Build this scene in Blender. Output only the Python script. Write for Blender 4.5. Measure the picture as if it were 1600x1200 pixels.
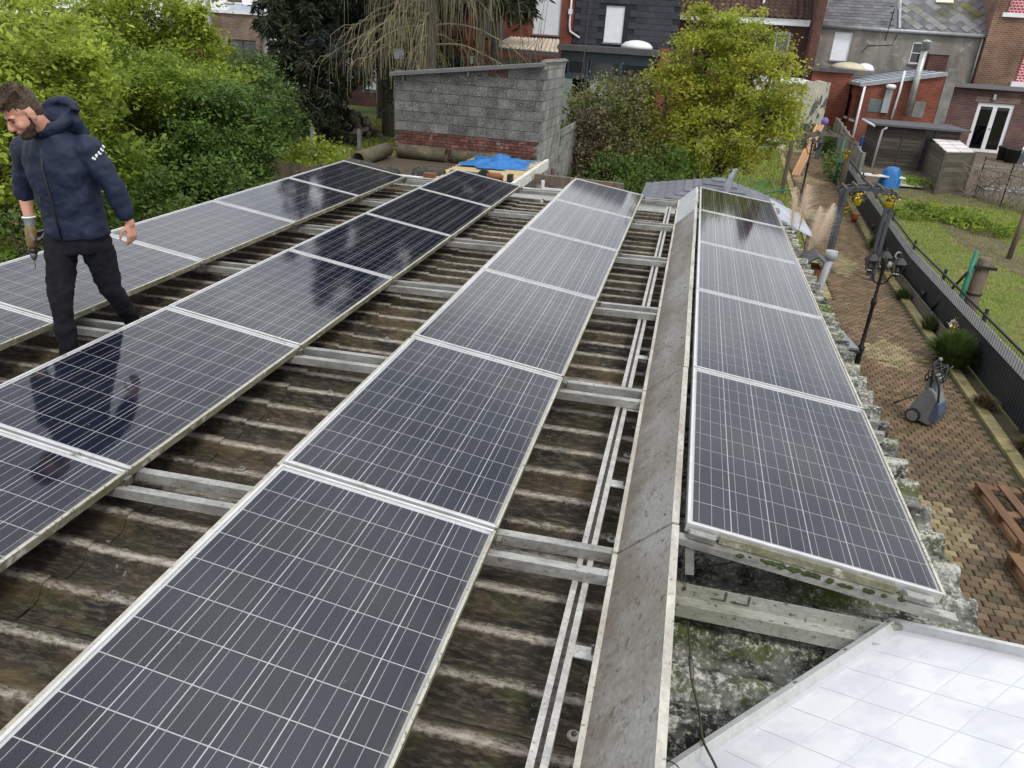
import bpy, math, random
import numpy as np
from mathutils import Vector, Matrix
random.seed(7); RNG = np.random.default_rng(7)
R = math.radians
for o in list(bpy.data.objects): bpy.data.objects.remove(o)
S = bpy.context.scene
COL = S.collection
# ------------------------------------------------------------------ camera, sky, sun, exposure
CAM_H = 4.5
F_PX, PITCH, ROLL, YAW = 1163.98, R(24.81033), R(3.80174), R(11.79642)
_fh = Vector((-math.sin(YAW), math.cos(YAW), 0)); _rt = Vector((math.cos(YAW), math.sin(YAW), 0)); _up = Vector((0, 0, 1))
FWD = _fh*math.cos(PITCH) - _up*math.sin(PITCH); _uc = _up*math.cos(PITCH) + _fh*math.sin(PITCH)
RGT = _rt*math.cos(ROLL) + _uc*math.sin(ROLL); UPV = -_rt*math.sin(ROLL) + _uc*math.cos(ROLL)
cd = bpy.data.cameras.new('camera'); cam = bpy.data.objects.new('camera', cd); COL.objects.link(cam)
cd.sensor_width = 36; cd.lens = F_PX/1600*36; cd.clip_start = 0.05; cd.clip_end = 600
cam.matrix_world = Matrix(((RGT.x, UPV.x, -FWD.x, 0), (RGT.y, UPV.y, -FWD.y, 0), (RGT.z, UPV.z, -FWD.z, CAM_H), (0, 0, 0, 1)))
S.camera = cam
S.render.resolution_x = 1024; S.render.resolution_y = 768
S.view_settings.view_transform = 'Standard'; S.view_settings.look = 'None'
S.view_settings.exposure = 0.34; S.view_settings.gamma = 1
SUN_EL, SUN_AZ = R(52), R(140)          # azimuth clockwise from +Y
W = bpy.data.worlds.new('World'); S.world = W; W.use_nodes = True
nt = W.node_tree; nt.nodes.clear()
def N(t, kind, **k):
    n = t.nodes.new(kind)
    for a, v in k.items(): setattr(n, a, v)
    return n
wo = N(nt, 'ShaderNodeOutputWorld'); bg = N(nt, 'ShaderNodeBackground'); bg.inputs[1].default_value = 0.1
sky = N(nt, 'ShaderNodeTexSky', sky_type='NISHITA', sun_disc=False, sun_elevation=SUN_EL, sun_rotation=SUN_AZ, air_density=1.2, dust_density=2.0)
tc = N(nt, 'ShaderNodeTexCoord'); mp = N(nt, 'ShaderNodeMapping'); mp.inputs['Scale'].default_value = (1, 1, 2.2)
nz = N(nt, 'ShaderNodeTexNoise'); nz.inputs['Scale'].default_value = 1.9; nz.inputs['Detail'].default_value = 7; nz.inputs['Roughness'].default_value = .58
cr = N(nt, 'ShaderNodeValToRGB')
cr.color_ramp.elements[0].position = .36; cr.color_ramp.elements[0].color = (6.8, 7.3, 8.2, 1)
cr.color_ramp.elements[1].position = .66; cr.color_ramp.elements[1].color = (17.5, 17.6, 17.8, 1)
mx = N(nt, 'ShaderNodeMix', data_type='RGBA'); mx.inputs[0].default_value = .88
nt.links.new(tc.outputs['Generated'], mp.inputs[0]); nt.links.new(mp.outputs[0], nz.inputs['Vector'])
nt.links.new(nz.outputs['Fac'], cr.inputs[0]); nt.links.new(sky.outputs[0], mx.inputs[6]); nt.links.new(cr.outputs[0], mx.inputs[7])
nt.links.new(mx.outputs[2], bg.inputs[0]); nt.links.new(bg.outputs[0], wo.inputs[0])
sl = bpy.data.lights.new('sun', 'SUN'); sl.energy = 1.45; sl.angle = R(13); sl.color = (1, .96, .9)
so = bpy.data.objects.new('sun', sl); COL.objects.link(so)
_sd = Vector((math.sin(SUN_AZ)*math.cos(SUN_EL), math.cos(SUN_AZ)*math.cos(SUN_EL), math.sin(SUN_EL)))
so.rotation_euler = _sd.to_track_quat('Z', 'Y').to_euler(); so.location = (0, 0, 30)
# ------------------------------------------------------------------ helpers
def ray(px, py): return FWD + RGT*((px-800)/F_PX) - UPV*((py-600)/F_PX)
def at(px, py, Y):                       # survey point of the photograph on the plane y = Y
    d = ray(px, py); return Vector((0, 0, CAM_H)) + d*(Y/d.y)
def atz(px, py, z):
    d = ray(px, py); return Vector((0, 0, CAM_H)) + d*((z-CAM_H)/d.z)
def atx(px, py, x):
    d = ray(px, py); return Vector((0, 0, CAM_H)) + d*(x/d.x)
def gz(y): return max(0.0, min(1.0, (y-18)/18))
def atg(px, py):
    lo, hi = .1, 300
    d = ray(px, py)
    for _ in range(50):
        m = (lo+hi)/2
        if CAM_H + d.z*m > gz(d.y*m): lo = m
        else: hi = m
    return Vector((0, 0, CAM_H)) + d*lo

class MB:
    def __init__(s): s.v = []; s.f = []
    def add(s, vs, fs):
        b = len(s.v); s.v += [tuple(v) for v in vs]; s.f += [tuple(i+b for i in f) for f in fs]; return s
    def box(s, x0, x1, y0, y1, z0, z1):
        return s.add([(x0,y0,z0),(x1,y0,z0),(x1,y1,z0),(x0,y1,z0),(x0,y0,z1),(x1,y0,z1),(x1,y1,z1),(x0,y1,z1)],
                     [(3,2,1,0),(4,5,6,7),(0,1,5,4),(1,2,6,5),(2,3,7,6),(3,0,4,7)])
    def hexa(s, b, t):                    # two quads, bottom and top
        return s.add(list(b)+list(t), [(3,2,1,0),(4,5,6,7),(0,1,5,4),(1,2,6,5),(2,3,7,6),(3,0,4,7)])
    def beam(s, p, q, w, h, up=(0,0,1)):
        p = Vector(p); q = Vector(q); d = (q-p).normalized(); u = Vector(up)
        a = d.cross(u)
        if a.length < 1e-4: a = d.cross(Vector((1,0,0)))
        a.normalize(); c = a.cross(d).normalized(); a = a*w/2; c = c*h/2
        return s.hexa([p-a-c, p+a-c, q+a-c, q-a-c], [p-a+c, p+a+c, q+a+c, q-a+c])
    def prism(s, poly, ext):              # poly: list of 3D points, ext vector
        e = Vector(ext); n = len(poly); P = [Vector(p) for p in poly]
        return s.add(P+[p+e for p in P], [tuple(range(n-1,-1,-1)), tuple(range(n,2*n))]+[(i,(i+1)%n,n+(i+1)%n,n+i) for i in range(n)])
    def tube(s, pts, rad, n=8, cap=True):
        P = [Vector(p) for p in pts]
        if not isinstance(rad, (list, tuple)): rad = [rad]*len(P)
        b = len(s.v); ref = None
        for i, p in enumerate(P):
            d = (P[min(i+1, len(P)-1)] - P[max(i-1, 0)])
            d = d.normalized() if d.length > 1e-9 else Vector((0,0,1))
            if ref is None:
                ref = d.orthogonal().normalized()
            else:
                ref = ref - d*ref.dot(d)
                ref = ref.normalized() if ref.length > 1e-6 else d.orthogonal().normalized()
            o = d.cross(ref)
            for k in range(n):
                a = 2*math.pi*k/n
                s.v.append(tuple(p + (ref*math.cos(a)+o*math.sin(a))*rad[i]))
        for i in range(len(P)-1):
            for k in range(n):
                s.f.append((b+i*n+k, b+i*n+(k+1)%n, b+(i+1)*n+(k+1)%n, b+(i+1)*n+k))
        if cap:
            s.f.append(tuple(b+k for k in range(n-1,-1,-1))); s.f.append(tuple(b+(len(P)-1)*n+k for k in range(n)))
        return s
    def lathe(s, prof, c=(0,0,0), n=16):
        c = Vector(c); b = len(s.v)
        for r, z in prof:
            for k in range(n):
                a = 2*math.pi*k/n; s.v.append((c.x+r*math.cos(a), c.y+r*math.sin(a), c.z+z))
        for i in range(len(prof)-1):
            for k in range(n):
                s.f.append((b+i*n+k, b+i*n+(k+1)%n, b+(i+1)*n+(k+1)%n, b+(i+1)*n+k))
        s.f.append(tuple(b+k for k in range(n-1,-1,-1))); s.f.append(tuple(b+(len(prof)-1)*n+k for k in range(n)))
        return s
    def ball(s, c, r, n=10, m=6):
        c = Vector(c); r = Vector(r) if hasattr(r, '__len__') else Vector((r,r,r))
        b = len(s.v)
        for i in range(m+1):
            t = math.pi*i/m
            for k in range(n):
                a = 2*math.pi*k/n
                s.v.append((c.x+r.x*math.sin(t)*math.cos(a), c.y+r.y*math.sin(t)*math.sin(a), c.z+r.z*math.cos(t)))
        for i in range(m):
            for k in range(n):
                s.f.append((b+i*n+k, b+(i+1)*n+k, b+(i+1)*n+(k+1)%n, b+i*n+(k+1)%n))
        return s
def tag(o, label=None, cat=None, group=None, kind=None):
    if label: o['label'] = label
    if cat: o['category'] = cat
    if group: o['group'] = group
    if kind: o['kind'] = kind
    return o
def origin(o):
    v = Vector((0,0,0))
    while o is not None: v = v + o.location; o = o.parent
    return v
def thing(name, label, cat, loc=(0,0,0), group=None, kind=None):
    o = bpy.data.objects.new(name, None); COL.objects.link(o); o.location = loc; o.empty_display_size = .1
    return tag(o, label, cat, group, kind)
def mesh_of(mb, name, mat, smooth=False, org=Vector((0,0,0))):
    me = bpy.data.meshes.new(name)
    me.from_pydata([(v[0]-org.x, v[1]-org.y, v[2]-org.z) for v in mb.v], [], mb.f)
    if mat is not None: me.materials.append(mat)
    if smooth: me.polygons.foreach_set('use_smooth', [True]*len(me.polygons))
    return me
def obj(name, mb, mat, parent=None, smooth=False, loc=None, bevel=0, kind=None):
    """one mesh object; vertices are given in world space (parents are never rotated before)"""
    org = origin(parent) if parent is not None else Vector(loc or (0,0,0))
    me = mesh_of(mb, name, mat, smooth, org)
    o = bpy.data.objects.new(name, me); COL.objects.link(o)
    if parent is not None: o.parent = parent
    else: o.location = org
    if bevel:
        m = o.modifiers.new('bevel', 'BEVEL'); m.width = bevel; m.segments = 2; m.limit_method = 'ANGLE'
    if kind: o['kind'] = kind
    return o
def inst(name, me, parent, loc=(0,0,0), rot=(0,0,0), scale=None):
    o = bpy.data.objects.new(name, me); COL.objects.link(o); o.parent = parent
    o.location = loc; o.rotation_euler = rot
    if scale: o.scale = scale
    return o
def copy_tree(o, parent=None):
    c = o.copy(); COL.objects.link(c); c.parent = parent
    for ch in o.children: copy_tree(ch, c)
    return c
def ngon_mesh(name, V, nper, mat, rnd=None, smooth=False):
    """fast mesh of equal polygons: V (count*nper, 3)"""
    V = np.asarray(V, dtype=np.float32).reshape(-1, 3); n = len(V)//nper
    me = bpy.data.meshes.new(name); me.vertices.add(len(V)); me.vertices.foreach_set('co', V.ravel())
    me.loops.add(len(V)); me.loops.foreach_set('vertex_index', np.arange(len(V), dtype=np.int32))
    me.polygons.add(n); me.polygons.foreach_set('loop_start', np.arange(0, len(V), nper, dtype=np.int32))
    me.polygons.foreach_set('loop_total', np.full(n, nper, dtype=np.int32))
    if rnd is not None:
        a = me.attributes.new('rnd', 'FLOAT', 'FACE'); a.data.foreach_set('value', np.asarray(rnd, dtype=np.float32))
    me.materials.append(mat); me.update(calc_edges=True); me.validate()
    return me
# ------------------------------------------------------------------ materials
def hexc(h):
    h = h.lstrip('#'); c = [int(h[i:i+2], 16)/255 for i in (0, 2, 4)]
    return tuple(x/12.92 if x <= .04045 else ((x+.055)/1.055)**2.4 for x in c)
def c4(c): return (c[0], c[1], c[2], 1)
def mat(name, c1, c2=None, scale=4, lo=.35, hi=.65, rough=.75, metal=0, stretch=(1,1,1), bump=0, bscale=60, detail=6,
        rnd=None, rndamt=.25, c3=None, c3scale=8, c3lo=.58, c3hi=.64, c3stretch=(1,1,1), spec=.4, emit=None, trans=0, fine=.18, transl=0):
    m = bpy.data.materials.new(name); m.use_nodes = True; t = m.node_tree; b = t.nodes['Principled BSDF']
    L = t.links.new
    b.inputs['Roughness'].default_value = rough; b.inputs['Metallic'].default_value = metal; b.inputs['Specular IOR Level'].default_value = spec
    geo = N(t, 'ShaderNodeNewGeometry')
    def noise(sc, st, det=detail):
        mpn = N(t, 'ShaderNodeMapping'); mpn.inputs['Scale'].default_value = st; L(geo.outputs['Position'], mpn.inputs[0])
        n = N(t, 'ShaderNodeTexNoise'); n.inputs['Scale'].default_value = sc; n.inputs['Detail'].default_value = det; n.inputs['Roughness'].default_value = .62
        L(mpn.outputs[0], n.inputs['Vector']); return n.outputs['Fac']
    def rampf(f, a, z):
        r = N(t, 'ShaderNodeMapRange'); r.inputs[1].default_value = a; r.inputs[2].default_value = z; r.clamp = True; L(f, r.inputs[0]); return r.outputs[0]
    def mix(f, a, c):
        x = N(t, 'ShaderNodeMix', data_type='RGBA')
        if isinstance(f, float): x.inputs[0].default_value = f
        else: L(f, x.inputs[0])
        for i, v in ((6, a), (7, c)):
            if isinstance(v, tuple): x.inputs[i].default_value = c4(v)
            else: L(v, x.inputs[i])
        return x.outputs[2]
    col = c1
    if c2 is not None: col = mix(rampf(noise(scale, stretch), lo, hi), c1, c2)
    if c3 is not None: col = mix(rampf(noise(c3scale, c3stretch), c3lo, c3hi), col, c3)
    if rnd or fine:
        hs = N(t, 'ShaderNodeHueSaturation')
        if isinstance(col, tuple): hs.inputs['Color'].default_value = c4(col)
        else: L(col, hs.inputs['Color'])
        val = None
        if rnd:
            if rnd == 'obj': src = N(t, 'ShaderNodeObjectInfo').outputs['Random']
            else:
                an = N(t, 'ShaderNodeAttribute'); an.attribute_name = 'rnd'; src = an.outputs['Fac']
            r = N(t, 'ShaderNodeMapRange'); r.inputs[3].default_value = 1-rndamt; r.inputs[4].default_value = 1+rndamt; L(src, r.inputs[0]); val = r.outputs[0]
        if fine:
            f = N(t, 'ShaderNodeMapRange'); f.inputs[3].default_value = 1-fine*2.2; f.inputs[4].default_value = 1+fine*2.2
            L(noise(bscale, stretch, 3), f.inputs[0])
            if val is not None:
                mm = N(t, 'ShaderNodeMath', operation='MULTIPLY'); L(val, mm.inputs[0]); L(f.outputs[0], mm.inputs[1]); val = mm.outputs[0]
            else: val = f.outputs[0]
        L(val, hs.inputs['Value']); col = hs.outputs[0]
    if isinstance(col, tuple): b.inputs['Base Color'].default_value = c4(col)
    else: L(col, b.inputs['Base Color'])
    if bump:
        bn = N(t, 'ShaderNodeBump'); bn.inputs['Strength'].default_value = bump; bn.inputs['Distance'].default_value = .02
        L(noise(bscale, stretch, 4), bn.inputs['Height']); L(bn.outputs[0], b.inputs['Normal'])
    if trans: b.inputs['Transmission Weight'].default_value = trans
    if transl:
        ms = N(t, 'ShaderNodeMixShader'); ms.inputs[0].default_value = transl; tr = N(t, 'ShaderNodeBsdfTranslucent')
        if isinstance(col, tuple): tr.inputs[0].default_value = c4(col)
        else: L(col, tr.inputs[0])
        out = t.nodes['Material Output']; L(b.outputs[0], ms.inputs[1]); L(tr.outputs[0], ms.inputs[2]); L(ms.outputs[0], out.inputs[0])
    return m
def brickmat(name, ca, cb, mortar, bw=.215, rh=.068, mort=.009, rough=.9, bump=.5, off=.5, stain=None):
    m = bpy.data.materials.new(name); m.use_nodes = True; t = m.node_tree; b = t.nodes['Principled BSDF']; L = t.links.new
    b.inputs['Roughness'].default_value = rough; b.inputs['Specular IOR Level'].default_value = .2
    geo = N(t, 'ShaderNodeNewGeometry'); sp = N(t, 'ShaderNodeSeparateXYZ'); L(geo.outputs['Position'], sp.inputs[0])
    ad = N(t, 'ShaderNodeMath', operation='ADD'); L(sp.outputs[0], ad.inputs[0]); L(sp.outputs[1], ad.inputs[1])
    cb_ = N(t, 'ShaderNodeCombineXYZ'); L(ad.outputs[0], cb_.inputs[0]); L(sp.outputs[2], cb_.inputs[1])
    bt = N(t, 'ShaderNodeTexBrick'); bt.offset = off; bt.inputs['Scale'].default_value = 1; bt.inputs['Brick Width'].default_value = bw
    bt.inputs['Row Height'].default_value = rh; bt.inputs['Mortar Size'].default_value = mort; bt.inputs['Color1'].default_value = c4(ca)
    bt.inputs['Color2'].default_value = c4(cb); bt.inputs['Mortar'].default_value = c4(mortar); bt.inputs['Mortar Smooth'].default_value = .2
    L(cb_.outputs[0], bt.inputs['Vector'])
    nzz = N(t, 'ShaderNodeTexNoise'); nzz.inputs['Scale'].default_value = 1.3; nzz.inputs['Detail'].default_value = 8; L(geo.outputs['Position'], nzz.inputs['Vector'])
    r = N(t, 'ShaderNodeMapRange'); r.inputs[1].default_value = .3; r.inputs[2].default_value = .7; r.inputs[3].default_value = .62; r.inputs[4].default_value = 1.2; L(nzz.outputs['Fac'], r.inputs[0])
    hs = N(t, 'ShaderNodeHueSaturation'); L(bt.outputs[0], hs.inputs['Color']); L(r.outputs[0], hs.inputs['Value']); L(hs.outputs[0], b.inputs['Base Color'])
    bn = N(t, 'ShaderNodeBump'); bn.inputs['Strength'].default_value = bump; bn.inputs['Distance'].default_value = .012; bn.invert = True
    L(bt.outputs['Fac'], bn.inputs['Height']); L(bn.outputs[0], b.inputs['Normal'])
    return m
def glassmat(name, tint=(1,1,1), ior=1.5, rough=.0):
    m = bpy.data.materials.new(name); m.use_nodes = True; t = m.node_tree; t.nodes.clear(); L = t.links.new
    o = N(t, 'ShaderNodeOutputMaterial'); ms = N(t, 'ShaderNodeMixShader'); fr = N(t, 'ShaderNodeFresnel'); fr.inputs[0].default_value = ior
    tr = N(t, 'ShaderNodeBsdfTransparent'); tr.inputs[0].default_value = c4(tint); gl = N(t, 'ShaderNodeBsdfGlossy'); gl.inputs['Roughness'].default_value = rough
    L(fr.outputs[0], ms.inputs[0]); L(tr.outputs[0], ms.inputs[1]); L(gl.outputs[0], ms.inputs[2]); L(ms.outputs[0], o.inputs[0])
    return m
ORD = ['first','second','third','fourth','fifth','sixth','seventh','eighth','ninth','tenth','eleventh','twelfth']
# ------------------------------------------------------------------ ground and the low outbuilding with its corrugated roof
M_ground = mat('ground_soil', (.10,.075,.045), (.06,.085,.02), scale=.9, rough=.95, bump=.5, bscale=30, c3=(.13,.15,.035), c3scale=.35, c3lo=.45, c3hi=.6)
gm = MB()
ys = [-30, 0, 18, 22, 26, 30, 33, 36, 60, 200]; xs = [-200, -60, -20, 20, 60, 200]
for y in ys:
    for x in xs: gm.v.append((x, y, gz(y)))
for j in range(len(ys)-1):
    for i in range(len(xs)-1):
        a = j*len(xs)+i; gm.f.append((a, a+1, a+1+len(xs), a+len(xs)))
tag(obj('ground', gm, M_ground), kind='structure')

def zr(x): return 2.40 + .015*x          # crest height of the roof
PITCHC = .25
def roofmat(name, lichen):
    m = bpy.data.materials.new(name); m.use_nodes = True; t = m.node_tree; b = t.nodes['Principled BSDF']; L = t.links.new
    b.inputs['Roughness'].default_value = .82; b.inputs['Specular IOR Level'].default_value = .25
    geo = N(t, 'ShaderNodeNewGeometry')
    def noise(sc, st, det=7, ro=.65):
        mpn = N(t, 'ShaderNodeMapping'); mpn.inputs['Scale'].default_value = st; L(geo.outputs['Position'], mpn.inputs[0])
        n = N(t, 'ShaderNodeTexNoise'); n.inputs['Scale'].default_value = sc; n.inputs['Detail'].default_value = det; n.inputs['Roughness'].default_value = ro
        L(mpn.outputs[0], n.inputs['Vector']); return n.outputs['Fac']
    def mr(f, a, z, c=0, d=1):
        r = N(t, 'ShaderNodeMapRange'); r.inputs[1].default_value = a; r.inputs[2].default_value = z; r.inputs[3].default_value = c; r.inputs[4].default_value = d; L(f, r.inputs[0]); return r.outputs[0]
    def mul(a, c):
        x = N(t, 'ShaderNodeMath', operation='MULTIPLY'); L(a, x.inputs[0]); L(c, x.inputs[1]); return x.outputs[0]
    def add(a, c):
        x = N(t, 'ShaderNodeMath', operation='ADD'); L(a, x.inputs[0]); L(c, x.inputs[1]); return x.outputs[0]
    def mix(f, a, c):
        x = N(t, 'ShaderNodeMix', data_type='RGBA'); L(f, x.inputs[0])
        for i, v in ((6, a), (7, c)):
            if isinstance(v, tuple): x.inputs[i].default_value = c4(v)
            else: L(v, x.inputs[i])
        return x.outputs[2]
    at_ = N(t, 'ShaderNodeAttribute'); at_.attribute_name = 'crest'       # paling weight: strongest at each rib's near edge, none in the valleys
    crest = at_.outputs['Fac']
    if not lichen:
        base = mix(mr(noise(3.2, (.35, 1.6, 1)), .38, .62), (.046, .037, .025), (.013, .012, .010))
        base = mix(mr(noise(2.0, (.8, 2.2, 1)), .52, .68), base, (.088, .064, .028))
        base = mix(mr(noise(5, (1, 2, 1)), .54, .66), base, (.034, .038, .014))
        base = mix(mr(noise(48, (.3, 1.1, 1), 9, .75), .48, .70, 0, .8), base, (.15, .125, .092))
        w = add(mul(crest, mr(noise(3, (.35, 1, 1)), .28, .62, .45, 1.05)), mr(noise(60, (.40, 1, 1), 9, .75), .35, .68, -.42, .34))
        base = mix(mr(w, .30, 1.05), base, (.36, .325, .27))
        base = mix(mr(noise(110, (1, 1, 1), 3), .60, .70, 0, .55), base, (.008, .007, .006))
        base = mix(mr(noise(14, (1, 1, 1), 3), .70, .74, 0, .7), base, (.22, .25, .19))
    else:
        base = mix(mr(noise(7, (1, 1, 1)), .40, .56), (.014, .014, .012), (.15, .15, .13))
        base = mix(mr(noise(3, (.5, 1.6, 1)), .5, .62), base, (.075, .095, .018))
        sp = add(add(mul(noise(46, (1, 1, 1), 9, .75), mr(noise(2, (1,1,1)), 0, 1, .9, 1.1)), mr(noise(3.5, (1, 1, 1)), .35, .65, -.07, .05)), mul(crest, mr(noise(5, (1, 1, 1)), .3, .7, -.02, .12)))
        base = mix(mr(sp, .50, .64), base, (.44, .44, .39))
    L(base, b.inputs['Base Color'])
    bn = N(t, 'ShaderNodeBump'); bn.inputs['Strength'].default_value = .55; bn.inputs['Distance'].default_value = .012
    L(noise(45, (.7, 1, 1), 6), bn.inputs['Height']); L(bn.outputs[0], b.inputs['Normal'])
    return m
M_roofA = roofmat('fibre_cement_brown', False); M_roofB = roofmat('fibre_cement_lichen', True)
M_rough_conc = mat('rough_concrete', (.22,.215,.20), (.12,.12,.105), scale=2, bump=.5, bscale=40)
ob = thing('outbuilding', 'low outbuilding whose corrugated fibre cement roof carries the rows of solar panels', 'building', (-2.3, 5.2, 0))
Y0R, Y1R = -1.2, 11.25
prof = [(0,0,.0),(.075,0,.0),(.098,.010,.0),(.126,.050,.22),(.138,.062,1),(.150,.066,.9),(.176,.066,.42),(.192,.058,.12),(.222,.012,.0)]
def sheet(x0, x1, y0, n, zoff, m):
    vs, fs, cv = [], [], []
    P = []
    for k in range(n):
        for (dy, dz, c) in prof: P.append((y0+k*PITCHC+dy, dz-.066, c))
    P.append((y0+n*PITCHC+.0, -.066, .0)); P.append((y0+n*PITCHC+.05, -.064, .0))
    xn = 2
    for (y, dz, c) in P:
        for x in (x0, x1):
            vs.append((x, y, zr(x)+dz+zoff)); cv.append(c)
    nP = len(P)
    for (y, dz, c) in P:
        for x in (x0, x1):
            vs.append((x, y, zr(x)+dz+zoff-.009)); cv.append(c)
    b2 = nP*2
    for i in range(nP-1):
        fs.append((2*i, 2*i+1, 2*i+3, 2*i+2)); fs.append((b2+2*i, b2+2*i+2, b2+2*i+3, b2+2*i+1))
        fs.append((2*i, 2*i+2, b2+2*i+2, b2+2*i)); fs.append((2*i+1, b2+2*i+1, b2+2*i+3, 2*i+3))
    fs.append((0, b2, b2+1, 1)); e = 2*(nP-1); fs.append((e, e+1, b2+e+1, b2+e))
    mb = MB(); mb.v = vs; mb.f = fs
    o = obj('roof_sheet', mb, m, ob)
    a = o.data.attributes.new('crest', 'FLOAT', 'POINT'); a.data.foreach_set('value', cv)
    return o
nper = 4
ny = int(round((Y1R-Y0R)/(nper*PITCHC)))
for j in range(ny):
    y = Y0R + j*nper*PITCHC
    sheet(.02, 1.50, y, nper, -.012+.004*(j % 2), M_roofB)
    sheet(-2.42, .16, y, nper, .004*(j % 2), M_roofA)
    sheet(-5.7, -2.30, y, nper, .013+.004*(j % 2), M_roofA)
M_blockwall = mat('outbuilding_wall', (.25,.24,.22), (.15,.145,.13), scale=2, bump=.4)
obj('wall', MB().box(1.30, 1.36, Y0R, Y1R-.1, 0, zr(1.3)-.075), M_blockwall, ob)
obj('wall', MB().box(-5.55, -5.45, Y0R, Y1R-.1, 0, zr(-5.5)-.075), M_blockwall, ob)
obj('wall', MB().box(-5.45, 1.30, Y1R-.2, Y1R-.1, 0, 2.24), M_blockwall, ob)
scr = mesh_of(MB().lathe([(.020,0),(.019,.004),(.010,.006),(.008,.016),(.003,.018)], (0,0,0), 10), 'sheet_screw', mat('dull_screw', (.24,.235,.22), (.12,.11,.10), scale=30, rough=.7, metal=.3))
for y_ in np.arange(Y0R+.166, Y1R-.1, PITCHC*4):
    for x_ in (-4.35, -3.62, -2.02, -1.72, .08, 1.36):
        inst('sheet_screw', scr, ob, Vector((x_+random.uniform(-.03,.03), y_-.002, zr(x_)+(.016 if x_ < -2.3 else .003)-(.012 if x_ > .03 else 0)))-origin(ob))
# moss clumps lying in the valleys
M_moss = mat('moss', (.05,.075,.012), (.02,.03,.006), scale=20, rough=1, bump=1, bscale=90)
def moss_pad(c, r, n=9):
    mb = MB(); c = Vector(c)
    for _ in range(n):
        p = c + Vector((random.gauss(0, r[0]), random.gauss(0, r[1]), 0)); s = random.uniform(.35, 1)*min(r)*.9
        mb.ball(p, (s*1.5, s, s*.45), 7, 4)
    return mb
# ------------------------------------------------------------------ mounting rails
M_alu = mat('weathered_aluminium', (.38,.375,.35), (.20,.195,.175), scale=9, stretch=(.5,1,1), rough=.5, metal=.35, c3=(.12,.12,.10), c3scale=60, c3lo=.60, c3hi=.66, bump=.15)
M_alugreen = mat('algae_stained_aluminium', (.34,.35,.30), (.16,.18,.09), scale=6, stretch=(.6,1,1), rough=.65, metal=.2, c3=(.05,.06,.02), c3scale=22, c3lo=.56, c3hi=.64, bump=.3)
M_alumix = mat('streaked_aluminium', (.40,.40,.37), (.26,.27,.20), scale=5, stretch=(.5,1,1), rough=.6, metal=.25, c3=(.10,.10,.06), c3scale=40, c3lo=.56, c3hi=.66, bump=.2)
M_steel = mat('zinc_bolt', (.20,.19,.17), (.08,.07,.06), scale=40, rough=.55, metal=.7)
ROWS = {1: (10.602, -4.012, 2.575, -4.988, 2.710), 2: (10.812, -2.315, 2.572, -3.301, 2.714),
        3: (10.844, -.552, 2.615, -1.538, 2.753), 4: (10.859, 1.190, 2.691, .213, 2.805)}
NPAN = {1: 5, 2: 6, 3: 6, 4: 5}
PL = 1.66
FT = .042
def zrail(x): return 2.583 + .025*x
def channel(mb, x0, x1, y, w=.042, h=.05):
    # U channel open to the top: two flanges and a web
    for (a, c, z0, z1) in ((y-w/2, y-w/2+.007, 0, h), (y+w/2-.007, y+w/2, 0, h), (y-w/2+.007, y+w/2-.007, 0, .006)):
        mb.hexa([(x0,a,zrail(x0)-h+z0),(x1,a,zrail(x1)-h+z0),(x1,c,zrail(x1)-h+z0),(x0,c,zrail(x0)-h+z0)],
                [(x0,a,zrail(x0)-h+z1),(x1,a,zrail(x1)-h+z1),(x1,c,zrail(x1)-h+z1),(x0,c,zrail(x0)-h+z1)])
    return mb
for j in range(7):
    y = 10.82 - PL*j
    t = thing('mounting_rail', 'twin aluminium mounting rail across the corrugated roof, %s from the far end' % ORD[j], 'rail', (-2, y, zrail(-2)-.06), 'twin rails crossing the roof under the panel joints')
    xe = .02 if j >= 5 else 1.30
    for dy in (-.075, .075):
        mb = MB(); z = .05
        mb.hexa([(-5.3,y+dy-.021,zrail(-5.3)-z),(xe,y+dy-.021,zrail(xe)-z),(xe,y+dy+.021,zrail(xe)-z),(-5.3,y+dy+.021,zrail(-5.3)-z)],
                [(-5.3,y+dy-.021,zrail(-5.3)),(xe,y+dy-.021,zrail(xe)),(xe,y+dy+.021,zrail(xe)),(-5.3,y+dy+.021,zrail(-5.3))])
        obj('rail_bar', mb, M_alu, t)
    for r in (1, 2, 3, 4):
        y0, xR, zR, xL, zL = ROWS[r]
        if j > NPAN[r]: continue
        ys_ = y0 - PL*j
        # tilted beam under the joint, back leg, low clamp
        for dy in ((-.02,) if j else (-.06,)):
            b = MB().beam((xL+.01, ys_+dy, zL-FT-.025), (xR-.02, ys_+dy, zR-FT-.02), .04, .035)
            obj('tilt_beam', b, M_alu, t)
        obj('back_leg', MB().beam((xL+.04, ys_-.02, zrail(xL)+.001), (xL+.02, ys_-.02, zL-FT-.045), .035, .03, (0,1,0)), M_alu, t)
        cl = MB().box(xR-.03, xR+.006, ys_-.07, ys_-.02, zrail(xR)+.002, zR-.045); cl.box(xR+.01, xR+.03, ys_-.06, ys_-.02, zR-.045, zR-.012)
        if (r, j) != (4, 5): obj('clamp', cl, M_steel, t)
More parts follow.
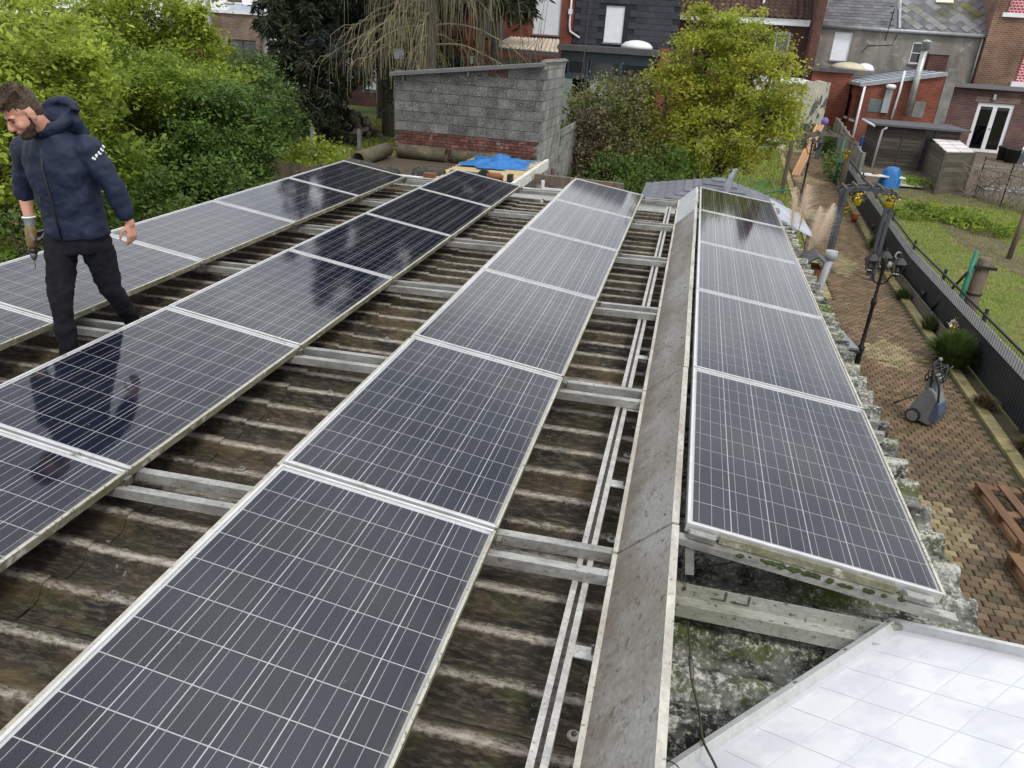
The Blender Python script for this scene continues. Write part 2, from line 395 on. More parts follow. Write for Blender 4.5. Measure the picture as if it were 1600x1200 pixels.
# long strut rail with hanger bolts beside the deflector
M_alu2 = mat('speckled_aluminium', (.44,.43,.40), (.30,.29,.265), scale=14, rough=.55, metal=.25, c3=(.10,.095,.08), c3scale=85, c3lo=.60, c3hi=.67, bump=.15)
zst = zrail(-.17)-.05-.037
t = thing('strut_rail', 'slotted aluminium strut running along the roof beside the grey deflector strip', 'rail', (-.17, 5, zr(-.17)))
for s in (-.021, .021):
    mb = MB()
    for (xa, xb, z0, z1) in ((s-.012, s+.012, .03, .036), (s-.012 if s < 0 else s+.007, s-.007 if s < 0 else s+.012, .0, .03)):
        mb.box(-.17+xa, -.17+xb, .2, 10.65, zst+z0, zst+z1)
    obj('flange', mb, M_alu2, t)
obj('web', MB().box(-.191, -.149, .2, 10.65, zst+.001, zst+.006), M_steel, t)
for k, y in enumerate((1.55, 2.05, 3.22, 4.10, 4.95, 6.3, 7.6, 9.0, 10.2)):
    bt = thing('hanger_bolt', 'hanger bolt with fixing plate beside the strut rail, %s from the near end' % ORD[k], 'bolt', (-.09, y, zr(-.09)-.04), 'hanger bolts along the strut rail')
    if k in (1, 2, 3, 4): obj('plate', MB().box(-.148, -.035, y-.03, y+.03, zst+.028, zst+.0335), M_alu2, bt)
    obj('stud', MB().tube([(-.07, y, zr(-.07)-.05), (-.07, y, zst+.075)], .006, 6), M_steel, bt)
    obj('washer', MB().lathe([(.022,0),(.024,.004),(.012,.010),(.010,.02)], (-.07, y, zr(-.07)-.002), 10), M_steel, bt)
for k, y in enumerate((1.80, 2.93, 3.75)):
    s = thing('roof_screw', 'roof sheet screw with pale round washer left of the deflector, %s from the near end' % ORD[k], 'screw', (-.085, y, zr(-.09)-.01), 'roof screws with pale washers')
    obj('washer', MB().lathe([(.024,0),(.022,.005),(.011,.007)], (-.085, y, zr(-.09)-.004), 12), M_alu2, s)
    obj('screw_head', MB().lathe([(.010,0),(.009,.01),(.004,.013)], (-.085, y, zr(-.09)+.003), 6), M_steel, s)
# ------------------------------------------------------------------ deflector sheets behind each row
M_defl = mat('deflector_sheet', (.215,.21,.195), (.145,.13,.105), scale=2.6, stretch=(1,.6,1), lo=.42, hi=.66, rough=.8, c3=(.075,.06,.04), c3scale=26, c3lo=.56, c3hi=.70, c3stretch=(1.6,.7,.35), bump=.3, bscale=70)
_t = M_defl.node_tree; _b = _t.nodes['Principled BSDF']; _src = _b.inputs['Base Color'].links[0].from_socket     # rain-washed dirt gathered along the low edge
_g = N(_t, 'ShaderNodeNewGeometry'); _s = N(_t, 'ShaderNodeSeparateXYZ'); _n = N(_t, 'ShaderNodeTexNoise'); _n.inputs['Scale'].default_value = 9; _n.inputs['Detail'].default_value = 8; _n.inputs['Roughness'].default_value = .7
_a = N(_t, 'ShaderNodeMath', operation='MULTIPLY_ADD'); _a.inputs[1].default_value = .24; _r = N(_t, 'ShaderNodeMapRange'); _r.inputs[1].default_value = .165; _r.inputs[2].default_value = .085; _r.inputs[3].default_value = 0; _r.inputs[4].default_value = .62
_m = N(_t, 'ShaderNodeMix', data_type='RGBA'); _m.inputs[7].default_value = (.085, .060, .038, 1)
_t.links.new(_g.outputs['Position'], _s.inputs[0]); _t.links.new(_g.outputs['Position'], _n.inputs['Vector']); _t.links.new(_n.outputs['Fac'], _a.inputs[0]); _t.links.new(_s.outputs[0], _a.inputs[2])
_t.links.new(_a.outputs[0], _r.inputs[0]); _t.links.new(_r.outputs[0], _m.inputs[0]); _t.links.new(_src, _m.inputs[6]); _t.links.new(_m.outputs[2], _b.inputs['Base Color'])
M_deflclean = mat('deflector_sheet_clean', (.40,.41,.42), (.33,.34,.34), scale=5, rough=.7)
M_lip = mat('deflector_lip', (.44,.42,.37), (.27,.245,.20), scale=8, stretch=(1,.4,1), rough=.6, c3=(.15,.12,.08), c3scale=50, c3lo=.6, c3hi=.66)
for r in (2, 3, 4):
    y0, xR, zR, xL, zL = ROWS[r]
    nseg = 7 if r == 4 else NPAN[r]
    for k in range(nseg):
        ya, yb = y0 - PL*(k+1) + .012, y0 - PL*k - .004
        if r == 4: tx, tz, bx_, bz = .155, 2.79, -.04, zrail(-.04)+.012
        else: tx, tz, bx_, bz = xL-.030, zL-.030, xL-.09, zrail(xL)+.012
        nm = {2: 'second', 3: 'third', 4: 'right-hand'}[r]
        t = thing('wind_deflector', 'sloping grey deflector sheet behind the %s panel row, %s from the far end' % (nm, ORD[k]), 'deflector', ((tx+bx_)/2, (ya+yb)/2, bz), 'deflector sheets behind the panel rows')
        a, b_ = Vector((bx_, 0, bz)), Vector((tx, 0, tz)); d = (b_-a).normalized(); n = Vector((-d.z, 0, d.x))*.004
        w = random.uniform(-.004, .004); lw = .026 if r == 4 else .017
        mb = MB().hexa([a-n+Vector((0,ya,0)), a+n+Vector((0,ya,0)), a+n+Vector((0,yb,0)), a-n+Vector((0,yb,0))],
                       [b_-n+Vector((w,ya,0)), b_+n+Vector((w,ya,0)), b_+n+Vector((0,yb,0)), b_-n+Vector((0,yb,0))])
        obj('sheet', mb, M_deflclean if (r == 4 and k == 0) else M_defl, t)
        obj('top_lip', MB().hexa([(tx+w,ya,tz-.004),(tx+lw+w,ya,tz-.006),(tx+lw,yb,tz-.006),(tx,yb,tz-.004)], [(tx-.003+w,ya,tz+.005),(tx+lw+w,ya,tz+.003),(tx+lw,yb,tz+.003),(tx-.003,yb,tz+.005)]), M_lip, t)
        obj('bottom_lip', MB().box(bx_-.022, bx_+.006, ya, yb, bz-.012, bz+.004), M_lip, t)
        for (px_, pz) in ((.86, .05), (.86, .95)):
            p = a + (b_-a)*px_; q = p + Vector((0, ya+(yb-ya)*pz, 0)) - n.normalized()*-.005
            obj('rivet', MB().ball(q, .006, 6, 4), M_steel, t)
# ------------------------------------------------------------------ solar panels
M_frame = mat('panel_frame', (.62,.63,.63), (.50,.50,.48), scale=6, rough=.38, metal=.45, c3=(.22,.20,.13), c3scale=9, c3lo=.62, c3hi=.74, fine=.08)
M_frameside = mat('panel_frame_mossy', (.22,.21,.15), (.10,.105,.05), scale=7, stretch=(1,.5,1), rough=.8, c3=(.42,.40,.34), c3scale=14, c3lo=.56, c3hi=.68, bump=.4)
M_back = mat('panel_backsheet', (.64,.66,.67), rough=.6, fine=.03)
M_cell = mat('silicon_cell', (.0048,.0085,.0260), (.0075,.0115,.0310), scale=3, rough=.4, rnd='obj', rndamt=.22, fine=0, spec=.2)
M_bus = mat('busbar', (.44,.45,.46), rough=.4, metal=.2, fine=.05)
def panel_glass():
    m = glassmat('panel_glass', ior=1.58)
    t = m.node_tree; L = t.links.new
    gl = [n for n in t.nodes if n.type == 'BSDF_GLOSSY'][0]; gl.inputs['Roughness'].default_value = .065
    geo = N(t, 'ShaderNodeNewGeometry')
    # thin dried dust film, strongest in runs and specks
    nz_ = N(t, 'ShaderNodeTexNoise'); nz_.inputs['Scale'].default_value = 2.2; nz_.inputs['Detail'].default_value = 7; L(geo.outputs['Position'], nz_.inputs['Vector'])
    mr = N(t, 'ShaderNodeMapRange'); mr.inputs[1].default_value = .35; mr.inputs[2].default_value = .75; mr.inputs[3].default_value = .0; mr.inputs[4].default_value = .022; L(nz_.outputs['Fac'], mr.inputs[0])
    vo = N(t, 'ShaderNodeTexVoronoi'); vo.inputs['Scale'].default_value = 9; L(geo.outputs['Position'], vo.inputs['Vector'])
    ms = N(t, 'ShaderNodeMapRange'); ms.inputs[1].default_value = .045; ms.inputs[2].default_value = .03; ms.inputs[3].default_value = 0; ms.inputs[4].default_value = .35; L(vo.outputs['Distance'], ms.inputs[0])
    ad = N(t, 'ShaderNodeMath', operation='ADD'); L(mr.outputs[0], ad.inputs[0]); L(ms.outputs[0], ad.inputs[1])
    tcn = N(t, 'ShaderNodeTexCoord'); sx = N(t, 'ShaderNodeSeparateXYZ'); L(tcn.outputs['Object'], sx.inputs[0])
    nb = N(t, 'ShaderNodeTexNoise'); nb.inputs['Scale'].default_value = 26; nb.inputs['Detail'].default_value = 5; L(geo.outputs['Position'], nb.inputs['Vector'])
    a1 = N(t, 'ShaderNodeMath', operation='MULTIPLY_ADD'); a1.inputs[1].default_value = .05; L(nb.outputs['Fac'], a1.inputs[0]); L(sx.outputs[0], a1.inputs[2])
    eg = N(t, 'ShaderNodeMapRange'); eg.inputs[1].default_value = .475; eg.inputs[2].default_value = .515; eg.inputs[3].default_value = 0; eg.inputs[4].default_value = .30; L(a1.outputs[0], eg.inputs[0])
    ad2 = N(t, 'ShaderNodeMath', operation='ADD'); L(ad.outputs[0], ad2.inputs[0]); L(eg.outputs[0], ad2.inputs[1]); ad = ad2
    df = N(t, 'ShaderNodeBsdfDiffuse'); df.inputs[0].default_value = (.26, .25, .21, 1)
    mx_ = N(t, 'ShaderNodeMixShader'); L(ad.outputs[0], mx_.inputs[0])
    old = [n for n in t.nodes if n.type == 'MIX_SHADER' and n != mx_][0]; out = [n for n in t.nodes if n.type == 'OUTPUT_MATERIAL'][0]
    L(old.outputs[0], mx_.inputs[1]); L(df.outputs[0], mx_.inputs[2]); L(mx_.outputs[0], out.inputs[0])
    return m
M_pglass = panel_glass()
PW, PH = .990, 1.642                      # width (x) and length (y)
CP = .1582
def frame_mb():
    mb = MB(); w = .011; hx, hy = PW/2, PH/2
    mb.box(-hx, -hx+w, -hy, hy, -FT, 0); mb.box(-hx+w, hx-w, hy-w, hy, -FT, 0); mb.box(-hx+w, hx-w, -hy, -hy+w, -FT, 0)
    return mb
fr_me = mesh_of(frame_mb(), 'frame', M_frame)
lowside = mesh_of(MB().box(PW/2-.011, PW/2, -PH/2, PH/2, -FT, -.004), 'frame_low_side', M_frameside)
M_framelip = mat('panel_lip_grimy', (.47,.45,.39), (.30,.27,.19), scale=5, stretch=(1,.5,1), rough=.6, c3=(.10,.09,.05), c3scale=60, c3lo=.56, c3hi=.64, fine=.12)
lowtop = mesh_of(MB().box(PW/2-.011, PW/2, -PH/2, PH/2, -.004, 0), 'frame_low_lip', M_framelip)
back_me = mesh_of(MB().box(-PW/2+.011, PW/2-.011, -PH/2+.011, PH/2-.011, -.011, -.008), 'backsheet', M_back)
cell_me = mesh_of(MB().box(-.0770, .0770, -.0770, .0770, -.0003, .0003), 'cell', M_cell)
bus_me = mesh_of(MB().box(-.0013, .0013, -CP*5+.003, CP*5-.003, -.0002, .0002), 'busbar', M_bus)
gl_me = bpy.data.meshes.new('glass'); gl_me.from_pydata([(-PW/2+.011,-PH/2+.011,-.004),(PW/2-.011,-PH/2+.011,-.004),(PW/2-.011,PH/2-.011,-.004),(-PW/2+.011,PH/2-.011,-.004)], [], [(0,1,2,3)]); gl_me.materials.append(M_pglass)
ROWN = {1: 'leftmost row', 2: 'second row from the left', 3: 'third row from the left', 4: 'right-hand row'}
for r in (1, 2, 3, 4):
    y0, xR, zR, xL, zL = ROWS[r]
    for k in range(NPAN[r]):
        extra = ''
        t = thing('solar_panel', 'dark solar panel in the %s, %s from the far end%s' % (ROWN[r], ORD[k], extra), 'solar panel', ((xR+xL)/2, y0-PL*(k+.5), (zR+zL)/2), 'solar panels in four tilted rows on the roof')
        inst('frame', fr_me, t); inst('frame_side', lowside, t); inst('frame_lip', lowtop, t); inst('backsheet', back_me, t)
        for i in range(6):
            for j in range(10): inst('cell', cell_me, t, ((i-2.5)*CP, (j-4.5)*CP, -.0074))
            for q in (-1, 0, 1): inst('busbar', bus_me, t, ((i-2.5)*CP+q*.052, 0, -.0068))
        inst('glass', gl_me, t)
        t.rotation_euler = (random.uniform(-.002, .002), math.atan2(zL-zR, xR-xL)+random.uniform(-.003, .003), 0)
# moss and grime on the near end of the right-hand row, clamps
y0, xR, zR, xL, zL = ROWS[4]; yn = y0-PL*5
def onrow4(u, dz): return Vector((xL+(xR-xL)*u, yn, zL+(zR-zL)*u+dz))
t = thing('panel_end_bracket', 'algae-stained tilted beam with two clamps under the near end of the right-hand panel row', 'bracket', (.7, yn-.03, 2.6))
obj('tilted_beam', MB().beam(onrow4(-.04,-.062)+Vector((0,-.022,0)), onrow4(1.05,-.075)+Vector((0,-.022,0)), .045, .028), M_alu, t)
for u in (.06, .90):
    c = MB().beam(onrow4(u-.055,-.028)+Vector((0,-.018,0)), onrow4(u+.055,-.028)+Vector((0,-.018,0)), .03, .026); c.beam(onrow4(u-.05,-.012)+Vector((0,-.03,0)), onrow4(u+.05,-.012)+Vector((0,-.03,0)), .035, .006)
    obj('clamp', c, M_alu, t)
obj('grime_strip', MB().beam(onrow4(.13,-.026)+Vector((0,-.0065,0)), onrow4(.82,-.026)+Vector((0,-.0065,0)), .011, .034), M_frameside, t)
mp_ = MB()
for _ in range(46):
    u = random.choice((random.gauss(.44, .07), random.gauss(.62, .08), random.uniform(.2, .85))); s = random.uniform(.004, .012)
    mp_.ball(onrow4(u,-.047)+Vector((0,-.03-random.random()*.02,0)), (s*1.5, s, s*.7), 6, 4)
obj('moss', mp_, M_moss, t, True, kind='stuff')
t = thing('base_rail', 'algae-green aluminium rail with square notches below the near end of the right-hand row', 'rail', (.6, 2.44, 2.42))
mb = MB(); za = 2.525
mb.box(.04, 1.28, 2.50, 2.505, za-.03, za+.035); mb.box(.04, 1.28, 2.40, 2.405, za-.05, za+.012); mb.box(.04, 1.28, 2.405, 2.50, za-.034, za-.03)
obj('channel', mb, M_alumix, t)
for x in (.40, .49): obj('notch', MB().box(x, x+.008, 2.4965, 2.4995, za-.012, za+.0345).box(x-.05, x, 2.4965, 2.4995, za-.012, za-.006), M_steel, t)
obj('hole', MB().tube([(.24, 2.4996, za+.012), (.24, 2.4972, za+.012)], .009, 10), M_steel, t)
t = thing('support_leg', 'pair of short green-stained struts under the white panel corner', 'strut', (.93, 2.3, 2.4))
for dx in (0, .04): obj('strut', MB().beam((.93+dx, 2.40, 2.43), (.95+dx, 2.18, 2.40), .022, .05), M_alugreen, t)
# ------------------------------------------------------------------ overturned panel in the foreground
A_ = Vector((-.69,-.73,-.04)).normalized(); B_ = Vector((.63,-.63,.46)); B_ = (B_-A_*B_.dot(A_)).normalized(); Nn = A_.cross(B_).normalized()
if Nn.z < 0: Nn = -Nn
O_ = Vector((1.03, 2.26, 2.61))
M_white = mat('white_backsheet', (.55,.56,.58), (.52,.53,.56), scale=3, lo=.4, hi=.6, rough=.45, fine=.02)
M_cellback = mat('backsheet_over_cell', (.56,.565,.59), (.63,.64,.65), scale=5, lo=.44, hi=.54, rough=.42, fine=.02, rnd='obj', rndamt=.02)
t = thing('overturned_panel', 'solar panel lying face down, white back and raised aluminium rim, bottom right corner', 'solar panel', O_)
def pl(u, v, w=0): return O_ + A_*u + B_*v + Nn*w
u0, u1, v0, v1 = -1.22*CP, 9.2*CP, -1.15*CP, 5.15*CP
mb = MB(); wq = .012; hh = .036
def bar(u_, U_, v_, V_, z0, z1): mb.hexa([pl(u_,v_,z0), pl(u_,V_,z0), pl(U_,V_,z0), pl(U_,v_,z0)], [pl(u_,v_,z1), pl(u_,V_,z1), pl(U_,V_,z1), pl(U_,v_,z1)])
bar(u0-wq, u0, v0-wq, v1+wq, -.006, hh); bar(u1, u1+wq, v0-wq, v1+wq, -.006, hh); bar(u0, u1, v0-wq, v0, -.006, hh); bar(u0, u1, v1, v1+wq, -.006, hh)
bar(u0-wq, u0+.008, v0-wq-.012, v1+wq, hh, hh+.002); bar(u0+.008, u1, v0-wq-.012, v0+.004, hh, hh+.002)
obj('rim', mb, M_frame, t, bevel=.0015)
mb = MB(); bar(u0, u1, v0, v1, -.006, 0); obj('backsheet', mb, M_white, t)
cm = None
for i in range(-1, 9):
    for j in range(-1, 5):
        mb = MB(); g_ = .0022; bar(i*CP+g_, (i+1)*CP-g_, j*CP+g_, (j+1)*CP-g_, .0002, .0012)
        obj('cell_bulge', mb, M_cellback, t)
for (u, v) in ((-1.1, -.0), (.6, 0), (2.4, 0)):
    mb = MB(); uu = u*CP; bar(uu, uu+.014, v0-wq-.004, v0-wq+.006, hh+.002, hh+.003); obj('rim_hole', mb, M_steel, t)
t = thing('trestle', 'timber trestle propping up the overturned white panel', 'support', (1.3, 1.55, 0))
M_timber = mat('sawn_timber', (.30,.21,.12), (.20,.14,.08), scale=4, stretch=(1,1,6), rough=.85)
for (u, v) in ((2, 4.6), (7, 4.6)):
    p = pl(u*CP, v*CP, -.008); obj('post', MB().box(p.x-.035, p.x+.035, p.y-.035, p.y+.035, zr(1.2)-.02 if p.x < 1.48 else 0, p.z-.02), M_timber, t)
p, q = pl(.5*CP, 4.6*CP, -.03), pl(8.5*CP, 4.6*CP, -.03); obj('crossbar', MB().beam(p, q, .05, .04), M_timber, t)
# cable
M_cable = mat('cable_sheath', (.035,.04,.018), (.05,.055,.02), scale=5, rough=.55)
def spline(pts, n=8):
    P = [Vector(p) for p in pts]; P = [P[0]*2-P[1]]+P+[P[-1]*2-P[-2]]; out = []
    for i in range(1, len(P)-2):
        for k in range(n):
            s = k/n; a, b, c, d = P[i-1], P[i], P[i+1], P[i+2]
            out.append(.5*((2*b)+(c-a)*s+(2*a-5*b+4*c-d)*s*s+(3*b-a-3*c+d)*s**3))
    out.append(P[-2]); return out
zc = zr(.3)
t = thing('cable', 'thin green-black cable hanging from under the right-hand row onto the white panel', 'cable', atz(1078, 1010, zc))
pts = [atz(1150,878,2.62), atz(1110,885,2.56), atz(1066,895,2.52), atz(1072,940,2.46), atz(1078,1010,2.44), atz(1081,1062,2.43), atz(1092,1110,2.46)]
pts += [pl((5.3)*CP, v0-.006, hh+.012), pl(5.75*CP, v0+.12, .02), pl(6.5*CP, v0+.24, .008), pl(7.6*CP, v0+.30, .008)]
obj('lead', MB().tube(spline(pts, 7), .0045, 6), M_cable, t, True)
obj('connector', MB().tube([atz(1078.5,1025,2.445), atz(1080,1040,2.44), atz(1081.5,1062,2.435)], [.007,.010,.007], 8), M_steel, t, True)
p = pl(6.2*CP, v0-.012, hh+.004)
t = tag(obj('wire_tie', MB().tube(spline([p-B_*.03, p+Nn*.008, p+B_*.04+Nn*.004, p+B_*.055-Nn*.03, p+B_*.052-Nn*.045]), .0022, 6), M_cable, None, True, loc=p), 'short black wire hooked over the rim of the white panel', 'wire')
# ------------------------------------------------------------------ paved garden path
M_pave = [mat('paver_brown', (.122,.084,.049), (.080,.058,.034), scale=5, rough=.85, rnd='obj', rndamt=.35, bump=.4, c3=(.085,.075,.032), c3scale=3, c3lo=.52, c3hi=.66),
          mat('paver_red', (.142,.096,.056), (.095,.066,.040), scale=5, rough=.85, rnd='obj', rndamt=.35, bump=.4, c3=(.085,.075,.032), c3scale=3, c3lo=.58, c3hi=.7),
          mat('paver_yellow', (.22,.180,.098), (.15,.12,.062), scale=6, rough=.85, rnd='obj', rndamt=.25, bump=.4)]
M_pave_s = [mat('paver_brown_far', (.135,.082,.050), (.085,.058,.036), scale=5, rough=.85, rnd='attr', rndamt=.35, c3=(.06,.07,.025), c3scale=3, c3lo=.52, c3hi=.66)]
M_joint = mat('path_bed', (.045,.038,.022), (.035,.045,.015), scale=6, rough=1)
def pathL(y): return 1.37 if y < 15.2 else (1.37+(y-15.2)*3.2 if y < 15.8 else 3.3+.025*(y-16))
def pathR(y): return 4.50+.033*(y-9)
pv = MB()
yy = [0, 4, 8, 12, 15.2, 15.8, 18, 22, 26, 30, 34.4]
for y in yy: pv.v += [(pathL(y), y, gz(y)+.004), (pathR(y)+.22, y, gz(y)+.004)]
for i in range(len(yy)-1): pv.f.append((2*i, 2*i+1, 2*i+3, 2*i+2))
path = tag(obj('garden_path', pv, M_joint), kind='structure')
def paver_mesh(w, d, m, name):
    mb = MB(); b = .008; h = .032
    mb.hexa([(-w/2,-d/2,0),(w/2,-d/2,0),(w/2,d/2,0),(-w/2,d/2,0)], [(-w/2,-d/2,h-b),(w/2,-d/2,h-b),(w/2,d/2,h-b),(-w/2,d/2,h-b)])
    mb.v += [(-w/2+b,-d/2+b,h),(w/2-b,-d/2+b,h),(w/2-b,d/2-b,h),(-w/2+b,d/2-b,h)]; mb.f.pop(1)
    for k in range(4): mb.f.append((4+k, 4+(k+1) % 4, 8+(k+1) % 4, 8+k))
    mb.f.append((8, 9, 10, 11)); return mesh_of(mb, name, m)
PX, PY = .130, .096
pmesh = [paver_mesh(PX-.009, PY-.009, m, 'paver') for m in M_pave]
patches = [(3.82,12.98,.55,.75),(3.9,18.9,.5,.9),(3.7,23.8,.7,.9),(3.0,7.6,.6,.9),(4.2,28.5,.5,1.2),(2.3,9.6,.4,.6)]
pcs = []
j = 0; y = 4.6
while y < 34.2:
    x = 1.5 + (PX/2 if j % 2 else 0)
    while x < pathR(y)-.08:
        if x-PX/2 > pathL(y)+.0 and x < pathR(y)-PX*.4: pcs.append((x, y))
        x += PX
    y += PY; j += 1
def near_score(p):
    d = Vector((p[0], p[1], -4.5)); f = d.dot(FWD); px = 800+F_PX*d.dot(RGT)/f; py = 600-F_PX*d.dot(UPV)/f
    vis = -30 < px < 1620 and py < 1210 and px > 1205+.0*py
    # hidden under the eave of the outbuilding?
    e = 1.5/p[0]; hid = p[0] <= 1.5 or (p[1]*e < 11.2 and CAM_H-4.5*e < zr(1.5)+.0 and True and (CAM_H + (-4.5)*e) < 2.42)
    return (not vis or hid, p[1])
pcs.sort(key=near_score)
def kindof(x, y):
    for (cx, cy, a, b) in patches:
        if abs(x-cx)/a + abs(y-cy)/b < 1 + random.uniform(-.15, .25): return 2
    return 1 if random.random() < (.45 if 11 < y < 22 else .22) else 0
for (x, y) in pcs[:290]:
    inst('paver', pmesh[kindof(x, y)], path, (x+random.uniform(-.003,.003), y, gz(y)+random.uniform(-.002,.004)), (random.gauss(0,.012), random.gauss(0,.012), random.gauss(0,.012)))
# the remaining pavers: real pieces, too many to pick one by one
M_pave_attr = bpy.data.materials.new('paver_mixed'); M_pave_attr.use_nodes = True
_t = M_pave_attr.node_tree; _b = _t.nodes['Principled BSDF']; _b.inputs['Roughness'].default_value = .85; _b.inputs['Specular IOR Level'].default_value = .25
_a = N(_t, 'ShaderNodeAttribute'); _a.attribute_name = 'tone'; _n = N(_t, 'ShaderNodeTexNoise'); _n.inputs['Scale'].default_value = 3; _n.inputs['Detail'].default_value = 8
_g = N(_t, 'ShaderNodeNewGeometry'); _t.links.new(_g.outputs['Position'], _n.inputs['Vector'])
_m = N(_t, 'ShaderNodeMix', data_type='RGBA'); _r = N(_t, 'ShaderNodeMapRange'); _r.inputs[1].default_value = .52; _r.inputs[2].default_value = .7; _r.inputs[4].default_value = .6
_t.links.new(_n.outputs['Fac'], _r.inputs[0]); _t.links.new(_r.outputs[0], _m.inputs[0]); _t.links.new(_a.outputs['Color'], _m.inputs[6]); _m.inputs[7].default_value = (.085,.075,.032,1)
_t.links.new(_m.outputs[2], _b.inputs['Base Color'])
V = []; tone = []
base = np.array(pmesh[0].vertices.values() and [v.co[:] for v in pmesh[0].vertices])
tops = [(4,5,9,8),(5,6,10,9),(6,7,11,10),(7,4,8,11),(8,9,10,11),(0,1,5,4),(1,2,6,5),(2,3,7,6),(3,0,4,7)]
cols = [(.122,.084,.049),(.142,.096,.056),(.21,.172,.094)]
for (x, y) in pcs[290:]:
    P = base + np.array([x+random.uniform(-.003,.003), y, gz(y)+random.uniform(-.003,.003)])
    c = cols[kindof(x, y)]; v = random.uniform(.7, 1.35)
    for f in tops:
        V.append(P[list(f)]); tone.append((c[0]*v, c[1]*v, c[2]*v, 1))
me = ngon_mesh('far_pavers', np.array(V), 4, M_pave_attr)
ca = me.attributes.new('tone', 'FLOAT_COLOR', 'FACE'); ca.data.foreach_set('color', np.array(tone, dtype=np.float32).ravel())
o = bpy.data.objects.new('far_pavers', me); COL.objects.link(o); o.parent = path; o['kind'] = 'stuff'
# yellowish kerb stones
M_kerb = mat('kerb_stone', (.34,.28,.13), (.22,.19,.09), scale=4, rough=.9, rnd='obj', rndamt=.22, bump=.4, c3=(.10,.11,.04), c3scale=5, c3lo=.55, c3hi=.68)
km = mesh_of(MB().box(-.085,.085,-.12,.12,0,.05), 'kerb_stone', M_kerb)
y = 6.0; k = 0
while y < 34:
    inst('kerb_stone', km, path, (pathR(y)+.10, y, gz(y)+.002), (0, 0, random.gauss(-.035, .01))); y += .25; k += 1
y = 16
while y < 34:
    inst('kerb_stone', km, path, (pathL(y)-.09, y, gz(y)+.002), (0, 0, random.gauss(0, .01))); y += .25
# ------------------------------------------------------------------ planting bed and lawns
M_bed = mat('bed_soil', (.055,.040,.025), (.075,.055,.032), scale=12, rough=1, bump=.8, bscale=50, c3=(.06,.075,.02), c3scale=4, c3lo=.5, c3hi=.62)
def fenceX(y): return 4.98+.018*(y-10)
mb = MB(); yl = [5, 10, 18, 26]
for y in yl: mb.v += [(pathR(y)+.19, y, gz(y)+.012), (fenceX(y)-.02, y, gz(y)+.02)]
for i in range(len(yl)-1): mb.f.append((2*i, 2*i+1, 2*i+3, 2*i+2))
tag(obj('planting_bed', mb, M_bed), kind='structure')
M_lawn = mat('lawn_turf', (.13,.165,.032), (.095,.13,.026), scale=1.6, rough=1, bump=.6, bscale=60, c3=(.16,.13,.055), c3scale=1.1, c3lo=.5, c3hi=.66)
def ground_patch(name, poly, m, dz):
    mb = MB(); mb.v = [(x, y, gz(y)+dz) for x, y in poly]; mb.f = [tuple(range(len(poly)))]
    # subdivide in strips so that it follows the slope
    return tag(obj(name, mb, m), kind='structure')
mb = MB(); yl = [7, 12, 18, 22, 26, 29]
for y in yl: mb.v += [(fenceX(y)+.06, y, gz(y)+.008), (15, y, gz(y)+.008)]
for i in range(len(yl)-1): mb.f.append((2*i, 2*i+1, 2*i+3, 2*i+2))
tag(obj('lawn', mb, M_lawn), kind='structure')
def strip(name, m, f0, f1, yl, dz, kind='structure'):
    mb = MB()
    for y in yl: mb.v += [(f0(y), y, gz(y)+dz), (f1(y), y, gz(y)+dz)]
    for i in range(len(yl)-1): mb.f.append((2*i, 2*i+1, 2*i+3, 2*i+2))
    return tag(obj(name, mb, m), kind=kind)
strip('back_lawn', M_lawn, lambda y: -2.0, lambda y: pathL(y)-.18, [16, 18, 22, 26, 30, 35], .006)
strip('orchard_lawn', M_lawn, lambda y: -24, lambda y: -5.0, [18, 22, 26, 30, 34], .006)
M_mud = mat('trodden_soil', (.13,.10,.075), (.09,.075,.05), scale=3, rough=1, bump=.6)
strip('dirt_track', M_mud, lambda y: 8.1+.5*math.sin(y*.5)-(y-21)*.14, lambda y: 8.65+.4*math.sin(y*.6)-(y-21)*.16, list(np.linspace(15, 28, 14)), .016)
M_grass = mat('grass_blades', (.20,.255,.036), (.27,.285,.060), scale=1.2, rough=.8, rnd='attr', rndamt=.45, fine=0, c3=(.24,.20,.09), c3scale=1.5, c3lo=.52, c3hi=.7, transl=.35)
def grass(name, xf, n, hmin, hmax, label, y0, y1, bias=1.0, wd=.006):
    u = RNG.random(n)**bias; y = y0+(y1-y0)*u; x = np.array([xf(a, b) for a, b in zip(y, RNG.random(n))])
    z = np.array([gz(a) for a in y])+.004
    ang = RNG.random(n)*6.283; h = hmin+(hmax-hmin)*RNG.random(n); lean = RNG.normal(0, .5, (n, 2))*h[:, None]
    w = wd*(1+y/14)
    P = np.stack([x, y, z], 1); d = np.stack([np.cos(ang)*w, np.sin(ang)*w, 0*w], 1)
    T = P + np.stack([lean[:, 0], lean[:, 1], h], 1)
    me = ngon_mesh(name, np.stack([P-d, P+d, T], 1), 3, M_grass, RNG.random(n))
    o = bpy.data.objects.new(name, me); COL.objects.link(o); return tag(o, label, 'grass', kind='stuff')
grass('grass', lambda y, r: fenceX(y)+.08+r*(5.2+(y-8)*.28), 75000, .03, .08, 'short patchy lawn grass beyond the dark fence', 8, 28.5, .8, .004)
grass('grass', lambda y, r: -2+r*(pathL(y)+1.8), 22000, .04, .10, 'green lawn grass around the yellow-leaved tree', 17.5, 34, 1, .007)
grass('grass', lambda y, r: -22+r*14, 26000, .06, .16, 'rough grass behind the shrubs by the rubble pile', 19, 33, 1, .009)
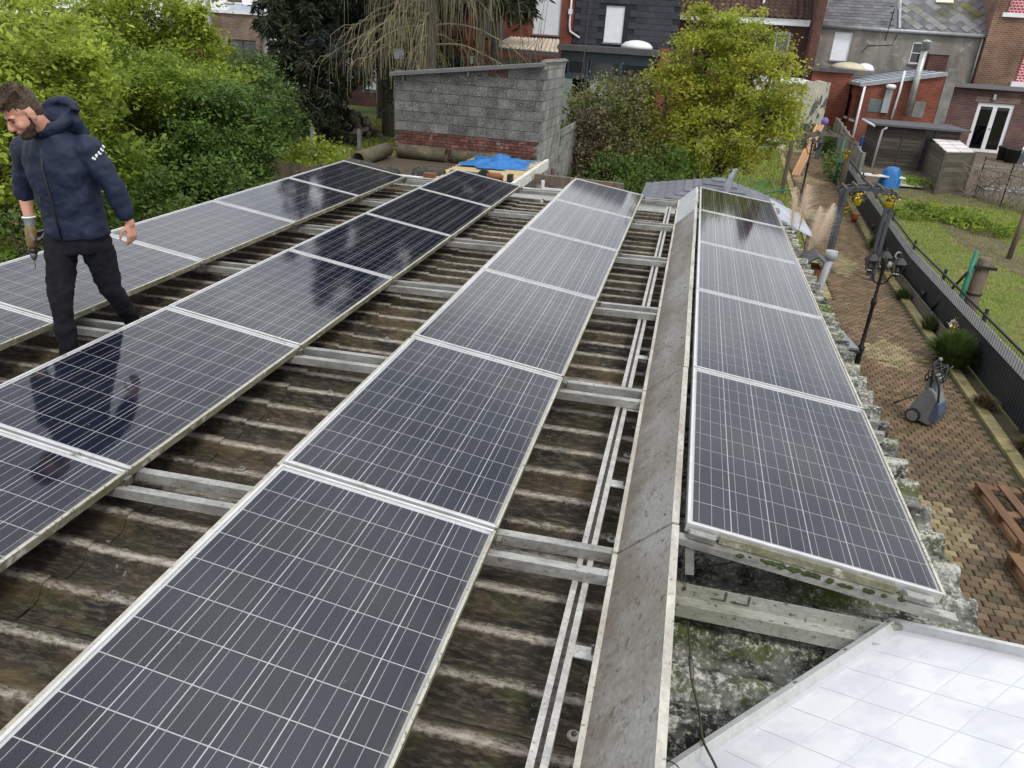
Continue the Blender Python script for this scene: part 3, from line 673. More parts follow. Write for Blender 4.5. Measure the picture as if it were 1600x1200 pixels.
# ------------------------------------------------------------------ dark mesh fence with privacy strips
M_strip = mat('anthracite_strip', (.030,.033,.040), (.040,.043,.050), scale=3, rough=.55, fine=.06)
M_stripl = mat('grey_strip', (.56,.565,.60), (.48,.485,.52), scale=3, rough=.55, fine=.06)
M_wire = mat('dark_wire', (.018,.019,.022), rough=.5, fine=0)
t = thing('mesh_fence', 'anthracite wire mesh fence with woven privacy strips and one light grey strip near the top', 'fence', (fenceX(15), 15, 0))
bay = 2.5; y = 5.5; bays = []
while y < 27: bays.append(y); y += bay
rods = MB()
for i, ya in enumerate(bays):
    yb = ya+bay
    def fp(y_, z): return (fenceX(y_), y_, gz(y_)+z)
    obj('post', MB().box(fenceX(ya)+.012, fenceX(ya)+.052, ya-.03, ya+.03, gz(ya), gz(ya)+1.0), M_wire, t)
    zz = [(.03,.22,0),(.225,.415,0),(.42,.61,0),(.615,.80,1)]
    for (z0, z1, c) in zz:
        b = MB(); n = 1
        b.hexa([fp(ya+.01,z0), (fenceX(ya)+.006,ya+.01,gz(ya)+z0), (fenceX(yb)+.006,yb-.01,gz(yb)+z0), fp(yb-.01,z0)],
               [fp(ya+.01,z1), (fenceX(ya)+.006,ya+.01,gz(ya)+z1), (fenceX(yb)+.006,yb-.01,gz(yb)+z1), fp(yb-.01,z1)])
        obj('privacy_strip', b, M_stripl if c else M_strip, t)
    b = MB().beam((fenceX(ya)-.004, ya, gz(ya)+.915), (fenceX(yb)-.004, yb, gz(yb)+.915), .03, .035); obj('top_rail', b, M_wire, t)
    q = ya
    while q < yb:
        rods.beam((fenceX(q)-.002, q, gz(q)+.02), (fenceX(q)-.002, q, gz(q)+.93), .005, .005, (0,1,0)); q += .10
    for z in (.02, .2225, .4175, .6125): rods.beam((fenceX(ya)-.005, ya, gz(ya)+z), (fenceX(yb)-.005, yb, gz(yb)+z), .006, .010)
obj('rods', rods, M_wire, t, kind='stuff')
M_edge = mat('edging_board', (.15,.13,.10), (.09,.08,.06), scale=4, stretch=(1,.3,1), rough=.9, bump=.3)
for k, (ya, yb) in enumerate(((13.4, 15.2), (15.25, 17.6), (17.65, 20.1))):
    tag(obj('edging_board', MB().beam((fenceX(ya)-.10, ya, .12), (fenceX(yb)-.10, yb, .12), .03, .22), M_edge, None, loc=(fenceX(ya)-.1, ya, 0)), 'grey weathered edging board below the dark fence, %s from the near end' % ORD[k], 'board', 'edging boards along the fence')
# ------------------------------------------------------------------ leaf helper for small plants
def leaves(name, P, size, m, parent=None, up=.5, asp=.55, jit=.35, droop=0.0):
    P = np.asarray(P); n = len(P)
    d = RNG.normal(0, 1, (n, 3)); d[:, 2] = d[:, 2]*.6-droop; d /= np.linalg.norm(d, axis=1)[:, None]+1e-9
    nn = RNG.normal(0, 1, (n, 3)); nn[:, 2] += up*3; sd = np.cross(nn, d); sd /= np.linalg.norm(sd, axis=1)[:, None]+1e-9
    s = size*(1+jit*RNG.normal(0, 1, n)).clip(.4, 2)[:, None]
    a = P; b = P+d*s*.5+sd*s*asp*.5; c = P+d*s; e = P+d*s*.5-sd*s*asp*.5
    Vv = np.stack([a, e, c, b], 1)
    if parent is not None: o_ = origin(parent); Vv = Vv-np.array([o_.x, o_.y, o_.z])
    me = ngon_mesh(name, Vv, 4, m, RNG.random(n))
    o = bpy.data.objects.new(name, me); COL.objects.link(o); o.parent = parent; o['kind'] = 'stuff'
    return o
def leafmat(name, c1, c2, amt=.4, transl=.3, rough=.6, sc=1.5):
    return mat(name, c1, c2, scale=sc, rough=rough, rnd='attr', rndamt=amt, fine=0, transl=transl, spec=.25)
def blades(name, c, n, h, spread, m, parent, w=.004, curl=.6):
    c = np.array(c); ang = RNG.random(n)*6.283; r = RNG.random(n)**.7
    tip = c+np.stack([np.cos(ang)*r*spread, np.sin(ang)*r*spread, h*(1-.45*r**2)*(0.7+.4*RNG.random(n))], 1)
    base_ = c+np.stack([np.cos(ang)*r*spread*.3, np.sin(ang)*r*spread*.3, 0*r], 1)
    mid = base_*.45+tip*.55+np.stack([0*r, 0*r, h*.16+0*r], 1)
    s = np.stack([-np.sin(ang), np.cos(ang), 0*ang], 1)*w
    o_ = origin(parent); oo = np.array([o_.x, o_.y, o_.z])
    Q = np.concatenate([np.stack([base_-s, base_+s, mid+s, mid-s], 1), np.stack([mid-s, mid+s, tip+s*.2, tip-s*.2], 1)])-oo
    me = ngon_mesh(name, Q, 4, m, np.tile(RNG.random(n), 2)); o = bpy.data.objects.new(name, me); COL.objects.link(o); o.parent = parent; return o
M_lav = leafmat('shrub_leaf', (.055,.095,.02), (.085,.13,.03)); M_lav2 = leafmat('plant_leaf', (.05,.085,.02), (.09,.12,.035))
M_stem = mat('stem_brown', (.09,.065,.04), (.06,.045,.03), scale=8, rough=.9)
M_dry = leafmat('dry_leaf', (.20,.15,.08), (.13,.10,.055))
t = thing('lavender_shrub', 'round green grassy shrub at the path edge below the timber post', 'shrub', (4.72, 12.75, 0))
blades('foliage', (4.72, 12.75, .02), 2600, .62, .52, M_lav, t, .006); obj('stem', MB().tube([(4.72,12.75,0),(4.73,12.76,.2)], .02, 6), M_stem, t)
for k, (x, y, h, n, m, lab) in enumerate(((4.82,19.4,.35,240,M_lav2,'low green plant in the bed left of the near dark fence end'),(4.97,20.6,.4,260,M_lav2,'small bushy plant beside the raised bed box'),
        (4.80,16.6,.28,200,M_lav2,'small green plant between two garden spikes'),(4.84,14.6,.34,260,M_lav2,'low plant at the foot of the slanting brace'),(4.75,11.2,.22,220,M_dry,'dry withered plants in the bed behind the pressure washer'),(4.88,9.9,.18,180,M_dry,'dry withered plants in the bed near the frame edge'))):
    t = thing('bed_plant', lab, 'plant', (x, y, gz(y)), 'small plants in the fence bed'); blades('foliage', (x, y, gz(y)), n, h, .26, m, t, .008)
    obj('stem', MB().tube([(x,y,gz(y)),(x,y,gz(y)+.1)], .012, 5), M_stem, t)
# ------------------------------------------------------------------ solar stake lights
M_black = mat('black_plastic', (.012,.012,.013), (.02,.02,.02), scale=5, rough=.45, fine=.05)
M_iron = mat('black_iron', (.012,.012,.013), (.02,.018,.016), scale=9, rough=.5, metal=.3, fine=.1)
for k, q in enumerate(((1358,372,1363,346,'farthest'),(1402,442,1416,412,'second farthest'),(1433,482,1450,449,'third farthest'),(1514,578,1529,546,'nearest'))):
    p = atg(q[0], q[1]); h = .36
    t = thing('stake_light', 'small black garden spike light by the dark fence, the %s one' % q[4], 'garden light', p, 'garden spike lights along the fence')
    tip = p+Vector((.03, 0, h))
    obj('stake', MB().tube([p, p+Vector((.02,0,h*.62))], .009, 6), M_black, t)
    obj('head', MB().tube([p+Vector((.02,0,h*.6)), p+Vector((.035,0,h*.8)), tip], [.018,.045,.055], 10), M_black, t, True)
# ------------------------------------------------------------------ lamp posts with three lanterns
M_lglass = glassmat('lantern_glass', (.62,.64,.63), ior=1.2); M_bulb = mat('bulb_grey', (.30,.30,.28), fine=0)
def lamp_post(base, H, label):
    b = Vector(base); t = thing('lamp_post', label, 'lamp post', b, 'black lamp posts with three lanterns')
    obj('pole', MB().lathe([(.075,0),(.075,.05),(.05,.09),(.042,.5),(.055,.53),(.055,.56),(.03,.6),(.028,H*.58),(.042,H*.59),(.042,H*.62),(.024,H*.64),(.022,H*.83),(.035,H*.85),(.03,H*.9),(.012,H*.94)], b, 12), M_iron, t, True)
    for a in (200, 320, 80):
        d = Vector((math.cos(R(a)), math.sin(R(a)), 0)); z = Vector((0,0,1))
        e = b+d*.21+z*(H*.82)
        arm = obj('arm', MB().tube(spline([b+z*(H*.74)+d*.02, b+z*(H*.76)+d*.09, b+z*(H*.81)+d*.14, e], 5), .011, 6), M_iron, t, True)
        lan = obj('lantern', MB().lathe([(.02,0),(.035,.015),(.055,.03)], e, 6).lathe([(.105,.19),(.085,.215),(.03,.27),(.012,.275),(.018,.29),(.004,.33)], e, 6), M_iron, t)
        fr = MB()
        for q in range(6):
            aa = math.pi*2*q/6; u = Vector((math.cos(aa), math.sin(aa), 0)); fr.beam(e+u*.053+z*.028, e+u*.086+z*.19, .008, .008, u)
        obj('lantern_bars', fr, M_iron, lan)
        obj('lantern_glass', MB().lathe([(.047,.032),(.079,.188)], e, 6), M_lglass, lan)
        obj('bulb', MB().ball(e+z*.09, (.02,.02,.035), 8, 6), M_bulb, lan, True)
lamp_post((2.98, 11.55, 0), 2.12, 'black cast lamp post with three lanterns beside the roof edge, the nearer one')
lamp_post((3.45, 24.3, gz(24.3)), 2.15, 'black cast lamp post with three lanterns by the wooden arch, the farther one')
# ------------------------------------------------------------------ pressure washer
M_wgrey = mat('washer_grey', (.19,.195,.20), (.15,.155,.16), scale=4, rough=.4, fine=.05); M_wblueshade = mat('washer_blue_shade', (.075,.10,.155), (.06,.08,.12), scale=5, rough=.4, fine=.05)
w0 = Vector((3.70, 10.30, gz(10.3)+.036)); t = thing('pressure_washer', 'grey pressure washer with a blue-shaded side and coiled black hose standing on the path', 'pressure washer', w0)
ax = Vector((.80, -.60, 0)); ay = Vector((.60, .80, 0)); az = Vector((0,0,1))
def wp(x, y, z): return w0+(ax*x+ay*y+az*z)*1.1
def wprism(prof_, y0, y1, m, nm, bev=.012):
    return obj(nm, MB().prism([wp(x, y0, z) for x, z in prof_], ay*(y1-y0)), m, t, bevel=bev)
body = wprism([(-.17,.05),(.10,.02),(.16,.10),(.14,.33),(.06,.46),(-.02,.50),(-.10,.36),(-.16,.20)], -.13, .13, M_wgrey, 'body', .02)
wprism([(.09,.10),(.175,.08),(.195,.20),(.155,.34),(.11,.36)], -.140, .10, M_wblueshade, 'blue_shade_cover', .015)  # bluish piece for the shaded lower side, the shade put into its colour
wprism([(-.05,.36),(.08,.42),(.05,.62),(-.02,.66),(-.09,.50)], -.09, .09, M_wgrey, 'upper_body', .015)
for yv in (-.155, .155):
    c = wp(-.09, yv, .095); wh = obj('wheel', MB().tube([c-ay*.025, c+ay*.025], .095, 20), M_black, t); obj('hub_cap', MB().tube([c-ay*.03, c+ay*.03], .075, 20), M_wgrey, wh)
hn = MB()
for yv in (-.10, .10): hn.tube(spline([wp(.0,yv,.45), wp(-.03,yv,.62), wp(-.06,yv,.80)], 5), .012, 8)
hn.tube([wp(-.06,-.10,.80), wp(-.06,.10,.80)], .014, 8); obj('handle', hn, M_black, t, True)
hs_ = MB()
for k in range(7):
    rr = .15-.006*k; pts = []
    for i in range(25):
        a = 2*math.pi*i/24; pts.append(wp(-.02+.012*k+rr*.55*math.sin(a*1+k), (.012*k-.04)+rr*math.cos(a), .66+rr*.80*math.sin(a)+.006*k))
    hs_.tube(pts, .0085, 6, cap=False)
obj('hose', hs_, M_black, t, True)
obj('gun', MB().tube(spline([wp(.14,-.15,.36), wp(.10,-.16,.55), wp(.03,-.15,.68)], 5), [.016]*11, 8), M_black, t, True)
obj('lance', MB().tube([wp(-.10,-.17,.38), wp(-.28,-.20,.22)], .009, 6).tube([wp(-.28,-.20,.22), wp(-.33,-.21,.18)], .016, 6), M_black, t)
obj('nozzle_cap', MB().ball(wp(-.04,.02,.83), (.03,.03,.03), 8, 6), M_wgrey, t, True)
# ------------------------------------------------------------------ pallets
M_pal = [mat('pallet_wood', (.19,.105,.050), (.105,.062,.034), scale=3, stretch=(3,.5,1), rough=.85, rnd='obj', rndamt=.4, bump=.3)]
def pallet(A, B, label, nb=6):
    A = Vector(A); B = Vector(B); d = (B-A); Lg = 1.2; d.normalize(); s = Vector((-d.y, d.x, 0)); 
    if s.x < 0: s = -s
    z = Vector((0,0,1)); g0 = Vector((A.x, A.y, .036)); t = thing('pallet', label, 'pallet', g0, 'worn wooden pallets on the path')
    for i in range(4):
        o_ = g0+s*(.24*i+.055)
        obj('top_board', MB().beam(o_+z*.133, o_+d*Lg+z*.133, .105, .020), M_pal[0], t)
    for k in (.05, .6, 1.15):
        obj('cross_board', MB().beam(g0+d*k+z*.111, g0+d*k+s*.83+z*.111, .10, .020), M_pal[0], t)
        for i in range(3):
            c = g0+d*k+s*(.36*i+.055); obj('block', MB().beam(c-d*.05+z*.061, c+d*.05+z*.061, .09, .078), M_pal[0], t)
    for i in range(3): obj('bottom_board', MB().beam(g0+s*(.36*i+.055)+z*.011, g0+s*(.36*i+.055)+d*Lg+z*.011, .10, .020), M_pal[0], t)
pallet((3.78,8.46,0), (3.85,7.44,0), 'worn reddish wooden pallet lying farther up the path at the right edge')
pallet((3.66,7.05,0), (3.72,6.2,0), 'worn wooden pallet nearest the camera, mostly cut by the right edge')
# ------------------------------------------------------------------ timber post, green tube and brace at the fence
M_oldwood = mat('grey_old_wood', (.17,.13,.095), (.10,.078,.058), scale=5, stretch=(2,2,.25), rough=.9, bump=.4, c3=(.05,.04,.03), c3scale=9, c3stretch=(3,3,.2))
M_green = mat('green_painted_steel', (.006,.17,.10), (.008,.12,.075), scale=5, rough=.5)
p = Vector((5.42, 14.7, 0)); t = thing('timber_post', 'thick weathered timber post standing against the dark fence', 'post', p)
obj('shaft', MB().lathe([(.125,0),(.125,.7),(.115,1.42),(.10,1.46)], p, 12), M_oldwood, t, True)
obj('cap_clamp', MB().box(p.x-.17, p.x+.19, p.y-.15, p.y+.15, 1.28, 1.33), M_iron, t); obj('strap', MB().lathe([(.135,0),(.135,.035)], p+Vector((0,0,.78)), 14), M_iron, t)
p = Vector((5.20, 14.62, 0)); t = thing('steel_tube', 'bright green steel tube clamped upright to the timber post', 'tube', p)
obj('tube', MB().tube([p, p+Vector((.015,0,1.58))], .042, 12), M_green, t, True); obj('bolt', MB().tube([p+Vector((-.06,-.03,.55)), p+Vector((.06,-.03,.55))], .010, 6), M_iron, t)
a = atg(1447, 494); b = Vector((5.15, 14.55, 1.2))
tag(obj('brace', MB().tube([a, b], .024, 8), M_iron, None, True, loc=a), 'dark slanting brace from the bed up to the green tube', 'brace')
t = thing('flower_plant', 'yellow and white flower cluster at the foot of the timber post', 'flower', (4.98, 13.9, 0))
M_yel = mat('yellow_petal', (.62,.42,.015), (.55,.30,.01), scale=20, rough=.6, fine=0, rnd='attr', rndamt=.2); M_wpet = mat('white_petal', (.7,.7,.6), rough=.6, fine=0, rnd='attr', rndamt=.1)
leaves('yellow_flowers', RNG.normal(0, .05, (60, 3))*[1,1,2.4]+[4.98,13.9,.30], .05, M_yel, t); leaves('white_flowers', RNG.normal(0, .04, (30, 3))+[4.99,13.9,.42], .05, M_wpet, t)
obj('stem', MB().tube([(4.98,13.9,0),(4.98,13.9,.3)], .01, 5), M_stem, t); leaves('leaf', RNG.normal(0, .1, (90, 3))*[1,1,.6]+[4.98,13.9,.12], .09, M_lav2, t)
p = atg(1385, 425); t = thing('garden_bird', 'white swan-necked garden ornament behind the nearer lamp', 'ornament', p)
M_wpaint = mat('white_paint', (.72,.72,.70), (.6,.6,.57), scale=6, rough=.5)
obj('body', MB().ball(p+Vector((0,0,.18)), (.12,.08,.08), 10, 6), M_wpaint, t, True); obj('neck', MB().tube(spline([p+Vector((.09,0,.2)), p+Vector((.16,0,.3)), p+Vector((.10,0,.40)), p+Vector((.14,0,.49)), p+Vector((.21,0,.47))]), .022, 8), M_wpaint, t, True); obj('leg', MB().tube([p, p+Vector((0,0,.13))], .012, 6), M_iron, t)
p = Vector((4.90, 19.3, gz(19.3))); t = thing('planter_box', 'low raised bed box of weathered boards behind the lamp', 'planter', p)
for (x0, x1, y0_, y1_) in ((-.2,.16,-.35,-.32),(-.2,.16,.32,.35),(-.2,-.17,-.32,.32),(.13,.16,-.32,.32)): obj('board', MB().box(p.x+x0, p.x+x1, p.y+y0_, p.y+y1_, p.z, p.z+.25), M_edge, t)
obj('soil', MB().box(p.x-.17, p.x+.13, p.y-.32, p.y+.32, p.z, p.z+.2), M_bed, t)
# ------------------------------------------------------------------ garden arches
M_archg = mat('grey_arch_paint', (.045,.050,.062), (.06,.065,.078), scale=6, stretch=(2,2,.4), rough=.6)
M_archw = mat('arch_wood', (.12,.10,.075), (.08,.065,.05), scale=6, stretch=(2,2,.4), rough=.85, bump=.3)
def arch(pl_, pr, H, rise, over, m, label, w=.07, pegs=5):
    a, b = Vector(pl_), Vector(pr); t = thing('garden_arch', label, 'arch', (a+b)/2)
    dp = Vector((0, .42, 0))
    for q in (a, b):
        for e in (Vector((0,0,0)), dp): obj('post', MB().beam(q+e, q+e+Vector((0,0,H)), w, w, (0,1,0)), m, t)
    for e in (Vector((0,0,0)), dp):
        pts = []
        for i in range(13):
            s = i/12; x = a+(b-a)*(s*(1+2*over)-over); pts.append(x+e+Vector((0,0,H-.04+rise*(1-(2*s-1)**2))))
        bm = MB()
        for i in range(12): bm.beam(pts[i], pts[i+1], w*.9, w*1.3)
        obj('bow', bm, m, t)
        if e.y == 0: P0 = pts
    for i in range(pegs):
        c = P0[1+int(i*10/(pegs-1))]; obj('rung', MB().beam(c+Vector((0,-.1,.07)), c+dp+Vector((0,.1,.07)), .04, .045), M_archw, t)
    return t, a, b
tA, a1, b1 = arch((3.46,17.9,0), (4.42,17.8,0), 1.92, .13, .14, M_archg, 'dark grey painted garden arch over the path with hanging yellow pots')
tB, a2, b2 = arch((3.10,26.0,gz(26)), (5.05,27.0,gz(27)), 1.62, .30, .10, M_archw, 'weathered wooden garden arch farther along the path by the concrete fence', w=.08, pegs=6)
M_pot = mat('yellow_pot', (.62,.42,.01), (.5,.34,.01), scale=4, rough=.5)
M_red = mat('red_petal', (.45,.02,.02), rough=.5, fine=0, rnd='attr', rndamt=.2)
for k, (q, lab, pet) in enumerate((((1341,312,17.75),'yellow pot of yellow flowers hanging at the left side of the dark arch',M_yel),((1390,316,17.7),'yellow pot of yellow flowers hanging at the right side of the dark arch',M_yel),((1318,338,0),'yellow flowers in a box left of the dark arch',M_yel),((1333,350,0),'red flowers in a small pot beside the path by the dark arch',M_red),((1321,242,27.0),'yellow flower basket hanging in the wooden arch',M_yel))):
    p = at(*q) if q[2] else atg(q[0], q[1])+Vector((0,0,.16)); t = thing('flower_pot', lab, 'flower pot', p-Vector((0,0,.12)))
    obj('pot', MB().lathe([(.06,-.12),(.09,.0),(.095,.01),(.08,.005)], p, 12), M_pot if k != 3 else M_red, t, True)
    leaves('leaf', RNG.normal(0, .07, (70, 3))*[1,1,.5]+np.array(p)+[0,0,.05], .06, M_lav2, t); leaves('flowers', RNG.normal(0, .075, (60, 3))*[1,1,.6]+np.array(p)+[0,0,.09], .045, pet, t)
    if k in (0, 1, 4): obj('hook', MB().tube([p+Vector((0,0,.0)), p+Vector((0,0,.24))], .006, 5), M_iron, t)
    else: obj('stand', MB().box(p.x-.12, p.x+.12, p.y-.12, p.y+.12, gz(p.y), p.z-.115), M_edge, t)
# ------------------------------------------------------------------ pampas grass and things under the eave
M_pampas = leafmat('pampas_plume', (.78,.66,.53), (.85,.76,.66), .12, .5, .8)
M_pstem = mat('pampas_stem', (.30,.22,.13), rough=.8, fine=.05)
for k, (bx0, tx0, lab) in enumerate((((1234,372),(1243,292),'leftmost pampas plume beside the roof edge'),((1250,352),(1262,288),'second pampas plume from the left on a tall stem'),((1262,398),(1282,322),'third pampas plume, bushy at its base'),((1268,388),(1303,318),'rightmost pampas plume leaning towards the path'))):
    b_ = at(bx0[0], bx0[1], 12.3-.35*(k > 1)); e = at(tx0[0], tx0[1], 12.5-.35*(k > 1)); root = Vector((b_.x-.05, b_.y, 0))
    t = thing('pampas_grass', lab, 'pampas grass', root, 'pampas plumes beside the roof edge')
    obj('stem', MB().tube(spline([root, (root+b_)/2, b_, (b_+e)/2]), .007, 5), M_pstem, t)
    n = 2000; s = RNG.random(n)**.8; bb, ee = np.array(b_), np.array(e); ctr = bb+(ee-bb)*s[:, None]
    dirv = (ee-bb)/np.linalg.norm(ee-bb); rad = .20*np.sin(np.pi*(s**.8*.90+.08))**.8
    off = RNG.normal(0, 1, (n, 3)); off -= (off@dirv)[:, None]*dirv; off /= np.linalg.norm(off, axis=1)[:, None]
    off[:, 0] += .35; ln = rad[:, None]*(.4+.8*RNG.random((n, 1)))
    tip = ctr+off*ln*1.05+dirv*ln*.55-np.array([0,0,1])*ln*.15*RNG.random((n,1)); wv = np.cross(off, dirv)*.0013
    me = ngon_mesh('plume', np.stack([ctr-wv, ctr+wv, tip], 1)-np.array(root), 3, M_pampas, RNG.random(n)); o = bpy.data.objects.new('plume', me); COL.objects.link(o); o.parent = t
    blades('leaf', (root.x, root.y, 0), 160, 1.3, .4, M_dry, t, .008)
M_tin = mat('zinc_sheet', (.40,.43,.48), (.30,.33,.37), scale=3, rough=.42, metal=.5, c3=(.16,.15,.13), c3scale=6, c3lo=.6, c3hi=.72)
p = Vector((1.95, 13.9, 0)); t = thing('lean_to_roof', 'small corrugated zinc lean-to roof behind the pampas plumes', 'lean-to', p)
for i in range(9):
    y_ = 12.95+i*.2; obj('sheet_rib', MB().prism([(1.55,y_,2.08),(1.55,y_+.1,2.12),(1.55,y_+.2,2.08),(1.55,y_+.1,2.09)], (.62,0,-.24)), M_tin, t)
for (x, y_) in ((2.1,13.0),(2.1,14.6)): obj('post', MB().box(x-.03,x+.03,y_-.03,y_+.03,0,1.86), M_oldwood, t)
obj('beam', MB().box(1.42,1.50,12.95,14.7,1.95,2.05), M_oldwood, t)
M_slate_d = mat('dark_felt', (.06,.062,.068), (.09,.09,.095), scale=5, rough=.8, bump=.3)
M_rust = mat('rusty_board', (.24,.09,.035), (.14,.06,.03), scale=4, rough=.85)
p = Vector((2.05, 11.55, 0)); t = thing('bird_house', 'small wooden box house with a grey shingle roof on the pampas side', 'bird house', p)
obj('box', MB().box(1.86,2.12,11.35,11.75,1.35,1.72), M_rust, t)
obj('roof_slope', MB().prism([(1.78,11.28,1.70),(2.02,11.28,1.90),(2.02,11.28,1.925),(1.76,11.28,1.72)], (0,.55,0)), M_slate_d, t)
obj('roof_slope', MB().prism([(2.022,11.28,1.90),(2.26,11.28,1.72),(2.27,11.28,1.745),(2.022,11.28,1.925)], (0,.55,0)), M_slate_d, t)
obj('opening', MB().box(1.93,2.06,11.343,11.349,1.42,1.62), M_black, t); obj('stand', MB().box(1.95,2.03,11.5,11.6,0,1.35), M_oldwood, t)
M_pvc = mat('grey_pvc', (.28,.30,.32), (.24,.255,.27), scale=3, rough=.45, fine=.05)
a, b = atz(1283,452,.9), at(1297,405,11.1)
t = thing('downpipe', 'grey plastic downpipe with a funnel top beside the eave', 'downpipe', (b.x, b.y, 0)); obj('pipe', MB().tube([(b.x-.1, b.y-.15, 0), (b.x-.06, b.y-.05, b.z-.4), b], .05, 12), M_pvc, t, True); obj('funnel', MB().lathe([(.05,-.02),(.085,.03),(.085,.12),(.075,.12)], b, 12), M_pvc, t, True)
# table, barrow and clutter below the eave
M_gtop = mat('grey_table_top', (.17,.185,.21), (.13,.14,.16), scale=3, rough=.35, fine=.05)
zt = .78; c = [atz(1296,505,zt), atz(1318,497,zt), atz(1340,536,zt), atz(1308,537,zt)]
c = [(2.05,11.95),(2.55,12.0),(2.75,10.75),(2.1,10.7)]
t = thing('garden_table', 'black garden table with a glossy grey top under the eave', 'table', (2.35, 11.3, 0))
obj('table_top', MB().prism([(x, y_, zt) for x, y_ in c], (0,0,.03)), M_gtop, t); obj('rim', MB().prism([(x+(x-2.36)*.04, y_+(y_-11.3)*.04, zt-.04) for x, y_ in c], (0,0,.039)), M_black, t)
for x, y_ in ((2.12,11.85),(2.5,11.9),(2.66,10.85),(2.16,10.8)): obj('leg', MB().box(x-.025,x+.025,y_-.025,y_+.025,.03,zt-.04), M_black, t)
t = thing('bowl', 'pale bowl with a dark lid on the far end of the grey table', 'bowl', (2.28,11.8,zt+.03)); obj('shell', MB().lathe([(.05,0),(.13,.05),(.15,.11),(.14,.11)], (2.28,11.8,zt+.03), 14), M_wpaint, t, True); obj('lid', MB().box(2.3,2.52,11.45,11.62,zt+.032,zt+.06), M_black, t)
M_orange = mat('orange_red_plastic', (.52,.085,.035), (.42,.07,.03), scale=5, rough=.5)
p = Vector((2.1, 8.75, .036)); t = thing('wheelbarrow', 'orange-red barrow tray with black rim half hidden below the eave', 'wheelbarrow', p)
obj('tray', MB().hexa([(1.85,8.5,.35),(2.15,8.5,.35),(2.15,8.95,.35),(1.85,8.95,.35)], [(1.7,8.35,.62),(2.32,8.35,.62),(2.32,9.1,.62),(1.7,9.1,.62)]), M_orange, t)
obj('rim', MB().tube([(1.7,8.35,.63),(2.33,8.35,.63),(2.34,9.12,.63),(1.7,9.12,.63)], .022, 8), M_black, t); obj('grey_lid', MB().box(1.9,2.31,8.85,9.3,.64,.665), M_gtop, t)
obj('wheel', MB().tube([(1.95,9.3,.21),(2.03,9.3,.21)], .17, 16), M_black, t)
for x in (1.85, 2.15): obj('leg', MB().box(x-.02,x+.02,8.5,8.54,.04,.35), M_iron, t)
t = thing('black_bag', 'crumpled dark plastic sheet beside the white panel at the eave', 'plastic sheet', (1.62,2.5,2.36))
mb = MB()
for _ in range(14): mb.ball((1.56+random.random()*.35, 2.55+random.random()*.12-.06, 2.33+random.random()*.05), (.05,.035,.025), 7, 4)
o = obj('fold', mb, M_slate_d, t, True); o['kind'] = 'stuff'
obj('gutter_board', MB().box(1.50, 2.0, 2.40, 2.72, 2.27, 2.30), M_oldwood, t)
# ------------------------------------------------------------------ block shed behind the roof
M_block = mat('concrete_block', (.150,.147,.138), (.065,.064,.060), scale=4.5, rough=.95, rnd='obj', rndamt=.13, bump=1, bscale=60, c3=(.36,.35,.33), c3scale=48, c3lo=.56, c3hi=.64)
M_blockL = mat('concrete_block_light', (.24,.235,.22), (.13,.13,.12), scale=4, rough=.95, rnd='obj', rndamt=.2, bump=.6, bscale=40, c3=(.32,.31,.28), c3scale=9, c3lo=.6, c3hi=.72)
M_shedbrick = mat('shed_brick', (.150,.058,.040), (.075,.036,.028), scale=6, rough=.95, rnd='obj', rndamt=.35, bump=.6, bscale=50, c3=(.20,.18,.16), c3scale=7, c3lo=.58, c3hi=.72)
M_mortar = mat('shed_mortar', (.20,.19,.17), (.10,.098,.09), scale=5, rough=1, bump=.5)
shed = thing('block_shed', 'grey concrete block shed with a brick base and sloping roof edge, centre background', 'shed', (-4.45, 16.4, 0))
sx0, sx1, sy, sb = -6.0, -2.96, 15.2, 17.65
def shed_top(x): return 3.74+(x-sx0)/(sx1-sx0)*.37
core = MB(); core.hexa([(sx0+.02,sy+.02,0),(sx1-.02,sy+.02,0),(sx1-.02,sb,0),(sx0+.02,sb,0)], [(sx0+.02,sy+.02,shed_top(sx0)-.03),(sx1-.02,sy+.02,shed_top(sx1)-.03),(sx1-.02,sb,shed_top(sx1)-.03),(sx0+.02,sb,shed_top(sx0)-.03)])
obj('mortar_core', core, M_mortar, shed)
def piece(w, h, m, nm, d=.03): return mesh_of(MB().box(-w/2, w/2, -d, 0, -h/2, h/2), nm, m)
bk = piece(.385, .182, M_block, 'block'); bkh = piece(.19, .182, M_block, 'block'); br = piece(.178, .052, M_shedbrick, 'brick', .028)
bkL = piece(.385, .182, M_blockL, 'block'); bkLh = piece(.19, .182, M_blockL, 'block')
so_ = origin(shed)
z = 2.10; row = 0
while z < 2.62:                       # brick base
    x = sx0+.0+(.094 if row % 2 else 0)
    while x < sx1-.15:
        if not (random.random() < .03): inst('brick', br, shed, Vector((x+.094, sy+.018-random.random()*.004, z+.031))-so_, (0, 0, random.gauss(0,.01)))
        x += .188
    z += .062; row += 1
zb = z; row = 0
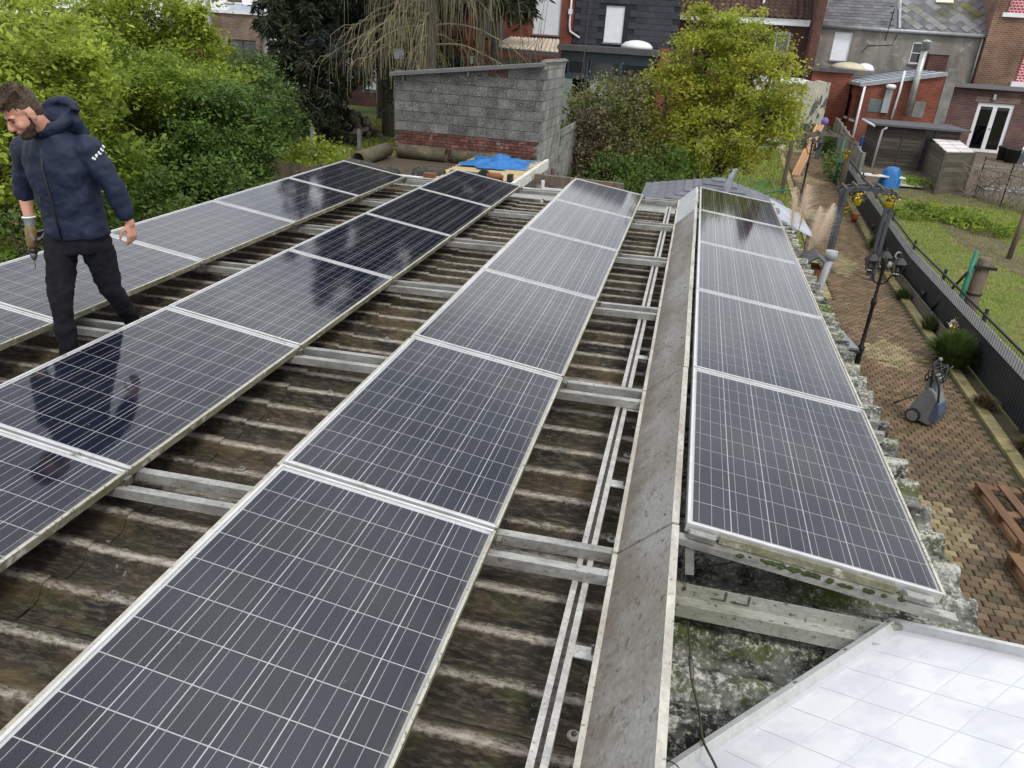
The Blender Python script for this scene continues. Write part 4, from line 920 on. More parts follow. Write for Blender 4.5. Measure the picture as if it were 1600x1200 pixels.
while z < 4.05:
    x = sx0+(.195 if row % 2 else 0)
    if row % 2: inst('block', bkh, shed, Vector((sx0+.0975, sy+.018, z+.096))-so_)
    while x < sx1-.05:
        w = min(.39, sx1-x)
        top = shed_top(x+w*.3)
        if z+.12 < top:
            sc = None
            if z+.19 > top-.015: sc = (1, 1, max(.3, (top-.02-z)/.192))
            if row > 5 and random.random() < .3:
                for q in range(2):
                    for e in range(3): inst('brick', br, shed, Vector((x+.10+q*.19, sy+.016, z+.03+e*.06))-so_, (0,0,0), (1, 1, .9))
            elif w > .3: inst('block', bk, shed, Vector((x+.195, sy+.018-random.random()*.006, z+.096*(sc[2] if sc else 1)))-so_, (random.gauss(0,.004), 0, random.gauss(0,.006)), sc)
            else: inst('block', bkh, shed, Vector((x+w/2, sy+.018, z+.096*(sc[2] if sc else 1)))-so_, (0,0,0), (w/.2*.97, 1, sc[2] if sc else 1))
        x += .39
    z += .192; row += 1
z = 1.5; row = 0                        # right flank
while z < shed_top(sx1)-.1:
    y = sy+.02+(.195 if row % 2 else 0)
    if row % 2: inst('block', bkLh, shed, Vector((sx1-.018, sy+.117, z+.096))-so_, (0, 0, math.pi/2))
    while y < sb-.1:
        w = min(.39, sb-y); inst('block', bkL if w > .3 else bkLh, shed, Vector((sx1-.018+random.random()*.005, y+w/2, z+.096))-so_, (0, 0, math.pi/2)); y += .39
    z += .192; row += 1
edge = MB(); e0, e1 = shed_top(sx0), shed_top(sx1)
edge.hexa([(sx0-.06,sy-.10,e0-.03),(sx1+.02,sy-.10,e1-.03),(sx1+.02,sb,e1-.03),(sx0-.06,sb,e0-.03)], [(sx0-.06,sy-.10,e0+.02),(sx1+.02,sy-.10,e1+.02),(sx1+.02,sb,e1+.02),(sx0-.06,sb,e0+.02)])
obj('roof', edge, M_rough_conc, shed)
obj('coping', MB().hexa([(sx1-.06,sy+.0,e1+.021),(sx1+.05,sy+.0,e1+.021),(sx1+.05,sb+.05,e1+.021),(sx1-.06,sb+.05,e1+.021)], [(sx1-.05,sy+.0,e1+.05),(sx1+.04,sy+.0,e1+.05),(sx1+.04,sb+.05,e1+.05),(sx1-.05,sb+.05,e1+.05)]), M_rough_conc, shed)
g = MB().hexa([(sx0-.05,sy-.16,e0-.055),(sx1+.0,sy-.16,e1-.055),(sx1+.0,sy-.10,e1-.055),(sx0-.05,sy-.10,e0-.055)], [(sx0-.05,sy-.16,e0+.005),(sx1+.0,sy-.16,e1+.005),(sx1+.0,sy-.10,e1+.005),(sx0-.05,sy-.10,e0+.005)]); obj('gutter', g, mat('gutter_grey', (.10,.10,.10), rough=.6), shed)
for x in (-5.8, -4.45): obj('gutter_bracket', MB().box(x, x+.04, sy-.11, sy-.02, shed_top(x)-.15, shed_top(x)-.06), M_steel, shed)
t = thing('garden_wall', 'lower concrete block wall running on behind the grey shed', 'wall', (-2.95, 19, 0)); to_ = origin(t)
obj('mortar_core', MB().box(-3.1, -2.98, sb+.02, 20.6, 0, 2.52), M_mortar, t)
z = .96; row = 0
while z < 2.5:
    y = sb+.03+(.195 if row % 2 else 0)
    while y < 20.5: inst('block', bkL, t, Vector((-2.976, y+.195, z+.096))-to_, (0, 0, math.pi/2)); y += .39
    z += .192; row += 1
obj('coping', MB().box(-3.13, -2.93, sb+.02, 20.62, 2.521, 2.57), M_rough_conc, t)
# ------------------------------------------------------------------ house kit
M_win = mat('window_dark_glass', (.020,.022,.026), rough=.08, spec=.6, fine=0)
M_frw = mat('white_window_frame', (.70,.71,.72), (.62,.62,.62), scale=3, rough=.5, fine=.04)
M_shut = mat('white_roller_shutter', (.66,.68,.71), (.60,.62,.65), scale=3, rough=.5, fine=.04)
M_sill = mat('blue_stone_sill', (.16,.165,.17), (.11,.115,.12), scale=6, rough=.8)
M_redb = brickmat('red_brick', (.235,.050,.026), (.165,.036,.021), (.20,.14,.11))
M_brnb = brickmat('brown_brick', (.215,.105,.062), (.155,.070,.042), (.24,.20,.16), bw=.22, rh=.085, mort=.014)
M_purb = brickmat('purple_brick', (.135,.060,.050), (.075,.040,.038), (.17,.14,.13))
M_pinkb = brickmat('weathered_pink_brick', (.24,.155,.115), (.155,.10,.08), (.24,.21,.18))
M_drkb = brickmat('dark_red_brick', (.105,.038,.028), (.07,.028,.022), (.13,.10,.085))
M_render = mat('grey_render', (.235,.215,.185), (.125,.115,.10), scale=.9, stretch=(1.5,1,.55), lo=.35, hi=.68, rough=.95, bump=.3, c3=(.30,.29,.27), c3scale=2.2, c3lo=.56, c3hi=.7)
M_whitew = mat('white_render', (.72,.72,.71), (.60,.60,.58), scale=1.2, rough=.9)
M_creamw = mat('cream_flaking_wall', (.46,.44,.36), (.33,.31,.25), scale=2, rough=.9, c3=(.09,.10,.095), c3scale=1.7, c3lo=.58, c3hi=.62, c3stretch=(2,2,.7))
M_zinc = mat('zinc_gutter', (.34,.35,.36), (.25,.26,.27), scale=3, rough=.5, metal=.4)
def wall_open(parent, x0, x1, z0, z1, y, th, ops, m, name='wall'):
    xs_ = sorted(set([x0, x1]+[v for o in ops for v in o[:2]])); zs = sorted(set([z0, z1]+[v for o in ops for v in o[2:4]])); mb = MB()
    for i in range(len(xs_)-1):
        for k in range(len(zs)-1):
            cx, cz = (xs_[i]+xs_[i+1])/2, (zs[k]+zs[k+1])/2
            if cx < x0 or cx > x1 or cz < z0 or cz > z1: continue
            if any(o[0] < cx < o[1] and o[2] < cz < o[3] for o in ops): continue
            mb.box(xs_[i], xs_[i+1], y, y+th, zs[k], zs[k+1])
    return obj(name, mb, m, parent)
def window(parent, x0, x1, z0, z1, y, fm=None, kind='glass', mull=1, sill=True, rows=1, fw=.06, nm='window'):
    fm = fm or M_frw; yy_ = y+.10
    f = MB(); f.box(x0, x0+fw, yy_, yy_+.06, z0, z1); f.box(x1-fw, x1, yy_, yy_+.06, z0, z1); f.box(x0+fw, x1-fw, yy_, yy_+.06, z1-fw, z1); f.box(x0+fw, x1-fw, yy_, yy_+.06, z0, z0+fw)
    w = obj(nm, f, fm, parent)
    if kind == 'shutter':
        s = MB(); z = z0+fw; zt_ = z1-fw
        while z < zt_-.02:
            s.hexa([(x0+fw,yy_+.012,z),(x1-fw,yy_+.012,z),(x1-fw,yy_+.05,z),(x0+fw,yy_+.05,z)], [(x0+fw,yy_+.022,z+.052),(x1-fw,yy_+.022,z+.052),(x1-fw,yy_+.05,z+.052),(x0+fw,yy_+.05,z+.052)]); z += .056
        o = obj('shutter_slats', s, M_shut, w); o['kind'] = 'stuff'
    else:
        n = mull; W_ = (x1-x0-2*fw)/n; Hh = (z1-z0-2*fw)/rows
        for i in range(n):
            if i: obj('mullion', MB().box(x0+fw+W_*i-.025, x0+fw+W_*i+.025, yy_-.004, yy_+.056, z0+fw, z1-fw), fm, w)
            for j in range(rows):
                obj('pane', MB().box(x0+fw+W_*i+(.025 if i else 0), x0+fw+W_*(i+1)-(.025 if i < n-1 else 0), yy_+.02, yy_+.03, z0+fw+Hh*j, z0+fw+Hh*(j+1)-.02*(rows > 1)), M_win, w)
    if sill: obj('sill', MB().box(x0-.05, x1+.05, y-.06, yy_, z0-.07, z0-.005), M_sill, w)
    return w
def P3(px, py, Y): return at(px, py, Y)
YF = 43.0
# --- left brick house with flat roof and the white gable next to it
h = thing('brick_annex_house', 'weathered pinkish brick building with flat white-edged roof behind the left shrubs', 'house', (-26, 39, 1))
a, b = P3(255, 25, 37), P3(402, 130, 37)
wx0, wx1, wt = a.x, P3(402, 20, 37).x, P3(330, 19, 37).z
op = (P3(355, 60, 37).x, P3(399, 60, 37).x, P3(370, 100, 37).z, P3(375, 62, 37).z)
wall_open(h, wx0, wx1, 1, wt, 37, .3, [op], M_pinkb); window(h, *op, 37, fm=mat('dark_frame', (.03,.03,.033), rough=.5), mull=2)
obj('flat_roof', MB().box(wx0-.1, wx1+.05, 36.9, 41.5, wt, wt+.12), M_frw, h); obj('skylight', MB().hexa([(wx0+3.2,37.6,wt+.121),(wx1-.6,37.6,wt+.121),(wx1-.6,38.8,wt+.121),(wx0+3.2,38.8,wt+.121)], [(wx0+3.5,37.9,wt+.45),(wx1-.9,37.9,wt+.45),(wx1-.9,38.5,wt+.45),(wx0+3.5,38.5,wt+.45)]), M_tin, h)
c = P3(298, 25, 36.7); obj('pier', MB().box(c.x, c.x+.75, 36.75, 36.99, 1, wt-.05), M_redb, h)
c = P3(324, 0, 36.6); obj('flue', MB().tube([(c.x, 36.6, 1.2), (c.x, 36.6, wt+2.6)], .13, 12), M_zinc, h, True)
wall_open(h, wx0-4, P3(395, 10, 41).x, 1, 7.5, 41.6, .3, [(P3(352,0,41.6).x, P3(378,0,41.6).x, P3(360,5,41.6).z, 7.2)], M_whitew, 'upper_wall'); window(h, P3(352,0,41.6).x, P3(378,0,41.6).x, P3(360,5,41.6).z, 7.2, 41.6)
h = thing('white_gable_house', 'white rendered house wall showing between the conifer branches', 'house', (-19, 42, 1))
x0, x1 = P3(398, 40, 38.5).x, P3(505, 40, 38.5).x
obj('wall', MB().box(x0, x1, 38.5, 43, 1, 6.4), M_whitew, h); obj('roof', MB().prism([(x0-.2,38.2,6.401),(x1+.1,38.2,6.401),((x0+x1)/2,38.2,8.2)], (0,5,0)), mat('roof_slate', (.06,.062,.07), (.09,.09,.1), scale=3, rough=.7), h)
# --- long low brick house with shuttered windows behind the conifers
h = thing('shuttered_brick_house', 'red brick house with white roller shutters behind the conifer trunks', 'house', (-14, 39, 1))
yb_ = 37.0; x0, x1 = P3(470, 100, yb_).x, P3(722, 100, yb_).x
ops = [(P3(507,120,yb_).x, P3(552,120,yb_).x, P3(525,133,yb_).z, P3(525,78,yb_).z), (P3(568,120,yb_).x, P3(617,120,yb_).x, P3(590,143,yb_).z, P3(590,88,yb_).z), (P3(640,120,yb_).x, P3(690,120,yb_).x, P3(660,143,yb_).z, P3(660,92,yb_).z)]
wall_open(h, x0, x1, .9, 6.6, yb_, .3, ops, M_drkb)
for o_ in ops: window(h, *o_, yb_, kind='shutter', fm=M_slate_d)
M_slate = mat('slate_roofing', (.085,.088,.098), (.13,.13,.14), scale=2.5, stretch=(1,1,3), rough=.6, bump=.3, bscale=18)
obj('roof', MB().prism([(x0-.2,yb_-.3,6.6),(x0-.2,yb_+2.5,8.6),(x0-.2,yb_+5,6.6)], (x1-x0+.3,0,0)), M_slate, h)
# --- red brick house with big shutter and its canopy
h = thing('red_brick_house', 'red brick house with one large white roller shutter, centre background', 'house', (-9, 41, 1))
yc = 40.0; x0, x1 = P3(705, 60, yc).x, P3(896, 30, yc).x
ops = [(P3(833,30,yc).x, P3(876,30,yc).x, P3(850,54,yc).z, 7.1)]
wall_open(h, x0, x1, .9, 7.6, yc, .3, ops, M_redb); window(h, *ops[0], yc, kind='shutter', fm=M_frw)
obj('dark_cladding', MB().box(P3(757,20,yc).x, P3(790,20,yc).x, yc-.06, yc-.002, P3(775,60,yc).z, 7.6), M_slate_d, h)
obj('roof', MB().prism([(x0,yc-.3,7.6),(x0,yc+3,9.6),(x0,yc+6,7.6)], (x1-x0,0,0)), M_slate, h)
x = P3(896,20,yc-.1).x; obj('downpipe', MB().tube([(x-.15,yc-.08,7.5),(x-.15,yc-.08,5.3),(x-.1,yc-.08,5.0),(x+.4,yc-.08,4.75)], .05, 8), M_frw, h, True); obj('pipe_box', MB().box(x-.24,x-.06,yc-.16,yc-.01,5.75,5.98), M_frw, h)
for q in (712, 735): c = P3(q, 88, yc); obj('small_window', MB().box(c.x, c.x+.35, yc-.02, yc-.002, c.z-.35, c.z+.02), M_frw, h)
cn = thing('canopy', 'dirty beige corrugated canopy on a dark frame in front of the red brick house', 'canopy', (-10, 37, 1))
ya, yb_ = 35.6, 38.6
A0, A1, B0, B1 = P3(762,73,ya), P3(872,82,ya), P3(797,58,yb_), P3(874,62,yb_)
M_poly = mat('dirty_polycarbonate', (.50,.45,.36), (.38,.30,.20), scale=2.5, stretch=(3,.5,1), rough=.6)
n = 14
for i in range(n):
    s0, s1 = i/n, (i+1)/n; p0, p1, q0, q1 = A0.lerp(A1, s0), A0.lerp(A1, s1), B0.lerp(B1, s0), B0.lerp(B1, s1); m0 = (p0+p1)/2+Vector((0,0,.05)); m1 = (q0+q1)/2+Vector((0,0,.05))
    b = MB(); b.v = [p0,p1,q1,q0,m0,m1]; b.v = [tuple(v) for v in b.v]; b.f = [(0,4,5,3),(4,1,2,5),(0,1,4),(3,5,2),(0,3,2,1)]; obj('corrugation', b, M_poly, cn)
obj('front_beam', MB().beam(A0-Vector((0,0,.10)), A1-Vector((0,0,.10)), .08, .16), M_slate_d, cn)
for s in (.01, .62, .99): p = A0.lerp(A1, s); obj('post', MB().box(p.x-.05, p.x+.05, p.y-.05, p.y+.05, gz(p.y), p.z-.18), M_slate_d, cn)
obj('back_panel', MB().box(A0.x+.1, A1.x-.1, ya+1.2, ya+1.24, 1, A0.z-.4), M_rough_conc, cn)
# --- dark shingled house with its glazed extension
h = thing('dark_shingle_house', 'house clad in dark slate shingles with a narrow white shutter, centre background', 'house', (-4.2, 42, 1))
x0, x1 = P3(897, 30, yc).x, P3(1062, 30, yc).x
op = (P3(945,40,yc).x, P3(974,40,yc).x, P3(958,67,yc).z, P3(958,9,yc).z)
wall_open(h, x0, x1, .9, 7.6, yc, .3, [op], mat('cladding_backing', (.018,.02,.026), rough=.9)); window(h, *op, yc-.06, kind='shutter', fm=M_frw)
M_shing = mat('dark_shingle', (.022,.025,.034), (.035,.038,.048), scale=4, rough=.6, rnd='obj', rndamt=.3, fine=.1)
sh = mesh_of(MB().hexa([(-.29,-.028,-.14),(.29,-.028,-.14),(.29,-.004,-.14),(-.29,-.004,-.14)], [(-.29,-.012,.14),(.29,-.012,.14),(.29,-.002,.14),(-.29,-.002,.14)]), 'shingle', M_shing); ho = origin(h)
z = P3(960, 78, yc).z-.2; r_ = 0
while z < 7.0:
    x = x0+.3+(.295 if r_ % 2 else 0)
    while x < x1-.25:
        if not (op[0]-.27 < x < op[1]+.27 and op[2]-.12 < z < op[3]+.12): inst('shingle', sh, h, Vector((x, yc, z))-ho, (random.gauss(0,.004), 0, 0))
        x += .59
    z += .262; r_ += 1
obj('roof', MB().prism([(x0,yc-.3,7.6),(x0,yc+3,9.6),(x0,yc+6,7.6)], (x1-x0,0,0)), M_slate, h)
e = thing('glazed_extension', 'flat-roofed dark blue glazed extension with a white dome skylight', 'extension', (-4.5, 38, 1))
ye = 36.5; ex0, ex1 = P3(876,90,ye).x, P3(1030,90,ye).x; et = P3(950,83,ye).z
obj('roof', MB().box(ex0-.15, ex1+.1, ye-.25, yc-.07, et, et+.22), M_slate_d, e); obj('roof_covering', MB().box(ex0-.05, ex1, ye-.1, yc-.08, et+.221, et+.26), mat('wet_roofing', (.13,.13,.135), (.07,.07,.075), scale=1.5, rough=.35), e)
M_navy = mat('navy_frame', (.030,.042,.058), (.036,.05,.068), scale=3, rough=.5, fine=.05)
zt_ = P3(950,97,ye).z; zb_ = P3(950,120,ye).z
for k, (q0, q1) in enumerate(((886,914),(921,968),(970,1014))):
    xa, xb = P3(q0,108,ye).x, P3(q1,110,ye).x; window(e, xa, xb, zb_, zt_, ye-.08, fm=M_navy, sill=False, fw=.07)
obj('fascia', MB().box(ex0, ex1, ye+.02, ye+.1, zt_, et), M_navy, e); obj('transom', MB().box(ex0, ex1, ye+.0, ye+.12, zb_-.18, zb_), M_navy, e)
for q in (878, 917, 969, 1016): xa = P3(q,110,ye).x; obj('post', MB().box(xa-.06, xa+.06, ye+.003, ye+.13, 1, et-.001), M_navy, e)
obj('door', MB().box(P3(880,140,ye).x, P3(893,140,ye).x, ye+.02, ye+.08, 1, zb_-.18), mat('grey_green_door', (.20,.24,.235), rough=.5), e)
for (q0, q1) in ((921,967), (971,1014)): obj('panel', MB().box(P3(q0,140,ye).x, P3(q1,140,ye).x, ye+.04, ye+.08, 1.0, zb_-.2), mat('pale_panel', (.35,.37,.37), rough=.4), e)
obj('inner_wall', MB().box(ex0, ex1, ye+1.6, ye+1.65, 1, et-.01), mat('interior_dark', (.05,.05,.05), rough=.9), e)
dm = P3(995,77,38.5); obj('dome_skylight', MB().lathe([(.75,0),(.72,.12),(.55,.26),(.3,.33),(.05,.36)], (dm.x, 38.3, et+.255), 20), M_frw, e, True)
obj('side_wall', MB().box(ex1-.0, ex1+.35, ye-.1, yc-.1, 1, et+.35), M_redb, e)
# --- tiled house behind the yellow tree
h = thing('tiled_roof_house', 'brown brick house with brown pantile roof and white fascia behind the yellow tree', 'house', (1.5, 43, 1))
x0, x1 = P3(1060, 30, YF-1).x, P3(1262, 45, YF-1).x; ytl = YF-1; zg = P3(1160, 36, ytl).z
ops = [(P3(1085,60,ytl).x, P3(1120,60,ytl).x, P3(1100,80,ytl).z, P3(1100,42,ytl).z), (P3(1212,60,ytl).x, P3(1235,60,ytl).x, P3(1225,85,ytl).z, P3(1225,50,ytl).z)]
wall_open(h, x0, x1, .9, zg, ytl, .3, ops, M_drkb)
for o_ in ops: window(h, *o_, ytl)
obj('fascia', MB().box(x0-.1, x1+.02, ytl-.35, ytl-.02, zg, zg+.28), M_frw, h)
M_tile = mat('brown_pantile', (.095,.042,.034), (.060,.036,.030), scale=2, rough=.8, rnd='obj', rndamt=.2, bump=.3, c3=(.07,.065,.03), c3scale=2.5, c3lo=.54, c3hi=.7)
ro = zg+.285; dy_, dz_ = 3.2, 2.4
ro_m = obj('roof', MB().prism([(x0-.05,ytl-.36,ro),(x0-.05,ytl-.36+dy_,ro+dz_),(x0-.05,ytl-.36+2*dy_,ro)], (x1-x0+.08,0,0)), mat('roof_underlay', (.05,.03,.025), rough=.9), h)
tw, tl = .30, .36
tm = MB()
for i in range(5):
    a0, a1_ = i/5, (i+1)/5; f = lambda s: .045*math.sin(s*math.pi*2)+.03
    u = Vector((0, dy_, dz_)).normalized(); nn_ = Vector((0, -dz_, dy_)).normalized()
    p0 = Vector((tw*a0,0,0))+nn_*(f(a0)+.03); p1 = Vector((tw*a1_,0,0))+nn_*(f(a1_)+.03); q0 = Vector((tw*a0,0,0))+u*tl+nn_*(f(a0)); q1 = Vector((tw*a1_,0,0))+u*tl+nn_*(f(a1_))
    tm.add([p0, p1, q1, q0, p0-nn_*.025, p1-nn_*.025], [(0,1,2,3),(4,5,1,0)])
tme = mesh_of(tm, 'roof_tile', M_tile, True); ho = origin(h); u = Vector((0, dy_, dz_)).normalized()
for r_ in range(7):
    for i in range(int((x1-x0)/tw)): inst('roof_tile', tme, ro_m, Vector((x0+i*tw, ytl-.42, ro))+u*(tl*.86*r_)-ho)
x = P3(1193,10,ytl).x; obj('roof_pole', MB().box(x-.05,x+.05,ytl+.3,ytl+.4,ro+.5,ro+2.4), M_frw, h)
xt = P3(1268,40,YF).x
h2 = thing('party_wall', 'tall soot-dark brick party wall between the tiled house and the grey rendered house', 'wall', (xt, YF-1, 1)); obj('wall', MB().box(P3(1262,60,YF-1.2).x, P3(1275,60,YF-1.2).x, YF-2.6, YF+4, 1, 9.0), M_drkb, h2)
# low white extension with awning left of the flaking wall
e = thing('white_extension', 'low white-roofed extension with a pale striped awning behind the yellow tree', 'extension', (3.2, 38, 1))
yw = 36.5; x0, x1 = P3(1150,140,yw).x, P3(1262,140,yw).x; zt_ = P3(1230,130,yw).z
obj('wall', MB().box(x0, x1, yw+.3, yw+.5, 1, zt_), M_whitew, e); obj('roof', MB().box(x0-.1, x1+.1, yw+.1, 41.5, zt_, zt_+.14), M_frw, e)
obj('awning', MB().hexa([(x0+.2,yw-.5,zt_-.65),(x1-.15,yw-.5,zt_-.65),(x1-.15,yw+.28,zt_-.2),(x0+.2,yw+.28,zt_-.2)], [(x0+.2,yw-.5,zt_-.62),(x1-.15,yw-.5,zt_-.62),(x1-.15,yw+.28,zt_-.17),(x0+.2,yw+.28,zt_-.17)]), mat('awning_cloth', (.52,.47,.47), (.40,.36,.37), scale=4, stretch=(4,.2,.2), rough=.9), e)
obj('window', MB().box(x0+.3, x1-.3, yw+.27, yw+.298, 1.3, zt_-.7), M_win, e)
e = thing('flaking_wall', 'cream painted wall with dark flaked patches beside the paved path', 'wall', (P3(1275,160,36).x, 37, 1))
x0, x1 = P3(1264,160,36).x, P3(1294,150,36).x; obj('wall', MB().box(x0-.25, x1, 36, 36.3, .5, P3(1280,128,36).z), M_creamw, e); obj('side', MB().box(x1-.2, x1, 36.301, 41, 1, P3(1280,128,36).z-.02), M_creamw, e)
for _ in range(11):
    x = random.uniform(x0+.15, x1-.2); z = random.uniform(.9, P3(1280,128,36).z-.5); w = random.uniform(.03,.13); hh_ = random.uniform(.08,.5)
    o_ = obj('flaked_patch', MB().prism([(x, 35.996, z),(x+w*.7, 35.996, z+hh_*.1),(x+w, 35.996, z+hh_*.6),(x+w*.5, 35.996, z+hh_),(x+w*.1, 35.996, z+hh_*.7)], (0,.003,0)), M_slate_d, e)
# --- grey rendered house with slate roofs
h = thing('grey_render_house', 'stained grey rendered house with slate roof, right background', 'house', (8.8, 44, 1))
x0, x1 = P3(1274,60,YF).x, P3(1537,60,YF).x; zg = P3(1400,48,YF).z
ops = [(P3(1299,80,YF).x, P3(1328,80,YF).x, P3(1312,95,YF).z, P3(1318,50,YF).z), (P3(1424,80,YF).x, P3(1442,80,YF).x, P3(1432,100,YF).z, P3(1436,65,YF).z)]
wall_open(h, x0, x1, .9, zg, YF, .3, ops, M_render); window(h, *ops[0], YF, kind='shutter'); window(h, *ops[1], YF, rows=2)
obj('gutter', MB().tube([(x0-.1,YF-.14,zg+.02),(x1+.05,YF-.14,zg-.02)], .085, 10), M_zinc, h, True); obj('soffit', MB().box(x0, x1, YF-.1, YF+.02, zg, zg+.06), M_zinc, h)
for x in (x0+.03, x1-.06): obj('downpipe', MB().tube([(x,YF-.1,zg-.03),(x,YF-.1,zg-2.6)], .05, 8), M_frw if x < x0+.1 else M_zinc, h, True)
dy_, dz_ = 3.4, 3.0; xm = P3(1408,30,YF).x; u = Vector((0,dy_,dz_)).normalized(); nn_ = Vector((0,-dz_,dy_)).normalized(); ry = YF-.12; rz = zg+.065
roof = obj('roof', MB().prism([(x0-.05,ry,rz),(x0-.05,ry+dy_,rz+dz_),(x0-.05,ry+2*dy_,rz)], (x1-x0+.08,0,0)), M_slate, h)
M_sl1 = mat('small_slate', (.080,.080,.086), (.12,.12,.125), scale=2, rough=.6, rnd='obj', rndamt=.25, fine=.1)
s1 = mesh_of(MB().prism([Vector((0,0,0))+nn_*.02, Vector((.40,0,0))+nn_*.02, Vector((.40,0,0))+u*.26+nn_*.006, u*.26+nn_*.006], nn_*.010), 'slate', M_sl1); ho = origin(h)
r_ = 0
while r_ < 9:
    for i in range(int((xm-x0-.3)/.41)): inst('slate', s1, roof, Vector((x0+i*.41+(.2 if r_ % 2 else 0), ry-.02, rz))+u*(.22*r_)-ho)
    r_ += 1
M_sl2 = mat('diamond_slate', (.17,.17,.185), (.09,.09,.095), scale=1.6, rough=.6, rnd='obj', rndamt=.45, c3=(.085,.078,.02), c3scale=.9, c3lo=.52, c3hi=.62, fine=.1)
dS = .27
s2 = mesh_of(MB().prism([u*-dS+nn_*.024, Vector((dS,0,0))+nn_*.016, u*dS+nn_*.008, Vector((-dS,0,0))+nn_*.016], nn_*.010), 'slate', M_sl2)
for r_ in range(10):
    x = xm+.28+(dS if r_ % 2 else 0)
    while x < x1-.2: inst('slate', s2, roof, Vector((x, ry, rz))+u*(dS*(r_+1))-ho); x += 2*dS
obj('roof_seam', MB().beam(Vector((xm,ry-.03,rz))+nn_*.05, Vector((xm,ry,rz))+u*4.4+nn_*.05, .12, .06, nn_), M_zinc, h)
c = P3(1477,2,YF+1.2); obj('roof_window', MB().beam(Vector((c.x-.4,ry,rz))+u*2.25+nn_*.07, Vector((c.x+.4,ry,rz))+u*2.25+nn_*.07, .7, .06, nn_), mat('pale_skylight', (.6,.58,.45), rough=.4), h)
c = P3(1383,64,YF-.2); obj('aerial_mast', MB().tube([(c.x,YF-.15,c.z),(c.x+.05,YF-.3,c.z+1.4)], .022, 6), M_iron, h); obj('dish', MB().ball((c.x+.18,YF-.4,c.z+1.6), (.10,.20,.27), 12, 8), mat('old_dish', (.45,.45,.44), rough=.6), h, True)
obj('cable', MB().tube([(c.x-.9,YF-.02,c.z-.55),(c.x-.7,YF-.02,c.z-.25),(c.x+.4,YF-.02,c.z-.15),(c.x+.5,YF-.02,c.z+.3)], .016, 5), M_iron, h)
# --- right hand brick house
h = thing('brown_brick_house', 'tall brown brick house side at the top right corner with white-silled red window panels', 'house', (15, 45, 1))
x0 = P3(1538,60,YF).x; ops = []
obj('wall', MB().box(x0, x0+8, YF-.35, YF+6, 1, 9), M_brnb, h)
M_redpat = brickmat('red_white_blocks', (.45,.05,.07), (.38,.04,.06), (.6,.5,.5), bw=.16, rh=.12, mort=.018)
c = P3(1571,20,YF-.5); obj('red_panel', MB().hexa([(c.x+.1,YF-.42,c.z+.02),(c.x+2,YF-.42,c.z+.02),(c.x+2,YF-.352,c.z+.02),(c.x+.1,YF-.352,c.z+.02)], [(c.x+.2,YF-.42,c.z+1.5),(c.x+2,YF-.42,c.z+1.5),(c.x+2,YF-.352,c.z+1.5),(c.x+.2,YF-.352,c.z+1.5)]), M_redpat, h); obj('white_sill', MB().box(c.x-.08, c.x+2, YF-.5, YF-.35, c.z-.16, c.z+.019), M_frw, h)
c = P3(1584,128,YF-.5); obj('red_panel', MB().box(c.x+.1, c.x+2, YF-.42, YF-.352, c.z+.02, c.z+1.6), M_redpat, h); obj('white_sill', MB().box(c.x-.08, c.x+2, YF-.5, YF-.35, c.z-.2, c.z+.019), M_frw, h)
# --- annex with french doors
e = thing('french_door_annex', 'low purple-brown brick annex with white double french doors', 'annex', (13, 41, 1))
yh = 40.4; x0, x1 = P3(1487,170,yh).x-.3, P3(1600,170,yh).x+3; zt_ = P3(1545,140,yh).z; D = (12.50, 14.04, 1.02, 3.16)
wall_open(e, x0, x1, 1, zt_, yh, .25, [D], M_purb)
obj('roof', MB().box(x0-.15, x1, yh-.2, YF-.36, zt_, zt_+.15), M_slate_d, e); obj('roof_edge', MB().box(x0-.15, x1, yh-.24, yh-.2, zt_+.02, zt_+.2), mat('roof_trim', (.14,.14,.14), rough=.6), e)
fd = obj('door_frame', MB().box(D[0], D[0]+.07, yh+.06, yh+.14, D[2], D[3]).box(D[1]-.07, D[1], yh+.06, yh+.14, D[2], D[3]).box(D[0]+.07, D[1]-.07, yh+.06, yh+.14, D[3]-.07, D[3]), M_frw, e)
xm = (D[0]+D[1])/2
M_curt = mat('purple_curtain', (.10,.05,.085), (.035,.022,.035), scale=3, stretch=(6,1,.4), rough=.9)
for (xa, xb) in ((D[0]+.07, xm), (xm+.001, D[1]-.07)):
    lf = obj('door_leaf', MB().box(xa, xa+.09, yh+.055, yh+.125, D[2], D[3]-.07).box(xb-.09, xb, yh+.055, yh+.125, D[2], D[3]-.07).box(xa+.09, xb-.09, yh+.055, yh+.125, D[2], D[2]+.13).box(xa+.09, xb-.09, yh+.055, yh+.125, D[3]-.16, D[3]-.07), M_frw, e)
    obj('pane', MB().box(xa+.09, xb-.09, yh+.085, yh+.09, D[2]+.13, D[3]-.16), glassmat('door_glass', (.6,.6,.62)), lf); obj('curtain', MB().box(xa+.09, xb-.09, yh+.14, yh+.15, D[2]+.13, D[3]-.16), M_curt, lf)
obj('handle', MB().box(xm-.02, xm+.10, yh+.02, yh+.05, 2.05, 2.08), M_zinc, fd)
obj('lintel', MB().box(D[0]-.15, D[1]+.15, yh-.012, yh-.001, D[3]+.02, D[3]+.26), M_pinkb, e); c = P3(1552,152,yh-.1); obj('wall_lamp', MB().box(c.x, c.x+.12, yh-.12, yh-.013, c.z-.1, c.z+.12), M_zinc, e)
obj('room_back', MB().box(x0+.3, x1, yh+2.2, yh+2.25, 1, zt_-.01), M_slate_d, e)
